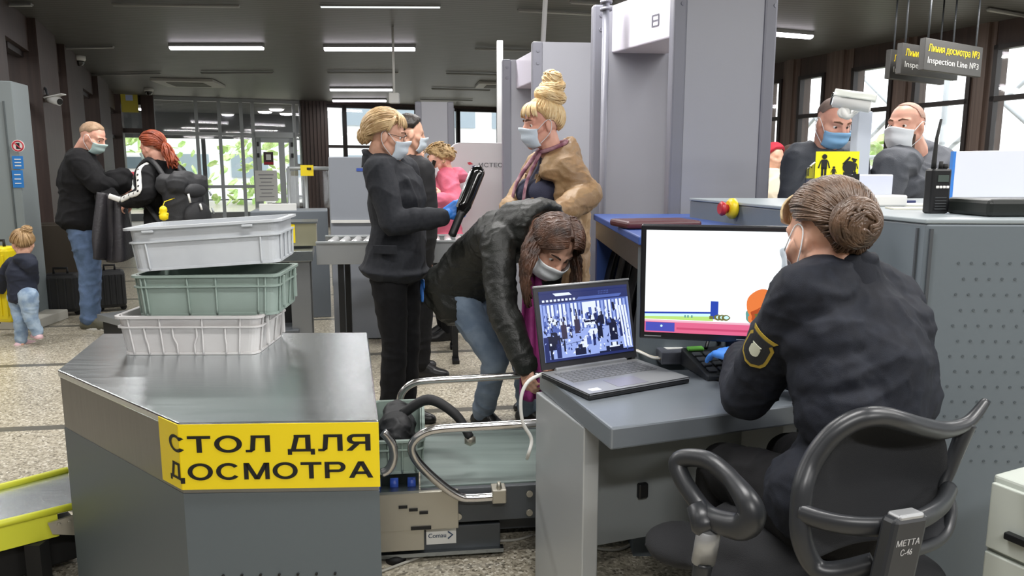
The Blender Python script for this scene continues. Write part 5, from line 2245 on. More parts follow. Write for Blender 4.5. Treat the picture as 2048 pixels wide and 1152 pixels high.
# ------------------------------------------------------------------ people: sculpted from overlapping tapered shapes, fused into one skin
class Sculpt:
    def __init__(s):
        s.v, s.f = [], []

    def rings(s, rings):
        n = len(rings[0])
        o = len(s.v)
        for r in rings:
            s.v += r
        for i in range(len(rings) - 1):
            for j in range(n):
                a, b = o + i * n + j, o + i * n + (j + 1) % n
                s.f.append((a, b, b + n, a + n))
        s.f.append(tuple(o + j for j in range(n))[::-1])
        e = o + (len(rings) - 1) * n
        s.f.append(tuple(e + j for j in range(n)))

    def cap(s, a, b, ra, rb=None, n=12):
        a, b = V(a), V(b)
        rb = ra if rb is None else rb
        z = b - a
        if z.length < 1e-6:
            z = V((0, 0, 1e-4))
            b = a + z
        z = z.normalized()
        x = z.orthogonal().normalized()
        y = z.cross(x)
        st = []
        for k in (-85, -55, -25, 0):
            st.append((a + z * ra * sin(radians(k)), ra * cos(radians(k))))
        for k in (0, 25, 55, 85):
            st.append((b + z * rb * sin(radians(k)), rb * cos(radians(k))))
        s.rings([[c + (x * cos(2 * pi * j / n) + y * sin(2 * pi * j / n)) * r for j in range(n)] for c, r in st])
        return s

    def chain(s, pts, rs, n=12):
        for i in range(len(pts) - 1):
            s.cap(pts[i], pts[i + 1], rs[i], rs[i + 1], n)
        return s

    def ell(s, c, r, M=None, n=16):
        c = V(c)
        M = M or Matrix.Identity(3)
        rr = []
        for k in range(1, 10):
            a = -pi / 2 + pi * k / 10
            rr.append([c + M @ V((r[0] * cos(a) * cos(2 * pi * j / n), r[1] * cos(a) * sin(2 * pi * j / n), r[2] * sin(a))) for j in range(n)])
        s.rings(rr)
        return s

    def loft(s, secs, n=24, round_ends=True):
        """secs: (centre, half-vector x, half-vector y)"""
        rr = []

        def ring(c, x, y, k=1.0):
            return [c + x * (cos(2 * pi * j / n) * k) + y * (sin(2 * pi * j / n) * k) for j in range(n)]
        if round_ends:
            c, x, y = secs[0]
            d = (secs[0][0] - secs[1][0]).normalized() * min(x.length, y.length) * 0.35
            rr.append(ring(c + d, x, y, 0.55))
            rr.append(ring(c + d * 0.6, x, y, 0.85))
        for c, x, y in secs:
            rr.append(ring(c, x, y))
        if round_ends:
            c, x, y = secs[-1]
            d = (secs[-1][0] - secs[-2][0]).normalized() * min(x.length, y.length) * 0.35
            rr.append(ring(c + d * 0.6, x, y, 0.85))
            rr.append(ring(c + d, x, y, 0.55))
        s.rings(rr)
        return s

    def mesh(s, name, voxel, smooth=4, fn=None):
        me = bpy.data.meshes.new(name)
        me.from_pydata([tuple(p) for p in s.v], [], s.f)
        bm = bmesh.new()
        bm.from_mesh(me)
        bmesh.ops.recalc_face_normals(bm, faces=bm.faces)
        bm.to_mesh(me)
        bm.free()
        o = bpy.data.objects.new(name, me)
        link(o)
        md = o.modifiers.new('r', 'REMESH')
        md.mode = 'VOXEL'
        md.voxel_size = voxel
        md.adaptivity = 0.0
        if smooth:
            sm = o.modifiers.new('s', 'SMOOTH')
            sm.factor = 0.5
            sm.iterations = smooth
        bpy.context.view_layer.update()
        out = bpy.data.meshes.new_from_object(o.evaluated_get(bpy.context.evaluated_depsgraph_get()))
        bpy.data.objects.remove(o)
        bpy.data.meshes.remove(me)
        if fn:
            nv = [v.normal.copy() for v in out.vertices]
            for v, n_ in zip(out.vertices, nv):
                v.co = v.co + n_ * fn(v.co, n_)
        for p in out.polygons:
            p.use_smooth = True
        out.name = name
        return out


def wrinkle(amp=0.006, f=9.0, seed=0.0, st=(1, 1, 1.6)):
    def fn(p, n_):
        q = V((p.x * st[0], p.y * st[1], p.z * st[2])) * f + V((seed, seed * 2, seed * 3))
        w = noise.noise(q * 0.5) * 0.6
        k = noise.noise(q + V((w, w, w)) * 1.5)
        r = 1 - abs(k) * 2.2
        return amp * (max(0, r) ** 2 * 0.9 - 0.35 + 0.5 * noise.noise(q * 0.45))
    return fn


def quilt(amp, f, axis=V((0, 0, 1)), seed=0):
    def fn(p, n_):
        t_ = p.dot(axis) * f + 0.8 * noise.noise(p * 6 + V((seed, 0, 0)))
        return amp * (abs(sin(t_ * pi)) ** 0.6 - 0.5) + amp * 0.5 * noise.noise(p * 22)
    return fn


def add_mesh(name, me, m, parent=None, label=None):
    me.materials.clear()
    me.materials.append(m)
    o = bpy.data.objects.new(name, me)
    link(o)
    if parent is not None:
        o.parent = parent
        if parent.parent is None:
            o.matrix_parent_inverse = parent.matrix_basis.inverted()
    if label:
        o['label'] = label
    return o


SKIN = mat('skin', 'd9a58c', 0.5, col2='e3b49c', nscale=14, bump=0.04, bscale=300)
SKIN2 = mat('skin_rosy', 'd69a86', 0.5, col2='e2ae98', nscale=12, bump=0.04, bscale=300)
EYEW = mat('eye_white', 'e6e2de', 0.25)
EYED = mat('eye_iris', '3a2c22', 0.2)
BROWS = mat('brow_brown', '6b4a34', 0.7)
MASKB = mat('mask_blue_white', 'd3dfea', 0.7, bump=0.1, bscale=120)
MASKW = mat('mask_white', 'e8ecf0', 0.7)
MASKC = mat('mask_sky_blue', '8fbfe8', 0.7)
MASKG = mat('mask_pale_green', 'b9d2cf', 0.7)


def frame(fwd, up):
    f = V(fwd).normalized()
    u = V(up)
    u = (u - f * u.dot(f)).normalized()
    r = f.cross(u)
    return Matrix((r, f, u)).transposed()


class Head:
    def __init__(s, c, fwd, up=(0, 0, 1), k=1.0):
        s.c, s.M, s.k = V(c), frame(fwd, up), k

    def w(s, p):
        return s.c + s.M @ (V(p) * s.k)


def head_shapes(sc, H, neck, neck_r=0.055):
    w, k = H.w, H.k
    sc.ell(w((0, -0.012, 0.028)), (0.073 * k, 0.094 * k, 0.086 * k), H.M)
    sc.ell(w((0, 0.022, -0.045)), (0.057 * k, 0.066 * k, 0.075 * k), H.M)
    sc.cap(w((0, 0.058, -0.1)), w((0, 0.066, -0.1)), 0.022 * k)
    for x in (-1, 1):
        sc.cap(w((x * 0.053, -0.005, -0.05)), w((x * 0.018, 0.056, -0.1)), 0.02 * k, 0.019 * k)
        sc.cap(w((x * 0.036, 0.056, -0.032)), w((x * 0.048, 0.03, -0.02)), 0.024 * k)
        sc.cap(w((x * 0.045, 0.06, 0.024)), w((x * 0.008, 0.08, 0.02)), 0.012 * k)
        sc.cap(w((x * 0.016, 0.073, 0.0115)), w((x * 0.046, 0.062, 0.009)), 0.0065 * k, 0.0062 * k, 8)
        sc.cap(w((x * 0.018, 0.07, -0.0125)), w((x * 0.044, 0.06, -0.011)), 0.006 * k, 0.006 * k, 8)
        sc.cap(w((x * 0.011, 0.094, -0.036)), w((x * 0.012, 0.086, -0.038)), 0.009 * k)
        sc.ell(w((x * 0.077, -0.01, -0.012)), (0.009 * k, 0.019 * k, 0.032 * k), H.M @ Matrix.Rotation(x * -0.35, 3, 'Z') @ Matrix.Rotation(-0.15, 3, 'X'))
        sc.cap(w((x * 0.02, 0.083, -0.07)), w((0, 0.09, -0.07)), 0.008 * k, 0.009 * k)
    sc.cap(w((0, 0.082, 0.012)), w((0, 0.103, -0.03)), 0.01 * k, 0.0135 * k)
    sc.cap(w((0, -0.024, -0.06)), neck, neck_r * k, neck_r * 1.08 * k)


def face_parts(body, H, brow=BROWS, eyes=True):
    for x in (-1, 1):
        m = MB()
        m.lathe(H.w((x * 0.031, 0.0605, 0.0)), [(0.0125 * H.k * cos(a), 0.0125 * H.k * sin(a)) for a in [-pi / 2 + pi * i / 8 for i in range(9)]], H.M @ V((0, 1, 0)), 12, EYEW)
        m.lathe(H.w((x * 0.031, 0.0675, -0.001)), [(0.0068 * H.k, 0), (0.0055 * H.k, 0.0058 * H.k)], H.M @ V((0, 1, 0)), 10, EYED)
        obj('eye', m, None, body)
        m = MB()
        m.tube([H.w((x * 0.014, 0.091, 0.024)), H.w((x * 0.03, 0.087, 0.031)), H.w((x * 0.05, 0.069, 0.026))], [0.0035 * H.k, 0.004 * H.k, 0.002 * H.k], 6)
        obj('eyebrow', m, brow, body)


def mask(body, H, m_, low=0.0, loops=True, label='surgical face mask'):
    k = H.k
    m = MB()

    def fn(u, v):
        a = radians(-74 + 148 * u)
        c = cos(a)
        zt = -0.02 + 0.016 * max(0, c) ** 4 - low
        zb = -0.12 + 0.022 * (1 - c)
        z = zt + (zb - zt) * v
        y = 0.012 + 0.099 * max(c, 0) ** 0.75 * (1 - 0.07 * v - 0.42 * (max(0, v - 0.6) / 0.4) ** 1.6) + 0.001
        x = 0.075 * sin(a) * (1 - 0.18 * v ** 1.5)
        y += 0.014 * math.exp(-(a / 0.35) ** 2) * max(0, 1 - v * 1.2)
        e = 0.003 * sin(v * pi * 5) * max(0.2, c)
        return H.w((x, y + e, z))
    m.grid(fn, 26, 20)
    m.thicken(0.0022)
    mo = obj('face_mask', m, m_, body, label)
    if loops:
        for x in (-1, 1):
            m = MB()
            t0_, t1_ = fn((x + 1) / 2, 0.1), fn((x + 1) / 2, 0.9)
            e = H.w((x * 0.083, -0.024, 0.005))
            m.tube(smooth_path([t0_, H.w((x * 0.083, 0.0, 0.018)), e, H.w((x * 0.082, -0.012, -0.045)), t1_], 4), 0.0016 * k, 5)
            obj('ear_loop', m, MASKW, mo)
    return mo


def hand_shapes(sc, wr, d, n_, side, k=1.0, curl=(0.35, 0.4, 0.45, 0.5), thumb=0.5, spread=0.06):
    """wr wrist point, d direction of the fingers, n_ out of the back of the hand, side: +1 thumb on d x n_ side"""
    d = V(d).normalized()
    n_ = V(n_)
    n_ = (n_ - d * n_.dot(d)).normalized()
    t_ = d.cross(n_) * side
    wr = V(wr)
    rad = (0.0098, 0.0102, 0.0096, 0.0083)
    lens = (0.072, 0.080, 0.074, 0.058)
    for i in range(4):
        o = 0.029 - 0.0195 * i
        base = wr + t_ * o * 0.7 * k + d * 0.012 * k
        kn = wr + d * (0.088 - 0.004 * abs(i - 1) - (0.006 if i == 3 else 0)) * k + t_ * o * k
        sc.cap(base, kn, 0.0125 * k, 0.0118 * k, 10)
        if i < 3:
            sc.cap(wr + d * 0.03 * k + t_ * (o - 0.01) * 0.9 * k, kn - d * 0.008 * k - t_ * 0.0095 * k, 0.0125 * k, 0.0105 * k, 8)
        c = curl[i]
        dd = (d + t_ * spread * (1.5 - i)).normalized()
        p = kn
        r = rad[i] * k
        ang = 0
        for s_, q in ((0.46, 0.9), (0.30, 1.0), (0.24, 0.7)):
            ang += c * q
            dir_ = dd * cos(ang) - n_ * sin(ang)
            p2 = p + dir_ * lens[i] * s_ * k
            sc.cap(p, p2, r, r * 0.94, 8)
            p = p2
            r *= 0.93
    p = wr + d * 0.022 * k + t_ * 0.02 * k - n_ * 0.006 * k
    dr = (d * 0.75 + t_ * 0.75 - n_ * 0.25).normalized()
    p2 = p + dr * 0.042 * k
    sc.cap(p, p2, 0.0155 * k, 0.0118 * k, 10)
    dr2 = (d * (0.9 - 0.3 * thumb) + t_ * (0.45 - 0.7 * thumb) - n_ * (0.2 + 0.6 * thumb)).normalized()
    p3 = p2 + dr2 * 0.032 * k
    sc.cap(p2, p3, 0.0112 * k, 0.0102 * k, 10)
    dr3 = (dr2 - n_ * 0.35 * thumb).normalized()
    sc.cap(p3, p3 + dr3 * 0.022 * k, 0.0102 * k, 0.0088 * k, 10)
    sc.cap(wr - d * 0.03 * k, wr + d * 0.02 * k, 0.024 * k, 0.024 * k, 12)


def torso_secs(J, off, bottom=0.0, top=1.0, bulk=1.0, k=1.0, female=False, flare=0.0, neck=True):
    """elliptic sections along the spine from below the hips to the neck"""
    hl, hr, sl, sr, nk = J['hl'], J['hr'], J['sl'], J['sr'], J['nk']
    pel = (hl + hr) / 2
    shm = (sl + sr) / 2
    rh, rs_ = (hr - hl).normalized(), (sr - sl).normalized()
    mid = J.get('waist', pel.lerp(shm, 0.42))
    path = [pel, mid, shm]

    def at(t_):
        a, b, c = path
        if t_ < 0:
            return a + (a - b).normalized() * (-t_) * (c - a).length
        # quadratic through the three points (mid at 0.42)
        u = t_
        m0 = 0.42
        l0 = (u - m0) * (u - 1) / ((0 - m0) * (0 - 1))
        l1 = u * (u - 1) / (m0 * (m0 - 1))
        l2 = u * (u - m0) / (1 * (1 - m0))
        return a * l0 + b * l1 + c * l2
    hwid = (hr - hl).length / 2
    swid = (sr - sl).length / 2
    if female:
        prof = [(-0.16, hwid + 0.062, 0.105), (0.0, hwid + 0.075, 0.125), (0.2, hwid + 0.05, 0.112), (0.42, 0.118, 0.095), (0.68, 0.136, 0.108), (0.88, swid - 0.02, 0.09), (1.0, swid - 0.05, 0.07)]
    else:
        prof = [(-0.16, hwid + 0.05, 0.1), (0.0, hwid + 0.06, 0.118), (0.2, hwid + 0.055, 0.112), (0.42, 0.145, 0.108), (0.68, 0.165, 0.12), (0.88, swid - 0.02, 0.1), (1.0, swid - 0.05, 0.075)]
    out = []
    for t_, hw_, hd_ in prof:
        if t_ < bottom - 1e-6 or t_ > top + 1e-6:
            continue
        out.append([t_, hw_, hd_])
    if bottom < out[0][0] - 0.02:
        out.insert(0, [bottom, out[0][1] + flare, out[0][2] + flare * 0.7])
    secs = []
    for t_, hw_, hd_ in out:
        c = at(t_)
        ax_ = (at(t_ + 0.03) - at(t_ - 0.03)).normalized()
        r_ = rh.lerp(rs_, max(0, min(1, t_))).normalized()
        r_ = (r_ - ax_ * r_.dot(ax_)).normalized()
        f_ = ax_.cross(r_)
        secs.append((c, r_ * (hw_ * bulk * k + off), f_ * (hd_ * bulk * k + off)))
    if neck and top >= 1.0:
        c, x_, y_ = secs[-1]
        secs.append((c.lerp(nk, 0.65), x_ * 0.62, y_ * 0.85))
        secs.append((nk, x_.normalized() * (0.06 * k + off), y_.normalized() * (0.058 * k + off)))
    return secs


def bust_shapes(sc, J, off, k=1.0, size=0.07):
    hl, hr, sl, sr = J['hl'], J['hr'], J['sl'], J['sr']
    pel, shm = (hl + hr) / 2, (sl + sr) / 2
    c = pel.lerp(shm, 0.66)
    if 'waist' in J:
        c = J['waist'].lerp(shm, 0.5)
    ax_ = (shm - pel).normalized()
    r_ = (sr - sl).normalized()
    r_ = (r_ - ax_ * r_.dot(ax_)).normalized()
    f_ = ax_.cross(r_)
    for x in (-1, 1):
        sc.ell(c + r_ * x * 0.068 * k + f_ * 0.085 * k, ((size + off) * k,) * 3)


def arm_shapes(sc, J, s_, off=0.0, to=1.0, k=1.0, bulk=1.0, shoulder=True):
    sh, el, wr = J['s' + s_], J['e' + s_], J['w' + s_]
    r = [0.055 * bulk * k + off, 0.05 * bulk * k + off, 0.042 * bulk * k + off, 0.041 * bulk * k + off, 0.027 * bulk * k + off]
    p = [sh, sh.lerp(el, 0.4), el, el.lerp(wr, 0.3), wr if to >= 1 else el.lerp(wr, to)]
    sc.chain(p, r, 14)
    if shoulder:
        c = (J['sl'] + J['sr']) / 2
        sc.cap(sh, sh.lerp(c, 0.45) + (J['nk'] - c) * 0.15, 0.054 * bulk * k + off, 0.058 * bulk * k + off, 14)


def leg_shapes(sc, J, s_, off=0.0, k=1.0, bulk=1.0, to=1.0, cuff=None):
    h, kn, an = J['h' + s_], J['k' + s_], J['a' + s_]
    cf = (0.036 * k + off) if cuff is None else cuff
    sc.chain([h, h.lerp(kn, 0.5), kn, kn.lerp(an, 0.33), an],
             [0.088 * bulk * k + off, 0.072 * bulk * k + off, 0.054 * bulk * k + off, 0.053 * bulk * k + off, cf], 16)


def foot_shapes(sc, an, fwd, k=1.0, off=0.0, sole=None):
    f_ = V((fwd[0], fwd[1], 0)).normalized()
    an = V(an)
    z0 = an.z - 0.085 * k
    g = V((an.x, an.y, z0))
    sc.cap(an, g + ZUP * 0.045 * k - f_ * 0.02 * k, 0.036 * k + off, 0.04 * k + off)
    sc.cap(g + ZUP * 0.04 * k - f_ * 0.045 * k, g + ZUP * 0.035 * k + f_ * 0.1 * k, 0.035 * k + off, 0.036 * k + off)
    sc.cap(g + ZUP * 0.03 * k + f_ * 0.1 * k, g + ZUP * 0.026 * k + f_ * 0.165 * k, 0.038 * k + off, 0.026 * k + off)
    sc.cap(an + ZUP * 0.01 * k, g + ZUP * 0.045 * k + f_ * 0.09 * k, 0.034 * k + off, 0.03 * k + off)


def shoe(body, an, fwd, m_, k=1.0, name='shoe', sole=True, label=None, voxel=0.007):
    sc = Sculpt()
    foot_shapes(sc, an - ZUP * 0.012, fwd, k, 0.009)
    zmin = an.z - 0.085 * k

    me = sc.mesh(name, voxel, 3)
    for v_ in me.vertices:
        if v_.co.z < zmin + 0.004:
            v_.co.z = zmin + 0.004
    o = add_mesh(name, me, m_, body, label)
    if sole:
        f_ = V((fwd[0], fwd[1], 0)).normalized()
        r_ = V((f_.y, -f_.x, 0))
        g = V((an.x, an.y, zmin))
        pts = []
        for a in range(18):
            t_ = 2 * pi * a / 18
            u = cos(t_)
            w_ = (0.043 + 0.006 * u) * sin(t_)
            pts.append(g + f_ * (0.055 + 0.142 * u) * k + r_ * w_ * k)
        m = MB()
        m.prism(pts, zmin - 0.002, zmin + 0.018 * k)
        obj('sole', m, sole if not isinstance(sole, bool) else RUBBER, o)
    return o


def person(J, H, label, base, skin=SKIN, k=1.0, bulk=1.0, female=False, voxel=0.008, hands='lr', hand_args=None, feet=None, neck_r=0.055, cat='person'):
    sc = Sculpt()
    sc.loft(torso_secs(J, -0.006, -0.16, 1.0, bulk * 0.95, k, female))
    for s_ in 'lr':
        arm_shapes(sc, J, s_, -0.005, 1.0, k, bulk)
        leg_shapes(sc, J, s_, -0.01, k, bulk)
        if feet:
            foot_shapes(sc, J['a' + s_], feet[s_], k, -0.006)
        if s_ in hands:
            a = dict(d=(J['w' + s_] - J['e' + s_]).normalized(), n_=V((0, 0, 1)), side=1)
            if hand_args and s_ in hand_args:
                a.update(hand_args[s_])
            hand_shapes(sc, J['w' + s_], a['d'], a['n_'], a['side'], k * 1.0, a.get('curl', (0.35, 0.4, 0.45, 0.5)), a.get('thumb', 0.5))
    head_shapes(sc, H, J['nk'] - ZUP * 0.01, neck_r)
    me = sc.mesh('person', voxel, 2)
    base = V(base)
    for v_ in me.vertices:
        v_.co -= base
    me.materials.clear()
    me.materials.append(skin)
    o = bpy.data.objects.new('person', me)
    link(o)
    o.location = base
    tag(o, label, cat)
    return o


def garment(body, name, m_, J, parts, off, voxel=0.009, smooth=5, fn=None, k=1.0, bulk=1.0, female=False, bottom=-0.16, top=1.0, flare=0.0, arm_to=1.0, cuff=None, extra=None, label=None, bust=0.0, arm_off=None, legs='lr', neck=True):
    """a garment grown over the body: parts is any of torso, arms, legs"""
    sc = Sculpt()
    if 'torso' in parts:
        sc.loft(torso_secs(J, off, bottom, top, bulk, k, female, flare, neck))
        if bust:
            bust_shapes(sc, J, off * 0.5, k, bust)
    if 'arms' in parts:
        for s_ in 'lr':
            arm_shapes(sc, J, s_, off if arm_off is None else arm_off, arm_to, k, bulk)
    if 'legs' in parts:
        for s_ in legs:
            leg_shapes(sc, J, s_, off, k, bulk, cuff=cuff)
        sc.loft(torso_secs(J, off - 0.008, -0.16, 0.02, bulk, k, female, neck=False))
    if extra:
        extra(sc)
    return add_mesh(name, sc.mesh(name, voxel, smooth, fn), m_, body, label)


# ---- hair
def hair_mat(name, c1, c2, rough=0.42):
    return mat(name, c1, rough, col2=c2, nscale=22, detail=4, lo=0.3, hi=0.7, bump=0.25, bscale=160, spec=0.5)


def scalp(H, az, el, off=0.006):
    """point over the skull: az 0 at the face, positive to the right ear; el up from the ear line"""
    d = V((cos(el) * sin(az), cos(el) * cos(az), sin(el)))
    a, b, c = 0.073 + off, 0.094 + off, 0.086 + off
    r = 1 / sqrt((d.x / a) ** 2 + (d.y / b) ** 2 + (d.z / c) ** 2)
    return H.w(V((0, -0.012, 0.028)) + d * r)


def hairline(az, front=0.72, side=-0.22, back=-0.75, temple=0.35):
    a = abs((az + pi) % (2 * pi) - pi)
    if a < 0.6:
        return front
    if a < 1.15:
        return front + (temple - front) * (a - 0.6) / 0.55
    if a < 1.45:
        return temple + (side - temple) * (a - 1.15) / 0.3
    if a < 1.9:
        return side
    return side + (back - side) * min(1, (a - 1.9) / 0.7)


def hair_cap(body, H, m_, thick=0.012, name='hair', line=hairline, rough=0.0, seed=0, groove=None, label=None, na=64, ne=22):
    m = MB()

    def fn(u, v):
        az = -pi + 2 * pi * u
        e0 = line(az)
        el = e0 + (pi / 2 - 0.001 - e0) * v
        th = thick * min(1, 0.15 + v * 5)
        if groove:
            th += groove * sin(az * 34 + 3 * noise.noise(V((az * 3, el * 3, seed))))
        p = scalp(H, az, el, th + 0.001)
        if rough:
            d = (p - H.c).normalized()
            p += d * rough * (noise.noise(p * 70 + V((seed, 0, 0))) + 0.6 * noise.noise(p * 160))
        return p
    m.grid(fn, na, ne, closed_u=True)
    return obj(name, m, m_, body, label)


def strands(body, lines, r, m_, name='hair_strands', n=5, label=None):
    m = MB()
    for ln in lines:
        kk = len(ln)
        m.tube(ln, [r * (0.55 + 0.45 * sin(pi * min(0.95, 0.1 + 0.85 * i / (kk - 1)))) for i in range(kk)], n, caps=True)
    return obj(name, m, m_, body, label)


def sl_dir(a, b, t_):
    a, b = V(a).normalized(), V(b).normalized()
    w_ = math.acos(max(-1, min(1, a.dot(b))))
    if w_ < 1e-4:
        return a
    return (a * sin((1 - t_) * w_) + b * sin(t_ * w_)) / sin(w_)


def dir_ae(az, el):
    return V((cos(el) * sin(az), cos(el) * cos(az), sin(el)))


def scalp_d(H, d, off):
    a, b, c = 0.073 + off, 0.094 + off, 0.086 + off
    r = 1 / sqrt((d.x / a) ** 2 + (d.y / b) ** 2 + (d.z / c) ** 2)
    return H.w(V((0, -0.012, 0.028)) + d * r)


def pulled_back(H, target, n=200, off=0.01, line=hairline, seed=1, lift=0.006, stop=0.92):
    """strand lines from the hairline over the skull to a knot direction"""
    rnd = random.Random(seed)
    out = []
    for i in range(n):
        az = rnd.uniform(-pi, pi)
        el = line(az) + rnd.random() ** 2 * (1.3 - line(az)) + 0.03
        a = dir_ae(az, min(el, 1.5))
        o = off + rnd.uniform(-0.002, 0.003)
        e = rnd.uniform(stop - 0.08, stop)
        jit = V((rnd.uniform(-0.1, 0.1), rnd.uniform(-0.1, 0.1), rnd.uniform(-0.1, 0.1)))
        tt = (V(target).normalized() + jit).normalized()
        if a.dot(tt) > 0.95:
            continue
        out.append([scalp_d(H, sl_dir(a, tt, e * j / 9), o + lift * sin(pi * j / 9) - 0.004 * (j == 0)) for j in range(10)])
    return out


def bun(body, c, axis, r, m_, name='hair_bun', n=46, seed=2, squash=0.75, body_part=True):
    """coiled knot of strands round a core"""
    rnd = random.Random(seed)
    ax_ = V(axis).normalized()
    x_ = ax_.orthogonal().normalized()
    y_ = ax_.cross(x_)
    c = V(c)
    m = MB()
    prof = [(r * 0.93 * cos(a), r * squash * 0.93 * sin(a)) for a in [-pi / 2 + pi * i / 12 for i in range(13)]]
    m.lathe(c, prof, ax_, 24)
    for i in range(n):
        a0 = rnd.uniform(0, 2 * pi)
        lat = rnd.uniform(-0.75, 1.15)
        tilt = rnd.uniform(-0.35, 0.35)
        ln = []
        span = rnd.uniform(1.2, 2.6)
        for j in range(12):
            a = a0 + span * j / 11
            la = lat + tilt * sin(1.3 * (j / 11) * pi) - 0.25 * (j / 11 - 0.5)
            ln.append(c + (x_ * cos(a) + y_ * sin(a)) * r * cos(la) * 0.99 + ax_ * r * squash * sin(la) * 0.99)
        m.tube(ln, [r * 0.085 * (0.5 + 0.5 * sin(pi * (0.08 + 0.84 * j / 11))) for j in range(12)], 5)
    return obj(name, m, m_, body)
# ------------------------------------------------------------------ the people in the hall
CLOTH_CHAR = mat('charcoal_wool', '26282d', 0.8, col2='2c2e33', nscale=60, bump=0.2, bscale=700, spec=0.25)
CLOTH_BLACK = mat('black_cloth', '141416', 0.85, col2='19191b', nscale=40, bump=0.2, bscale=500, spec=0.25)
CLOTH_NAVYBLK = mat('navy_uniform', '161922', 0.75, col2='1c202a', nscale=40, bump=0.2, bscale=700, spec=0.3)
DENIM = mat('mid_denim', '4d617c', 0.85, col2='61779a', nscale=14, bump=0.25, bscale=400)
DENIM2 = mat('faded_denim', '6f8197', 0.85, col2='8798ac', nscale=12, bump=0.25, bscale=400)
SHOEBLACK = mat('black_shoe', '1a1a1b', 0.35)


def stand(x, y, f, k=1.0, sw=0.165, hw=0.088, lean=(0, 0), step=0.0):
    f = V((f[0], f[1], 0)).normalized()
    r = V((f.y, -f.x, 0))
    b = V((x, y, 0))
    ln = f * lean[0] + r * lean[1]
    J = dict(hl=b - r * hw * k + ZUP * 0.9 * k, hr=b + r * hw * k + ZUP * 0.9 * k,
             kl=b - r * hw * 0.95 * k + ZUP * 0.49 * k + f * (0.03 + step * 0.5), kr=b + r * hw * 0.95 * k + ZUP * 0.49 * k + f * (0.03 - step * 0.5),
             al=b - r * hw * k + ZUP * 0.088 * k + f * step, ar=b + r * hw * k + ZUP * 0.088 * k - f * step,
             sl=b - r * sw * k + ZUP * 1.395 * k + ln, sr=b + r * sw * k + ZUP * 1.395 * k + ln, nk=b + ZUP * 1.465 * k + ln * 1.1 - f * 0.01)
    J['waist'] = b + ZUP * 1.11 * k + f * 0.02 + ln * 0.4
    for s_, sg in (('l', -1), ('r', 1)):
        J['e' + s_] = J['s' + s_] + r * sg * 0.05 * k - ZUP * 0.29 * k - f * 0.02
        J['w' + s_] = J['e' + s_] - ZUP * 0.25 * k + f * 0.05
    J['f'], J['r'] = f, r
    return J


# soft black bag in the conveyor tray
sc = Sculpt()
bc_, bt_ = BAG_AT
bM = Matrix((cdir, cper, ZUP)).transposed()
sc.ell(bc_ + cper * 0.0 - ZUP * 0.03, (0.075, 0.2, 0.07), bM)
sc.ell(bc_ + cper * -0.08 + ZUP * 0.01, (0.06, 0.1, 0.06), bM)
sc.ell(bc_ + cper * 0.1 + ZUP * 0.005, (0.055, 0.09, 0.06), bM)
add_mesh('bag_body', sc.mesh('bag_body', 0.008, 6, wrinkle(0.012, 14, 2)), SOFTBLACK, bt_)

# ======== the standing woman officer with the hand detector
J = stand(-0.615, 3.9, (0.95, -0.3), 0.975, 0.155, 0.085)
J['er'] = P(786, 446, 3.66)
J['wr'] = P(880, 434, 3.70)
J['el'] = P(828, 450, 4.12)
J['wl'] = P(829, 538, 4.02)
H = Head(P(774, 272, 3.88), (0.93, 0.12, -0.16), k=1.0)
J['nk'] = P(756, 317, 3.9)
fo = J['f']
officer = person(J, H, 'standing woman officer in charcoal blazer holding the black hand detector', (-0.615, 3.9, 0), k=0.975, female=True, voxel=0.006, feet=dict(l=fo, r=fo), hands='')
face_parts(officer, H)
mask(officer, H, MASKB)


def off_extra(sc):
    # collar and lapels
    c = J['nk'] - ZUP * 0.005
    pts = [c + (fo * cos(a) + J['r'] * sin(a)) * 0.068 + ZUP * (0.016 - 0.03 * cos(a)) for a in [radians(55 + 25 * i) for i in range(11)]]
    sc.chain(pts, [0.013] * len(pts), 8)
    pel_, shm_ = (J['hl'] + J['hr']) / 2, (J['sl'] + J['sr']) / 2
    for sg in (-1, 1):
        lap = [c + fo * 0.06 + J['r'] * sg * 0.05 + ZUP * 0.0, shm_ + fo * 0.115 + J['r'] * sg * 0.075 - ZUP * 0.05, shm_ + fo * 0.15 + J['r'] * sg * 0.055 - ZUP * 0.14, shm_ + fo * 0.15 + J['r'] * sg * 0.015 - ZUP * 0.24]
        sc.chain(lap, [0.014, 0.018, 0.02, 0.012], 8)
        sc.cap(J['s' + ('l' if sg < 0 else 'r')] + ZUP * 0.012, J['s' + ('l' if sg < 0 else 'r')].lerp(c, 0.4) + ZUP * 0.014, 0.06, 0.055)
    sc.cap(J['wr'] - (J['wr'] - J['er']).normalized() * 0.02, J['wr'], 0.045, 0.046)


blz = garment(officer, 'blazer', CLOTH_CHAR, J, ('torso', 'arms'), 0.022, 0.0075, 4, wrinkle(0.008, 8, 3, (1, 1, 0.7)), 0.975, 1.12, True, bottom=-0.05, flare=0.026, extra=off_extra, bust=0.056, arm_off=0.02)
m = MB()


def off_collar(u, v):
    a = radians(38 + 284 * u)
    rad = 0.068 + 0.012 * (1 - v) + (0.012 * (v - 0.55) / 0.45 if v > 0.55 else 0)
    top_ = 0.034 - 0.045 * (1 + cos(a)) / 2
    z = -0.04 + (top_ + 0.04) * (v / 0.55) if v <= 0.55 else top_ - (top_ + 0.045) * ((v - 0.55) / 0.45)
    return J['nk'] + (fo * cos(a) + J['r'] * sin(a)) * rad + ZUP * z


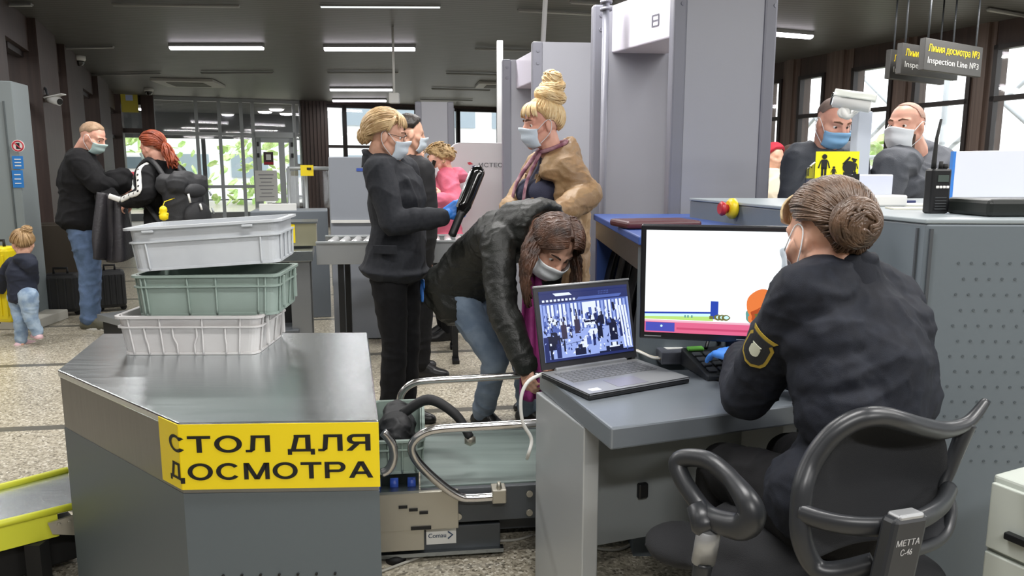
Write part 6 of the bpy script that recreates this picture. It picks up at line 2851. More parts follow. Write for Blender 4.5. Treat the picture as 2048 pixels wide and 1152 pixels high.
m.grid(off_collar, 36, 12)
m.thicken(0.005)
obj('collar', m, CLOTH_CHAR, blz)
for z_, w_ in ((0.975, 0.13), ):
    m = MB()
    pc_ = V((J['hr'].x, J['hr'].y, 0)) + J['r'] * 0.118 + fo * 0.05
    m.box(pc_ + ZUP * z_, (w_, 0.012, 0.045), math.atan2(fo.y, fo.x), bev=0.004)
    obj('pocket_flap', m, CLOTH_CHAR, blz)
garment(officer, 'trousers', CLOTH_BLACK, J, ('legs',), 0.016, 0.009, 5, wrinkle(0.007, 7, 9), 0.975, 1.0, True, cuff=0.062)
for s_ in 'lr':
    shoe(officer, J['a' + s_], fo, SHOEBLACK, 0.93)
for s_, kw in (('r', dict(d=(0.8, 0.12, 0.42), n_=(0.0, -1, 0.1), side=1, curl=(0.75, 0.8, 0.85, 0.9), thumb=0.75)), ('l', dict(d=(0.1, -0.15, -1), n_=(0.2, 0.95, 0), side=1, curl=(0.2, 0.25, 0.3, 0.35), thumb=0.3))):
    sc = Sculpt()
    hand_shapes(sc, J['w' + s_] + V(kw['d']).normalized() * 0.025, kw['d'], kw['n_'], kw['side'], 1.0, kw['curl'], kw['thumb'])
    add_mesh('glove', sc.mesh('glove', 0.0035, 2), GLOVEBLUE, officer, 'blue nitrile glove')
HB = hair_mat('dark_blonde_hair', 'a58358', 'd9bd8f')


def line_off(az):
    return hairline(az, front=0.62, side=-0.05, back=-0.8, temple=0.25)


hair = hair_cap(officer, H, HB, 0.016, line=line_off, groove=0.0012, seed=1)
tgt = dir_ae(pi, -0.45)
strands(hair, pulled_back(H, tgt, 300, 0.016, line_off, 4, 0.012, 0.97), 0.0042, HB)
bun(hair, scalp_d(H, tgt, 0.02), H.M @ V((0, -1, -0.2)), 0.043, HB, squash=0.8, seed=4)
rnd = random.Random(5)
fr_l = []
for i in range(46):
    az = rnd.uniform(-0.75, 0.75)
    d0, d1 = dir_ae(az * 0.6, 1.25), dir_ae(az * 1.15, rnd.uniform(0.2, 0.42))
    fr_l.append([scalp_d(H, sl_dir(d0, d1, j / 8), 0.015 + 0.008 * sin(pi * j / 8)) for j in range(9)])
for i in range(20):
    for sg in (-1, 1):
        d0, d1 = dir_ae(sg * 0.75, 0.95), dir_ae(sg * rnd.uniform(1.35, 1.6), rnd.uniform(-0.2, 0.1))
        fr_l.append([scalp_d(H, sl_dir(d0, d1, j / 8), 0.016 + 0.008 * sin(pi * j / 8)) for j in range(9)])
strands(hair, fr_l, 0.004, HB, name='fringe')
m = MB()
for x in (-1, 1):
    ring = [H.w((x * 0.032 + 0.025 * cos(a), 0.098 - 0.012 * abs(cos(a)), 0.0 + 0.019 * sin(a))) for a in [2 * pi * i / 20 for i in range(20)]]
    m.tube(ring, 0.0018, 6, True)
    m.tube([H.w((x * 0.057, 0.085, 0.004)), H.w((x * 0.075, 0.02, 0.008)), H.w((x * 0.079, -0.01, 0.005))], 0.0016, 6)
m.tube([H.w((-0.008, 0.099, 0.004)), H.w((0.008, 0.099, 0.004))], 0.0018, 6)
obj('glasses', m, mat('glasses_dark', '3a2f2c', 0.3), officer)

# hand-held metal detector in a glossy black cover
da, db = P(905, 468, 3.64), P(958, 338, 3.72)
dd = (db - da).normalized()
t = thing('hand_metal_detector', 'glossy black hand metal detector held up in a blue glove', 'metal detector', da)
dn = V((0.15, -1, 0)).normalized()
m = MB()
m.tube(smooth_path([da - dd * 0.012, da + dd * 0.02, da + dd * 0.07, da + dd * 0.12], 4), [0.012] + [0.02] * 11 + [0.019], 16)
obj('handle', m, BLACK, t)
m = MB()
ln = (db - da).length
sd_ = dd.cross(dn).normalized()
pts, rs2 = [], []
for i in range(22):
    u = i / 21
    pts.append(da + dd * (0.1 + (ln - 0.1 + 0.015) * u))
    rs2.append(0.036 * (min(1, 0.6 + u * 2.2)) * sqrt(max(0.02, 1 - max(0, (u - 0.86) / 0.145) ** 2)))
m.tube(pts, rs2, 18, flat=(dn, 0.5))
obj('paddle', m, BLACKGLOSS, t)
m = MB()
m.tube([da + dd * 0.13 - sd_ * 0.03 + dn * 0.004, da + dd * (ln - 0.03) - sd_ * 0.034 + dn * 0.004], 0.007, 8)
obj('edge_strip', m, mat('detector_silver', 'c6c8cc', 0.25, 0.6), t)

# ======== the blonde woman with the high bun
J = stand(0.21, 3.98, (-0.93, -0.36), 0.99, 0.16, 0.09)
J['el'] = P(1178, 392, 3.78)
J['wl'] = P(1118, 430, 3.62)
J['er'] = P(1050, 385, 4.15)
J['wr'] = P(1016, 418, 4.0)
H = Head(P(1083, 246, 3.9), (-0.95, -0.28, -0.1), k=1.03)
J['nk'] = P(1104, 304, 3.93)
fo = J['f']
blonde = person(J, H, 'blonde woman with high bun and open beige puffer coat at the arch', (0.21, 3.98, 0), skin=SKIN2, k=0.99, female=True, voxel=0.006, feet=dict(l=fo, r=fo), bulk=1.05)
face_parts(blonde, H)
mask(blonde, H, MASKB)
garment(blonde, 'sweater', mat('navy_knit', '33354a', 0.8, bump=0.3, bscale=300), J, ('torso',), 0.008, 0.008, 4, wrinkle(0.003, 9, 4), 0.99, 1.05, True, bottom=-0.1, bust=0.085)
garment(blonde, 'jeans', DENIM, J, ('legs',), 0.012, 0.009, 4, wrinkle(0.005, 8, 2), 0.99, 1.05, True)
for s_ in 'lr':
    shoe(blonde, J['a' + s_], fo, SHOEBLACK, 0.95)
COATB = mat('beige_nylon', '8d6f4e', 0.5, col2='9b7e5a', nscale=10, bump=0.15, bscale=90)


def coat_fn(p, n_):
    return quilt(0.008, 7.5, seed=2)(p, n_) + wrinkle(0.006, 12, 5)(p, n_) + wrinkle(0.003, 28, 6)(p, n_)


# open coat: back half of the torso plus sleeves and a big hood collar
sc = Sculpt()
r_, f_ = J['r'], J['f']
cen = (J['hl'] + J['hr']) / 2
for z0, z1, w_, d_ in ((0.78, 0.98, 0.19, 0.13), (0.98, 1.2, 0.19, 0.13), (1.18, 1.34, 0.18, 0.12)):
    for a in range(-105, 106, 15):
        aa = radians(a)
        o_ = -f_ * cos(aa) * (d_ + 0.03) + r_ * sin(aa) * (w_ + 0.01)
        base_ = V((cen.x, cen.y, 0)) - f_ * 0.01
        sc.cap(base_ + o_ * 1.0 + ZUP * (z0 - 0.02), base_ + o_ * 0.99 + ZUP * z1, 0.036, 0.036, 8)
for s_ in 'lr':
    arm_shapes(sc, J, s_, 0.03, 1.0, 1.0, 1.1)
for a in range(-125, 126, 14):
    aa = radians(a)
    c_ = J['nk'] + ZUP * 0.0
    o_ = -f_ * cos(aa) * 0.115 + r_ * sin(aa) * 0.125
    sc.cap(c_ + o_ * 1.05 - ZUP * (0.06 + 0.05 * abs(sin(aa))), c_ + o_ * 0.92 + ZUP * (0.035 - 0.075 * abs(sin(aa / 2)) + 0.02 * cos(aa)), 0.05, 0.034, 8)
    sc.cap(c_ + o_ * 1.15 - ZUP * 0.1, J['sl' if sin(aa) < 0 else 'sr'] - f_ * 0.03, 0.04, 0.06, 8)
coat = add_mesh('puffer_coat', sc.mesh('puffer_coat', 0.0085, 14, coat_fn), COATB, blonde, 'beige puffer coat')
# hanging coat fronts
m = MB()
for sg in (-1, 1):
    base_ = V((cen.x, cen.y, 0)) + r_ * sg * 0.14 + f_ * 0.1

    def front(u, v, sg=sg, base_=base_):
        z = 0.78 + 0.56 * v
        return base_ + f_ * (0.055 * sin(pi * v) + 0.012 * sin(9 * v + u * 3)) - r_ * sg * (0.03 + 0.05 * u) + ZUP * z + f_ * 0.02 * u
    m.grid(front, 6, 14)
m.thicken(0.018)
obj('coat_front', m, COATB, coat)
SCARF = mat('patterned_scarf', 'b08a92', 0.8, col2='7c4a5c', nscale=30, detail=1)
m = MB()
ring = [J['nk'] + ZUP * (0.03 - 0.03 * cos(a)) + (f_ * cos(a) + r_ * sin(a)) * 0.078 for a in [2 * pi * i / 16 for i in range(16)]]
m.tube(ring, 0.012, 8, True)
for sg in (-1, 1):
    m.tube(smooth_path([J['nk'] + f_ * 0.075 - r_ * sg * -0.02, cen + ZUP * 0.4 + f_ * 0.18 + r_ * sg * 0.07, cen + ZUP * 0.2 + f_ * 0.205 + r_ * sg * 0.09, cen + ZUP * 0.0 + f_ * 0.17 + r_ * sg * 0.09], 5), 0.017, 8, flat=(f_, 0.35))
obj('scarf', m, SCARF, blonde)
BL = hair_mat('pale_blonde_hair', 'd8b47c', 'f3dcae')
hair = hair_cap(blonde, H, BL, 0.012, line=lambda az: hairline(az, 0.7, -0.15, -0.75, 0.3), groove=0.001, seed=3)
tgt = dir_ae(pi, 1.25)
strands(hair, pulled_back(H, tgt, 280, 0.012, lambda az: hairline(az, 0.7, -0.15, -0.75, 0.3), 6, 0.008, 0.97), 0.004, BL)
top = scalp_d(H, tgt, 0.02)
bun(hair, top + ZUP * 0.012 + V((0.012, 0, 0)), (0.25, 0, 1), 0.083, BL, 'hair_bun', 70, 7, 0.62)
bun(hair, top + ZUP * 0.055 + V((0.02, 0, 0)), (-0.2, -0.2, 1), 0.07, BL, 'hair_bun', 60, 8, 0.62)
bun(hair, top + ZUP * 0.1 + V((0.022, 0, 0)), (0.3, -0.3, 1), 0.054, BL, 'hair_bun', 50, 9, 0.8)
rnd = random.Random(9)
fr_l = []
for i in range(60):
    az = rnd.uniform(-0.95, 0.95)
    d0, d1 = dir_ae(az * 0.7, 1.1), dir_ae(az, rnd.uniform(0.16, 0.3) - 0.1 * abs(az))
    fr_l.append([scalp_d(H, sl_dir(d0, d1, j / 8), 0.012 + 0.016 * sin(pi * 0.8 * j / 8)) for j in range(9)])
strands(hair, fr_l, 0.0042, BL, name='fringe')

blonde.location += V((0.007, 0.14, 0))

# ======== the woman bending over the conveyor
pel = P(928, 566, 3.85)
shm = P(1046, 462, 3.48)
f0 = V((0.72, -0.69, 0)).normalized()
r0_ = V((f0.y, -f0.x, 0))
J = dict(hl=pel - r0_ * 0.09, hr=pel + r0_ * 0.09, sl=shm - r0_ * 0.165 - ZUP * 0.01, sr=shm + r0_ * 0.165 - ZUP * 0.03, nk=P(1072, 452, 3.42),
         kr=P(992, 722, 3.72), ar=P(966, 822, 3.93), kl=P(1048, 712, 3.78), al=P(1056, 816, 3.96),
         er=P(1003, 612, 3.24), wr=P(1050, 728, 3.12), el=P(1092, 596, 3.42), wl=P(1096, 716, 3.22), f=f0, r=r0_)
J['waist'] = pel.lerp(shm, 0.42) + ZUP * 0.07
H = Head(P(1106, 494, 3.24), (0.3, -0.72, -0.72), (0.45, -0.5, 0.75), 1.1)
ff = V((0.75, -0.65, 0))
bender = person(J, H, 'woman in black padded jacket bending over the low conveyor', V((J['ar'].x, J['ar'].y + 0.0, 0)), k=0.98, female=True, voxel=0.0065, feet=dict(l=ff, r=ff),
                hand_args=dict(r=dict(d=(0.2, -0.3, -0.9), n_=(-0.6, -0.7, 0), curl=(0.6, 0.6, 0.7, 0.7)), l=dict(d=(0.1, -0.4, -0.9), n_=(0.7, -0.5, 0), curl=(0.6, 0.6, 0.7, 0.7))))
face_parts(bender, H, mat('brow_dark', '3c2a22', 0.7))
mask(bender, H, MASKW)
JKT = mat('black_padded_nylon', '1a1c1a', 0.5, col2='21231f', nscale=12, bump=0.2, bscale=150)


def hood_extra(sc):
    n_ = J['nk']
    ax_ = (J['nk'] - shm).normalized()
    up_ = ZUP
    for a in range(-130, 131, 18):
        aa = radians(a)
        o_ = (up_ * cos(aa) * 0.105 + r0_ * sin(aa) * 0.13)
        sc.cap(n_ + o_ - f0 * 0.1 - ZUP * 0.03, n_ + o_ * 0.92 + f0 * (0.03 + 0.02 * cos(aa)), 0.045, 0.034, 8)
    for q_ in ('hl', 'hr'):
        sc.cap(J[q_] - f0 * 0.03, J[q_] - f0 * 0.0 - ZUP * 0.1 + V((0.01, 0, 0)), 0.115, 0.11, 14)
    sc.cap(J['sl'], n_ - f0 * 0.05, 0.075, 0.08)
    sc.cap(J['sr'], n_ - f0 * 0.05, 0.075, 0.08)


def jk_fn(p, n_):
    return quilt(0.005, 5.0, V((0.75, -0.4, 0.3)), 5)(p, n_) + wrinkle(0.006, 10, 7)(p, n_) + wrinkle(0.003, 22, 9)(p, n_)


jk = garment(bender, 'padded_jacket', JKT, J, ('torso', 'arms'), 0.032, 0.0085, 5, jk_fn, 0.98, 1.0, True, bottom=-0.2, flare=0.02, extra=hood_extra, arm_off=0.028)
m = MB()
for q in ((0.02, 0.0), (0.0, 0.0)):
    pass
hemc = pel + (pel - J['waist']).normalized() * 0.1
m.lathe(P(914, 566, 3.68), [(0.008, -0.004), (0.008, 0.004)], (-0.4, -0.9, 0.1), 10)
obj('snap_button', m, mat('button_brass', 'b5a98a', 0.3, 0.8), jk)
garment(bender, 'jeans', DENIM2, J, ('legs',), 0.014, 0.009, 4, wrinkle(0.007, 8, 12), 0.98, 1.0, True, cuff=0.062)
for s_ in 'lr':
    shoe(bender, J['a' + s_], ff, SHOEBLACK, 0.95)
# magenta scarf hanging straight down
SCF = mat('magenta_scarf', '7d2363', 0.75, col2='902e72', nscale=9, bump=0.2, bscale=90)
m = MB()
s0, s1 = P(1062, 520, 3.3), P(1062, 800, 3.12)
s0b = P(1075, 470, 3.36)


def scf(u, v):
    a = s0b.lerp(s0, min(1, v * 4)) if v < 0.25 else s0.lerp(s1, (v - 0.25) / 0.75)
    w_ = 0.07 + 0.035 * v
    return a + V((1, 0.25, 0)) * w_ * (u - 0.5) + V((0.2, -1, 0)) * (0.014 * sin(u * 14 + 2 * v) + 0.012 * sin(u * 5 + v * 6))


m.grid(scf, 24, 26)
m.thicken(0.006)
obj('scarf', m, SCF, bender)
# long hair falling forward
BR = hair_mat('warm_brown_hair', '281a14', '5e4030')
hair = hair_cap(bender, H, BR, 0.022, line=lambda az: hairline(az, 0.78, -0.2, -0.75, 0.45), groove=0.001, seed=5)
rnd = random.Random(12)
lines = []
down = H.M.transposed() @ V((0, 0, -1))          # gravity in head space
for i in range(560):
    sg = 1 if i % 2 else -1
    # roots along the parting and over the back of the head
    el0 = rnd.uniform(0.55, 1.5)
    back_ = rnd.random()
    az0 = sg * (0.12 + 2.6 * back_ * back_)
    d0 = dir_ae(az0, el0)
    side_ = V((sg * 1.0, rnd.uniform(-0.25, 0.45), rnd.uniform(-0.25, 0.1))).normalized()
    if back_ > 0.62:
        side_ = V((sg * rnd.uniform(0.5, 1), rnd.uniform(-0.4, 0.3), 0.0)).normalized()
    pts = [scalp_d(H, sl_dir(d0, side_, j / 6), 0.022 + 0.014 * sin(pi * j / 6)) for j in range(7)]
    end = pts[-1]
    L_ = rnd.uniform(0.12, 0.26)
    swing = H.M @ V((sg * 0.25, 0.3, 0))
    for j in range(1, 9):
        t_ = j / 8
        pts.append(end + V((0, 0, -1)) * L_ * t_ + (swing * 0.1 + V((-0.1 if sg > 0 else 0.0, -0.05, 0))) * (sin(t_ * 2.2) * 0.45) + V((rnd.uniform(-1, 1), rnd.uniform(-1, 1), 0)) * 0.006)
    lines.append(pts)
strands(hair, lines, 0.0062, BR, name='long_strands')

# ======== the seated operator
sl, sr = P(1610, 592, 1.62), P(1784, 612, 1.78)
rr_ = flat_(sr - sl).normalized()
f0 = V((-rr_.y, rr_.x, 0))
pel = P(1692, 1000, 1.60)
J = dict(sl=sl, sr=sr, hl=pel - rr_ * 0.09, hr=pel + rr_ * 0.09, nk=P(1692, 544, 1.69), f=f0, r=rr_,
         el=P(1493, 792, 1.80), wl=P(1482, 716, 2.05), er=P(1745, 800, 1.98), wr=P(1585, 745, 2.06))
J['waist'] = pel.lerp((sl + sr) / 2, 0.45) - f0 * 0.05
J['kl'] = V((0.575, 1.93, 0.56))
J['kr'] = V((0.79, 2.02, 0.56))
J['al'] = V((0.58, 1.99, 0.09))
J['ar'] = V((0.80, 2.10, 0.09))
H = Head(P(1650, 474, 1.72), (-0.34, 0.91, -0.26), (0.03, 0.3, 1), 1.0)
oper = person(J, H, 'seated operator in dark uniform with brown bun, seen from behind', V((pel.x, pel.y, 0)), k=0.97, female=True, voxel=0.006, feet=dict(l=f0, r=f0), hands='')
face_parts(oper, H)
mask(oper, H, MASKB)


def op_extra(sc):
    c = J['nk']
    # padded shoulders
    for s_, sg in (('l', -1), ('r', 1)):
        sc.cap(J['s' + s_] + ZUP * 0.014 + rr_ * sg * 0.012, J['s' + s_].lerp(c, 0.5) + ZUP * 0.016, 0.062, 0.058)
    # broad jacket back
    mid = (J['sl'] + J['sr']) / 2
    for z_ in (0.08, 0.16, 0.24):
        q = mid.lerp(J['waist'], z_ / 0.27) - f0 * 0.005
        sc.cap(q - rr_ * (0.12 - 0.1 * z_), q + rr_ * (0.12 - 0.1 * z_), 0.1, 0.1, 14)
    q = (J['hl'] + J['hr']) / 2
    sc.cap(q - rr_ * 0.1 + ZUP * 0.03, q + rr_ * 0.1 + ZUP * 0.03, 0.115, 0.115, 14)


ojk = garment(oper, 'uniform_jacket', CLOTH_NAVYBLK, J, ('torso', 'arms'), 0.018, 0.0065, 5, lambda p, n_: wrinkle(0.006, 7, 21, (1, 1, 1.8))(p, n_) + wrinkle(0.0025, 18, 25)(p, n_), 0.97, 1.02, True, bottom=-0.02, extra=op_extra, arm_off=0.022)
garment(oper, 'trousers', CLOTH_BLACK, J, ('legs',), 0.018, 0.009, 4, wrinkle(0.006, 8, 22), 0.97, 1.05, True, cuff=0.06)
for s_ in 'lr':
    shoe(oper, J['a' + s_], f0, SHOEBLACK, 0.93)
for s_, kw in (('l', dict(d=(-0.22, 0.95, -0.05), n_=(-0.2, 0.25, 1), side=1, curl=(0.2, 0.24, 0.3, 0.36), thumb=0.3)), ('r', dict(d=(-0.75, 0.6, -0.1), n_=(0, 0.2, 1), side=-1, curl=(0.3, 0.3, 0.35, 0.4), thumb=0.3))):
    sc = Sculpt()
    hand_shapes(sc, J['w' + s_] + V(kw['d']).normalized() * 0.02, kw['d'], kw['n_'], kw['side'], 0.98, kw['curl'], kw['thumb'], 0.12)
    add_mesh('glove', sc.mesh('glove', 0.0032, 2), GLOVEBLUE, oper, 'blue nitrile glove')
m = MB()


def collar(u, v):
    a = radians(42 + 276 * u)
    c = J['nk'] + f0 * 0.008
    rad = 0.071 + 0.014 * (1 - v) + (0.013 * (v - 0.62) / 0.38 if v > 0.62 else 0)
    z = 0.05 - 0.03 * (1 + cos(a)) / 2 * 1.2
    z = -0.05 + (z + 0.05) * (v / 0.62) if v <= 0.62 else z - (z + 0.035) * ((v - 0.62) / 0.38)
    tilt = -f0 * 0.02 * (v if v < 0.62 else 0.62) * -1
    return c + (f0 * cos(a) * 0.95 + rr_ * sin(a)) * rad + ZUP * z + tilt


m.grid(collar, 40, 14)
m.thicken(0.005)
obj('collar', m, CLOTH_NAVYBLK, ojk)
# sleeve patch: gold edged shield on the upper arm
sc_a = J['sl'].lerp(J['el'], 0.42)
axd = (J['el'] - J['sl']).normalized()
pn_ = (-rr_ * 0.9 + V((0, -1, 0)) * 0.1)
pn_ = (pn_ - axd * pn_.dot(axd)).normalized()
pt_ = axd.cross(pn_).normalized()
for nm, k_, mm_, o_ in (('sleeve_patch', 1.0, mat('patch_gold', 'b39a3a', 0.5, 0.3), 0.079), ('patch_field', 0.82, mat('patch_dark', '1a1d22', 0.6), 0.081), ('patch_emblem', 0.34, mat('patch_silver', 'c8cbb8', 0.5), 0.083)):
    m = MB()
    rows = []
    for i in range(9):
        v_ = -1 + 2 * i / 8
        hw = (0.036 if v_ < 0.3 else 0.036 * sqrt(max(0.02, 1 - ((v_ - 0.3) / 0.72) ** 2))) * k_
        hw *= 1 - (0.25 if abs(v_ + 0.75) < 0.13 else 0)
        rows.append([sc_a + axd * v_ * 0.047 * k_ + (pn_ * cos(a) + pt_ * sin(a)) * (o_ - 0.004) for a in [(-1 + 2 * j / 6) * hw / 0.07 for j in range(7)]])
    vs = [[m.bm.verts.new(p) for p in r_] for r_ in rows]
    for i in range(8):
        for j in range(6):
            m.bm.faces.new((vs[i][j], vs[i][j + 1], vs[i + 1][j + 1], vs[i + 1][j]))
    m.thicken(0.002)
    obj(nm, m, mm_, ojk)
BRN = hair_mat('ash_brown_hair', '35281e', '6e5542', 0.36)


def line_op(az):
    return hairline(az, 0.68, -0.02, -0.95, 0.28)


hair = hair_cap(oper, H, BRN, 0.014, line=line_op, groove=0.0012, seed=8, na=90, ne=26)
tgt = dir_ae(pi + 0.3, -0.2)
strands(hair, pulled_back(H, tgt, 800, 0.014, line_op, 14, 0.008, 0.98), 0.0024, BRN, n=5)
bc_ = scalp_d(H, tgt, 0.036)
bun(hair, bc_, H.M @ V((-0.1, -1, -0.25)), 0.054, BRN, n=110, seed=15, squash=0.75)
m = MB()
q = scalp(H, pi * 0.9, 1.25, 0.02)
m.lathe(q, [(0.004, -0.004), (0.006, 0), (0.003, 0.005)], ZUP, 10)
obj('hair_pin', m, CHROME, hair)
# pale fringe that falls past the far temple
m = MB()
FR = hair_mat('light_fringe', 'b59c74', 'd3bd94')
for i in range(16):
    az = -0.55 + 0.05 * i
    m.tube([scalp_d(H, sl_dir(dir_ae(az, 0.95), dir_ae(az * 1.2 - 0.1, 0.16), j / 7), 0.015 + 0.012 * sin(pi * 0.9 * j / 7)) for j in range(8)], 0.0036, 5)
obj('fringe', m, FR, hair)

# ======== man in black sweatshirt and jeans
J = stand(-3.72, 6.5, (0.86, 0.42), 1.03, 0.185, 0.1, lean=(0.02, 0))
J['er'] = P(200, 372, 6.28)
J['wr'] = P(232, 372, 6.42)
J['el'] = P(212, 380, 6.95)
J['wl'] = P(240, 372, 6.75)
H = Head(P(186, 275, 6.52), (0.88, 0.0, -0.42), k=1.08)
J['nk'] = P(166, 301, 6.55)
fo = J['f']
man1 = person(J, H, 'bearded man in black sweatshirt and blue jeans facing the red-haired woman', (-3.72, 6.5, 0), skin=SKIN2, k=1.03, bulk=1.18, voxel=0.008, feet=dict(l=fo, r=(0.9, -0.2, 0)), neck_r=0.066,
              hand_args=dict(r=dict(d=(0.7, 0.5, -0.2), n_=(0.3, -0.8, 0.4), curl=(0.6, 0.6, 0.6, 0.6)), l=dict(d=(0.7, -0.3, -0.2), n_=(0.3, 0.8, 0.4), side=-1, curl=(0.6, 0.6, 0.6, 0.6))))
man1['label'] = 'man in black sweatshirt and blue jeans with short hair and pale mask'
face_parts(man1, H)
mask(man1, H, MASKG)
garment(man1, 'sweatshirt', CLOTH_BLACK, J, ('torso', 'arms'), 0.028, 0.011, 5, wrinkle(0.012, 6, 31), 1.03, 1.38, False, bottom=-0.03, arm_off=0.024)
garment(man1, 'jeans', DENIM, J, ('legs',), 0.02, 0.011, 4, wrinkle(0.01, 7, 33), 1.03, 1.15, False, cuff=0.075)
shoe(man1, J['al'], fo, mat('olive_sneaker', '5b594a', 0.6), 1.08, sole=PAPER)
shoe(man1, J['ar'], (0.95, -0.15, 0), _M['olive_sneaker'], 1.08, sole=PAPER)
SH = hair_mat('short_fair_hair', '8a6f55', 'b0947a', 0.7)
hair_cap(man1, H, SH, 0.006, line=lambda az: hairline(az, 0.75, 0.12, -0.35, 0.5), rough=0.002, seed=4)

# ======== red-haired woman with backpack
J = stand(-2.88, 6.25, (-0.93, 0.37), 0.955, 0.16, 0.09)
J['el'] = P(292, 390, 5.98)
J['wl'] = P(255, 404, 6.12)
J['er'] = P(300, 395, 6.75)
J['wr'] = P(262, 405, 6.7)
H = Head(P(304, 296, 6.22), (-0.9, 0.25, -0.3), k=1.0)
J['nk'] = P(318, 325, 6.22)
fo = J['f']
red = person(J, H, 'red-haired woman in black striped tracksuit top wearing a large backpack', (-2.88, 6.25, 0), skin=SKIN2, k=0.955, female=True, voxel=0.008, feet=dict(l=fo, r=fo), bulk=1.1,
             hand_args=dict(l=dict(d=(-0.7, 0.4, -0.5), n_=(-0.5, -0.6, 0.6)), r=dict(d=(-0.8, 0.1, -0.4), n_=(-0.4, 0.6, 0.6))))
face_parts(red, H)
mask(red, H, MASKG, loops=False)
trk = garment(red, 'tracksuit_top', CLOTH_BLACK, J, ('torso', 'arms'), 0.026, 0.01, 5, wrinkle(0.01, 7, 41), 0.955, 1.12, True, bottom=-0.12, arm_off=0.03)
garment(red, 'jeans', DENIM, J, ('legs',), 0.014, 0.011, 4, wrinkle(0.007, 7, 43), 0.955, 1.08, True)
for s_ in 'lr':
    shoe(red, J['a' + s_], fo, SHOEBLACK, 0.95)
m = MB()
a_, b_, c_ = J['sl'], J['el'], J['wl']
n_ = V((-0.35, -0.85, 0.4)).normalized()
path_ = [J['nk'].lerp(a_, 0.45) + n_ * 0.07, a_ + n_ * 0.084, a_.lerp(b_, 0.5) + n_ * 0.079, b_ + n_ * 0.074, b_.lerp(c_, 0.5) + n_ * 0.066, c_ + n_ * 0.055]
m.tube(smooth_path(path_, 6), 0.026, 8, flat=(n_, 0.35))
for q_ in smooth_path(path_, 2)[1:-1]:
    m.tube([q_ + n_ * 0.008, q_ + n_ * 0.0105], 0.01, 8, m=INK)
obj('sleeve_stripe', m, PAPER, trk)
RED = hair_mat('copper_red_hair', '6e2a14', 'a54a22')
hair = hair_cap(red, H, RED, 0.018, line=lambda az: hairline(az, 0.75, -0.1, -0.75, 0.35), groove=0.001, seed=6)
tgt = dir_ae(pi, -0.3)
strands(hair, pulled_back(H, tgt, 160, 0.018, hairline, 19, 0.008), 0.005, RED)
rnd = random.Random(21)
q = scalp_d(H, tgt, 0.02)
ln = []
for i in range(70):
    o_ = V((rnd.uniform(-1, 1), rnd.uniform(-1, 1), rnd.uniform(-1, 1))) * 0.032
    w_ = rnd.uniform(0, 6)
    ln.append([q + o_ * (0.4 + 0.6 * min(1, j / 3)) + V((0.012 * j, -0.006 * j, -0.021 * j)) + V((sin(w_ + j), cos(w_ + j), 0)) * 0.008 for j in range(9)])
strands(hair, ln, 0.0075, RED, name='ponytail')
# backpack: worn, so a thing of its own
bd = -J['f']
br_ = J['r']
bpc = (J['sl'] + J['sr']) / 2 + bd * 0.25 - ZUP * 0.25 + br_ * 0.0 - V((0, 0.06, 0))
t = thing('backpack', 'large black backpack on the back of the red-haired woman', 'backpack', bpc - ZUP * 0.25)
BM = Matrix((br_, bd, ZUP)).transposed()
PACK = mat('black_cordura', '232427', 0.65, bump=0.3, bscale=250)
sc = Sculpt()
for x in (-0.11, 0.11):
    for z in (-0.18, 0.17):
        for y in (-0.07, 0.05):
            sc.ell(bpc + BM @ V((x, y, z)), (0.085, 0.075, 0.09), BM)
sc.loft([(bpc + BM @ V((0, 0, z)), br_ * w_, bd * d_) for z, w_, d_ in ((-0.24, 0.15, 0.1), (-0.1, 0.185, 0.14), (0.08, 0.18, 0.13), (0.2, 0.15, 0.1), (0.26, 0.1, 0.06))])
add_mesh('main_bag', sc.mesh('main_bag', 0.012, 4, wrinkle(0.008, 9, 5)), PACK, t)
sc = Sculpt()
sc.ell(bpc + BM @ V((0, 0.13, -0.09)), (0.14, 0.06, 0.13), BM)
add_mesh('front_pocket', sc.mesh('front_pocket', 0.012, 3), PACK, t)
sc = Sculpt()
sc.ell(bpc + BM @ V((0.0, 0.11, 0.12)), (0.12, 0.05, 0.06), BM)
add_mesh('front_pocket', sc.mesh('front_pocket', 0.012, 3), PACK, t)
for sg in (-1, 1):
    m = MB()
    m.tube(smooth_path([bpc + br_ * sg * 0.1 - bd * 0.08 + ZUP * 0.22, (J['sl'] if sg < 0 else J['sr']).lerp(J['nk'], 0.25) + ZUP * 0.095 + J['f'] * 0.01, (J['sl'] if sg < 0 else J['sr']).lerp(J['nk'], 0.2) + J['f'] * 0.16 - ZUP * 0.1, bpc + br_ * sg * 0.15 - bd * 0.05 - ZUP * 0.2], 6), 0.024, 8, flat=(J['f'], 0.5))
    obj('shoulder_strap', m, PACK, t)
for (x, y, z, l_, mm_) in ((-0.12, 0.165, 0.1, 0.07, PAPER), (-0.02, 0.18, 0.02, 0.05, PAPER), (0.14, 0.15, -0.02, 0.05, ALU), (0.1, 0.17, 0.12, 0.04, ALU), (-0.05, 0.19, -0.13, 0.03, PAPER)):
    m = MB()
    q = bpc + BM @ V((x, y, z))
    m.tube([q, q + V((0.012, 0, -l_))], 0.008, 6)
    obj('zip_pull', m, mm_, t)
m = MB()
q = P(327, 425, 5.7)
m.lathe(q, [(0.01, -0.06), (0.03, -0.05), (0.034, -0.02), (0.02, -0.005), (0.028, 0.015), (0.026, 0.035), (0.01, 0.05)], (0, 0, 1), 14)
m.tube([q + V((-0.03, 0, 0.0)), q + V((0.035, 0, -0.015))], 0.012, 8)
m.tube([q + ZUP * 0.05, q + ZUP * 0.08 + V((0, 0.03, 0)), q + V((0.0, 0.2, 0.1))], 0.003, 6)
single('yellow_toy', m, YELLOW, 'small yellow toy charm hanging at the backpack strap', 'toy')
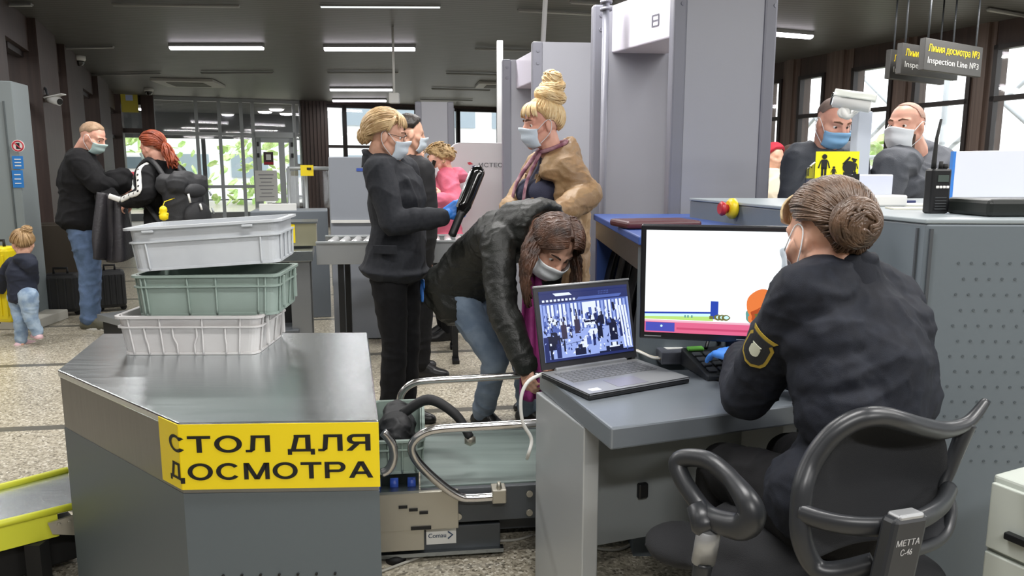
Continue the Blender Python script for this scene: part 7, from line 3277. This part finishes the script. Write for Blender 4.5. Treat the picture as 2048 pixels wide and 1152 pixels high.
# the jackets the two of them hold
JK2 = mat('black_leatherette', '2b2a2d', 0.5, col2='343237', nscale=6, bump=0.25, bscale=60)
t = thing('held_jacket', 'long dark jacket held between the man and the red-haired woman', 'jacket', P(232, 515, 6.3))
m = MB()
ta_, tb2, tc2, td2 = P(203, 385, 6.2), P(250, 395, 6.25), P(262, 512, 6.2), P(192, 515, 6.15)


def hang(u, v):
    top_ = ta_.lerp(tb2, u)
    bot_ = td2.lerp(tc2, u)
    p = top_.lerp(bot_, v)
    return p + V((0.25, -1, 0)) * (0.05 * sin(u * 9 + v * 2) * (0.4 + v) + 0.03 * sin(u * 17 + 1)) - ZUP * 0.05 * sin(u * pi) * v


m.grid(hang, 30, 26)
m.thicken(0.03)
obj('body', m, JK2, t)
sc = Sculpt()
sc.ell(P(232, 366, 6.45), (0.13, 0.1, 0.11))
sc.ell(P(246, 352, 6.48), (0.08, 0.08, 0.07))
sc.ell(P(214, 392, 6.3), (0.1, 0.09, 0.08))
add_mesh('hood', sc.mesh('hood', 0.012, 4, wrinkle(0.012, 8, 3)), CLOTH_BLACK, t)
m = MB()
m.tube(smooth_path([P(218, 392, 6.1), P(235, 398, 6.1), P(250, 403, 6.1)], 5), 0.022, 8, flat=(V((0, 1, 0)), 0.5))
obj('striped_cuff', m, PAPER, t)

# ======== toddler
J = stand(-3.78, 5.8, (-0.62, 0.6), 0.545, 0.15, 0.085, step=0.0)
f_, r_ = J['f'], J['r']
b_ = V((-3.78, 5.8, 0))
J['al'] = P(42, 680, 5.82)
J['ar'] = P(75, 664, 5.78)
J['kl'] = P(42, 640, 5.8)
J['kr'] = P(62, 638, 5.76)
J['hl'], J['hr'] = P(36, 592, 5.86), P(56, 592, 5.76)
J['sl'], J['sr'] = P(24, 528, 5.88), P(60, 528, 5.74)
J['nk'] = P(45, 512, 5.8)
J['waist'] = P(43, 562, 5.82)
J['el'], J['wl'] = P(8, 548, 5.92), P(2, 580, 6.0)
J['er'], J['wr'] = P(66, 560, 5.86), P(52, 568, 6.05)
H = Head(P(46, 488, 5.82), (-0.55, 0.75, -0.15), k=0.86)
kid = person(J, H, 'toddler in navy top and pale jeans with fair topknot, back turned', V((-3.78, 5.8, 0)), k=0.62, voxel=0.007, feet=dict(l=f_, r=f_), neck_r=0.05, cat='child')
garment(kid, 'hooded_top', mat('toddler_navy', '1f2536', 0.8, bump=0.2, bscale=300), J, ('torso', 'arms'), 0.016, 0.008, 4, wrinkle(0.006, 10, 3), 0.62, 1.15, False, bottom=-0.1, extra=lambda sc: sc.ell(J['nk'] - f_ * 0.05 - ZUP * 0.02, (0.08, 0.07, 0.05)))
garment(kid, 'jeans', mat('pale_denim', '7f97b4', 0.85, col2='a8bccf', nscale=16, bump=0.2, bscale=300), J, ('legs',), 0.012, 0.008, 4, wrinkle(0.006, 10, 5), 0.62, 1.15, False, cuff=0.045)
PK = mat('pink_sneaker', 'd6b3b8', 0.5)
shoe(kid, J['al'] + ZUP * 0.0, (0.2, 0.5, 0), PK, 0.62, sole=PAPER)
shoe(kid, J['ar'] + ZUP * 0.0, (-0.6, 0.5, 0), PK, 0.62, sole=PAPER)
FH = hair_mat('toddler_fair_hair', '8a6c48', 'b5966c')
hair = hair_cap(kid, H, FH, 0.018, line=lambda az: hairline(az, 0.7, -0.2, -0.8, 0.3), groove=0.001, seed=7, rough=0.002)
strands(hair, pulled_back(H, dir_ae(pi, 0.9), 110, 0.018, hairline, 31, 0.006), 0.006, FH)
bun(hair, scalp_d(H, dir_ae(2.6, 0.95), 0.03), H.M @ V((0, -0.5, 1)), 0.042, FH, n=24, seed=32)

# ======== dark-haired man in black suit behind the officer
J = stand(-0.66, 4.95, (0.85, 0.5), 1.0, 0.185, 0.09)
J['sr'] = P(846, 338, 4.8)
J['er'] = P(858, 440, 4.8)
J['wr'] = P(853, 520, 4.85)
J['wl'] = J['el'] + V((0.1, 0.0, -0.24))
H = Head(P(820, 268, 4.95), (0.9, 0.4, -0.12), k=1.0)
J['nk'] = P(812, 315, 4.95)
fo = J['f']
suit = person(J, H, 'dark-haired man in black suit standing behind the woman officer', (-0.66, 4.95, 0), voxel=0.009, feet=dict(l=fo, r=(1, -0.1, 0)),
              hand_args=dict(r=dict(d=(0.1, 0.0, -1), n_=(0.3, -0.9, 0)), l=dict(d=(0.2, 0, -1), n_=(0.3, 0.9, 0), side=-1)))
mask(suit, H, MASKB, loops=False)
garment(suit, 'suit_jacket', mat('black_suit', '17181c', 0.7), J, ('torso', 'arms'), 0.02, 0.011, 5, wrinkle(0.007, 7, 51), bottom=-0.1)
garment(suit, 'trousers', CLOTH_BLACK, J, ('legs',), 0.016, 0.011, 4, wrinkle(0.006, 7, 52), cuff=0.065)
shoe(suit, J['al'], fo, SHOEBLACK, 1.0)
shoe(suit, J['ar'], (1, -0.1, 0), SHOEBLACK, 1.0)
hair_cap(suit, H, hair_mat('near_black_hair', '171311', '2b221d', 0.5), 0.016, line=lambda az: hairline(az, 0.7, 0.05, -0.5, 0.4), rough=0.004, seed=9)

# ======== woman in pink with a drink
J = stand(-0.55, 6.05, (-0.9, -0.3), 0.93, 0.16, 0.09)
J['el'] = P(912, 410, 5.8)
J['wl'] = P(882, 398, 5.72)
J['er'] = P(868, 415, 6.2)
J['wr'] = P(868, 372, 6.02)
H = Head(P(880, 325, 5.98), (-0.85, -0.35, -0.35), k=1.0)
J['nk'] = P(896, 352, 6.02)
fo = J['f']
pink = person(J, H, 'woman with curly fair hair in pink jacket looking at her hands', (-0.55, 6.05, 0), skin=SKIN2, k=0.93, female=True, voxel=0.008, feet=dict(l=fo, r=fo), bulk=1.1,
              hand_args=dict(l=dict(d=(-0.8, 0.1, 0.5), n_=(-0.2, -0.9, 0.2)), r=dict(d=(-0.2, 0, 1), n_=(0.8, 0.5, 0))))
face_parts(pink, H)
mask(pink, H, MASKW, loops=False)
garment(pink, 'pink_jacket', mat('pink_fleece', 'cf5f74', 0.8, col2='d9708a', nscale=10, bump=0.2, bscale=120), J, ('torso', 'arms'), 0.028, 0.011, 5, wrinkle(0.014, 8, 61), 0.93, 1.1, True, bottom=-0.16, bust=0.07,
        extra=lambda sc: [sc.ell(J['nk'] - fo * 0.06 - ZUP * 0.0, (0.11, 0.09, 0.07))])
garment(pink, 'trousers', CLOTH_BLACK, J, ('legs',), 0.014, 0.011, 4, wrinkle(0.005, 7, 62), 0.93, 1.1, True)
for s_ in 'lr':
    shoe(pink, J['a' + s_], fo, SHOEBLACK, 0.92)
CU = hair_mat('curly_fair_hair', '8b7048', 'b89a6c', 0.6)
hair = hair_cap(pink, H, CU, 0.03, line=lambda az: hairline(az, 0.7, -0.2, -0.6, 0.3), rough=0.012, seed=11)
rnd = random.Random(41)
ln = []
for i in range(90):
    az, el = rnd.uniform(-pi, pi), rnd.uniform(-0.2, 1.4)
    if abs(az) < 0.9 and el < 0.7:
        continue
    q = scalp(H, az, el, 0.032)
    x_ = (q - H.c).normalized().orthogonal().normalized()
    y_ = (q - H.c).normalized().cross(x_)
    ln.append([q + (x_ * cos(j) + y_ * sin(j)) * 0.012 + (q - H.c).normalized() * 0.003 * j for j in range(6)])
strands(hair, ln, 0.005, CU, name='curls')
m = MB()
q = P(862, 338, 5.9)
m.box(q, (0.03, 0.075, 0.14), Matrix.Rotation(0.3, 3, 'Z') @ Matrix.Rotation(0.35, 3, 'Y'), bev=0.006)
single('mobile_phone', m, BLACKGLOSS, 'dark phone held up by the woman in pink', 'phone')

# fair head seen between the man in black suit and the woman in pink
J = stand(-0.9, 6.9, (0.2, 0.95), 0.9, 0.16, 0.09)
H = Head(P(832, 306, 6.9), (0.3, 0.9, -0.2), k=0.98)
J['nk'] = H.c + V((0, -0.01, -0.13))
p_ = person(J, H, 'fair-haired person mostly hidden between the suited man and pink woman', (-0.9, 6.9, 0), k=0.9, female=True, voxel=0.012, feet=dict(l=J['f'], r=J['f']))
garment(p_, 'jumper', mat('beige_knit', 'a08b74', 0.8), J, ('torso', 'arms'), 0.02, 0.014, 4, None, 0.9, 1.0, True)
garment(p_, 'trousers', CLOTH_BLACK, J, ('legs',), 0.014, 0.014, 4, None, 0.9, 1.0, True)
hair_cap(p_, H, CU, 0.016, line=lambda az: hairline(az, 0.7, -0.2, -0.8, 0.3), rough=0.002, seed=13)

# ======== two men at the far side of the scanner
J = stand(1.6, 3.92, (0.25, -0.97), 1.0, 0.19, 0.095)
H = Head(P(1668, 244, 3.82), (0.18, -0.9, -0.42), k=1.0)
J['nk'] = P(1652, 306, 3.88)
J['sl'], J['sr'] = P(1702, 318, 3.9), P(1598, 318, 3.92)
J['er'] = P(1585, 400, 3.9)
J['el'] = P(1722, 400, 3.86)
J['wr'] = J['er'] + V((0.12, -0.1, -0.2))
J['wl'] = J['el'] + V((-0.1, -0.1, -0.2))
fo = J['f']
mb = person(J, H, 'close-cropped man in dark jacket with sky blue mask behind the scanner', (1.6, 3.92, 0), skin=SKIN2, voxel=0.0075, feet=dict(l=fo, r=fo), neck_r=0.06)
face_parts(mb, H)
mask(mb, H, MASKC, low=0.004)
jm = garment(mb, 'dark_jacket', mat('slate_jacket', '43474f', 0.7, bump=0.15, bscale=200), J, ('torso', 'arms'), 0.026, 0.01, 5, wrinkle(0.009, 8, 71), 1.0, 1.1, False, bottom=-0.1,  # jacket grey raised too, painting in the light from the windows
             extra=lambda sc: sc.chain([J['nk'] + (V((cos(a), sin(a), 0)) * 0.082) + ZUP * 0.01 for a in [radians(-40 + 26 * i) for i in range(11)]], [0.02] * 11, 8))
garment(mb, 'trousers', CLOTH_BLACK, J, ('legs',), 0.016, 0.012, 4, None)
for s_ in 'lr':
    shoe(mb, J['a' + s_], fo, SHOEBLACK, 1.0)
m = MB()
m.tube(smooth_path([J['nk'] + V((-0.05, -0.075, 0.0)), J['nk'] + V((0.0, -0.16, -0.12)), J['nk'] + V((0.06, -0.075, 0.0))], 6), 0.003, 6)
obj('lanyard', m, mat('lanyard_grey', '8a8f98', 0.6), mb)
hair_cap(mb, H, hair_mat('cropped_brown_hair', '6b5a50', '84716a', 0.8), 0.003, line=lambda az: hairline(az, 0.85, 0.2, -0.4, 0.6), rough=0.001, seed=15)

J = stand(2.1, 3.98, (-0.55, -0.83), 1.0, 0.2, 0.1)
H = Head(P(1808, 250, 3.85), (-0.83, -0.55, 0.0), k=1.06)
J['nk'] = P(1822, 300, 3.92)
J['sr'], J['sl'] = P(1778, 332, 3.72), P(1880, 330, 4.0)
J['er'] = P(1765, 405, 3.7)
J['el'] = P(1900, 410, 3.95)
J['wr'] = J['er'] + V((0.0, -0.1, -0.22))
J['wl'] = J['el'] + V((-0.1, -0.1, -0.2))
fo = J['f']
bm2 = person(J, H, 'bald bearded man in black hoodie with white mask behind the scanner', (2.1, 3.98, 0), skin=SKIN2, voxel=0.0075, feet=dict(l=fo, r=fo), neck_r=0.068, bulk=1.15)
face_parts(bm2, H)
mask(bm2, H, MASKW)
garment(bm2, 'hoodie', mat('lightened_black_fleece', '54575e', 0.8, bump=0.2, bscale=200), J, ('torso', 'arms'), 0.028, 0.01, 5, wrinkle(0.01, 8, 81), 1.0, 1.18, False, bottom=-0.1,  # black fleece coloured lighter to stand in for bright window light
        extra=lambda sc: [sc.ell(J['nk'] - fo * 0.07 + ZUP * 0.0, (0.13, 0.1, 0.07)), sc.ell(J['nk'] - fo * 0.1 - ZUP * 0.04, (0.14, 0.1, 0.08))])
garment(bm2, 'trousers', CLOTH_BLACK, J, ('legs',), 0.016, 0.012, 4, None)
for s_ in 'lr':
    shoe(bm2, J['a' + s_], fo, SHOEBLACK, 1.0)
BEARD = hair_mat('dark_beard', '3a2c24', '5a463a', 0.8)
m = MB()


def beard(u, v):
    a = radians(-88 + 176 * u)
    z = -0.03 - 0.095 * v - 0.012 * (1 - abs(cos(a)))
    return H.w((0.066 * sin(a) * (1 - 0.12 * v), 0.016 + 0.073 * max(0, cos(a)) ** 0.8 - 0.01 * v, z)) + V((0, 0, 0.002 * noise.noise(V((u * 30, v * 30, 0)))))


m.grid(beard, 30, 14)
m.thicken(0.01)
obj('beard', m, BEARD, bm2)
hair_cap(bm2, H, hair_mat('shaved_stubble', 'a98878', 'b89585', 0.7), 0.0006, line=lambda az: hairline(az, 0.95, 0.15, -0.4, 0.7), seed=16)

bm2.location += V((0.07, 0.12, 0))

# ======== two passengers far behind, seen past the large arch
for px, D, lab, coat_c, cap_c in ((1541, 7.2, 'far passenger in cream coat and red headscarf beside the large arch', 'd8cdb8', 'b82a3c'), (1573, 7.9, 'far passenger in grey coat standing behind the red headscarf', '8c8583', '5a463c')):
    x_ = (px - 1024) / 1500 * D
    J = stand(x_, D, (0.3, -0.9), 0.93, 0.16, 0.09)
    H = Head(J['nk'] + V((0, -0.02, 0.135)), (0.4, -0.9, -0.2), k=0.97)
    p_ = person(J, H, lab, (x_, D, 0), k=0.93, female=True, voxel=0.012, feet=dict(l=J['f'], r=J['f']))
    garment(p_, 'coat', mat('coat_' + coat_c, coat_c, 0.8), J, ('torso', 'arms'), 0.035, 0.014, 4, wrinkle(0.01, 8, 3), 0.93, 1.1, True, bottom=-0.3)
    garment(p_, 'trousers', CLOTH_BLACK, J, ('legs',), 0.014, 0.014, 4, None, 0.93, 1.0, True)
    hair_cap(p_, H, mat('scarf_' + cap_c, cap_c, 0.8), 0.022, name='headscarf' if cap_c[0] == 'b' else 'hair', line=lambda az: hairline(az, 0.6, -0.4, -0.8, 0.1), seed=3)
# ------------------------------------------------------------------ operator's swivel chair
CHP = mat('chair_plastic', '2b2d30', 0.35)
MESHF = mat('chair_mesh', '24262a', 0.85, bump=0.6, bscale=1500)


def K(cx, cy, D):
    """point given in the measured close-up of the chair"""
    return P(1330 + cx / 3.057, 780 + cy / 3.057, D)


seat_c = V((pel.x - 0.02, pel.y - 0.02, 0.0))
t = thing('office_chair', 'black swivel office chair with curved open back under the operator', 'chair', V((0.66, 1.56, 0)))
LD_, CD_, RD_ = 1.32, 1.24, 1.42
fr = [K(1960, 70, 1.50), K(1850, 200, 1.46), K(1700, 245, 1.42), K(1560, 225, 1.38), K(1440, 190, 1.35), K(1340, 165, 1.34), K(1240, 165, 1.33), K(1140, 195, 1.33), K(1040, 260, 1.33), K(950, 360, 1.33), K(885, 470, 1.325), K(845, 590, 1.31), K(830, 720, 1.30),
      K(828, 850, 1.29), K(850, 960, 1.285), K(900, 1060, 1.28), K(970, 1110, 1.27), K(1100, 1105, 1.26), K(1280, 1060, 1.245)]
m = MB()
pth = smooth_path(fr, 6)
m.tube(pth, [0.009 + 0.0105 * min(1, i / 14) for i in range(len(pth))], 12)
rt = [K(1850, 205, 1.46), K(1800, 330, 1.455), K(1740, 480, 1.45), K(1700, 600, 1.44), K(1745, 690, 1.42), K(1745, 780, 1.40), K(1710, 880, 1.37), K(1630, 945, 1.33), K(1510, 985, 1.28)]
pth = smooth_path(rt, 6)
m.tube(pth, [0.017 - 0.006 * min(1, i / 20) for i in range(len(pth))], 12)
back = obj('back_frame', m, CHP, t)
m = MB()
bar = [K(832, 752, 1.29), K(980, 800, 1.265), K(1150, 830, 1.245), K(1330, 835, 1.235), K(1480, 815, 1.24), K(1600, 770, 1.28), K(1690, 700, 1.35), K(1735, 610, 1.41)]
m.tube(smooth_path(bar, 6), 0.0185, 12, flat=(V((0, 1, 0)), 0.6))
obj('lumbar_bar', m, CHP, back)
# mesh panel stretched in the frame
lft = [K(1250, 175, 1.335), K(1040, 270, 1.335), K(890, 480, 1.33), K(850, 620, 1.315), K(845, 850, 1.295), K(900, 1040, 1.285)]
rgt = [K(1440, 200, 1.352), K(1690, 265, 1.42), K(1720, 480, 1.445), K(1690, 620, 1.44), K(1735, 790, 1.40), K(1640, 930, 1.33)]
ls_, rs_ = smooth_path(lft, 6), smooth_path(rgt, 6)


def mesh_f(u, v):
    i = min(len(ls_) - 1, int(round(v * (len(ls_) - 1))))
    a, b = ls_[i], rs_[i]
    return a.lerp(b, u) + V((0, 0.035 * sin(pi * u), 0))


m = MB()
m.grid(mesh_f, 20, len(ls_) - 1)
m.thicken(0.003)
obj('back_mesh', m, MESHF, t)
# back post and its plate
m = MB()
c0, c1 = K(1470, 770, 1.215), K(1385, 1150, 1.2)
pd_ = (c1 - c0).normalized()
px_ = V((0.96, 0.28, 0)).normalized()
py_ = pd_.cross(px_).normalized()
PM = Matrix((px_, py_, pd_)).transposed()
m.box(c0.lerp(c1, 0.6), (0.072, 0.034, (c1 - c0).length * 1.25), PM, bev=0.008)
m.tube(smooth_path([c1 + pd_ * 0.02, c1 + pd_ * 0.1 + V((0, 0.06, 0)), V((0.66, 1.5, 0.44))], 5), 0.028, 10)
post = obj('back_post', m, CHP, t)
m = MB()
m.box(c0 - pd_ * 0.002, (0.052, 0.03, 0.012), PM, bev=0.004)
obj('post_cap', m, mat('chair_silver', 'a9abad', 0.35, 0.5), post)
m = MB()
tn = py_ if py_.y < 0 else -py_
to = c0 + pd_ * 0.045 + tn * 0.0178
text(m, 'МЕТТА', to - px_ * 0.024, px_, -pd_, 0.011, mat('chair_letters', 'c8c8c8', 0.5), 0.015, 0.048)
text(m, 'С-46', to + pd_ * 0.017 - px_ * 0.012, px_, -pd_, 0.011, _M['chair_letters'], 0.015, 0.024)
obj('lettering', m, None, post)
# arm ring with silver upright
ring = [K(75, 450, 1.58), K(130, 415, 1.57), K(260, 430, 1.53), K(370, 510, 1.49), K(450, 600, 1.45), K(510, 690, 1.42), K(530, 770, 1.41), K(480, 830, 1.42), K(380, 820, 1.45), K(270, 770, 1.49), K(180, 660, 1.53), K(110, 550, 1.56)]
rpth = smooth_path(ring, 5, True)
m = MB()
m.tube(rpth, [0.02 + 0.009 * max(0, sin(2 * pi * (i / len(rpth) - 0.3))) for i in range(len(rpth))], 14, True)
m.tube([K(190, 700, 1.51), K(250, 830, 1.48), K(270, 870, 1.47)], [0.022, 0.032, 0.024], 12)
arm = obj('armrest', m, CHP, t)
m = MB()
a0, a1 = K(272, 850, 1.47), K(235, 1050, 1.49)
m.tube([a0, a1], 0.026, 14, flat=(V((0, 1, 0)), 0.6))
obj('armrest_post', m, _M['chair_silver'], arm)
m = MB()
m.tube(smooth_path([a1, a1 - ZUP * 0.06, a1 - ZUP * 0.1 + V((0.05, 0, 0)), V((0.58, 1.56, 0.44))], 5), 0.02, 10)
obj('armrest_arm', m, CHP, t)
# right armrest, on the far side
m = MB()
off_ = V((0.42, 0.16, 0))
m.tube([p + off_ for p in rpth], 0.0155, 12, True)
m.tube([a0 + off_, a1 + off_, a1 + off_ - ZUP * 0.1, V((0.72, 1.6, 0.44))], 0.018, 10)
obj('armrest', m, CHP, t)
sc = Sculpt()
sq = V((0.655, 1.66, 0.455))
for x in (-0.17, 0, 0.17):
    for y in (-0.17, 0, 0.17):
        sc.ell(sq + f0 * y + rr_ * x, (0.1, 0.1, 0.04))
sc.loft([(sq + ZUP * z, rr_ * w_, f0 * w_) for z, w_ in ((-0.03, 0.21), (0.0, 0.235), (0.025, 0.22))])
add_mesh('seat', sc.mesh('seat', 0.012, 5), mat('seat_fabric', '1d1e21', 0.85, bump=0.3, bscale=500), t)
m = MB()
m.cyl(V((0.655, 1.66, 0.08)), V((0.655, 1.66, 0.42)), 0.028)
m.box(V((0.655, 1.66, 0.41)), (0.2, 0.16, 0.04), 0.3, bev=0.01)
obj('gas_lift', m, BLACK, t)
for k in range(5):
    a = 2 * pi * k / 5 + 0.5
    m = MB()
    e = V((0.655 + 0.28 * cos(a), 1.66 + 0.28 * sin(a), 0.075))
    m.tube([V((0.655, 1.66, 0.1)), e], [0.028, 0.018], 10)
    lg = obj('base_leg', m, CHP, t)
    m = MB()
    m.tube([e - V((-sin(a), cos(a), 0)) * 0.02 - ZUP * 0.048, e + V((-sin(a), cos(a), 0)) * 0.02 - ZUP * 0.048], 0.027, 14)
    obj('caster', m, RUBBER, lg)
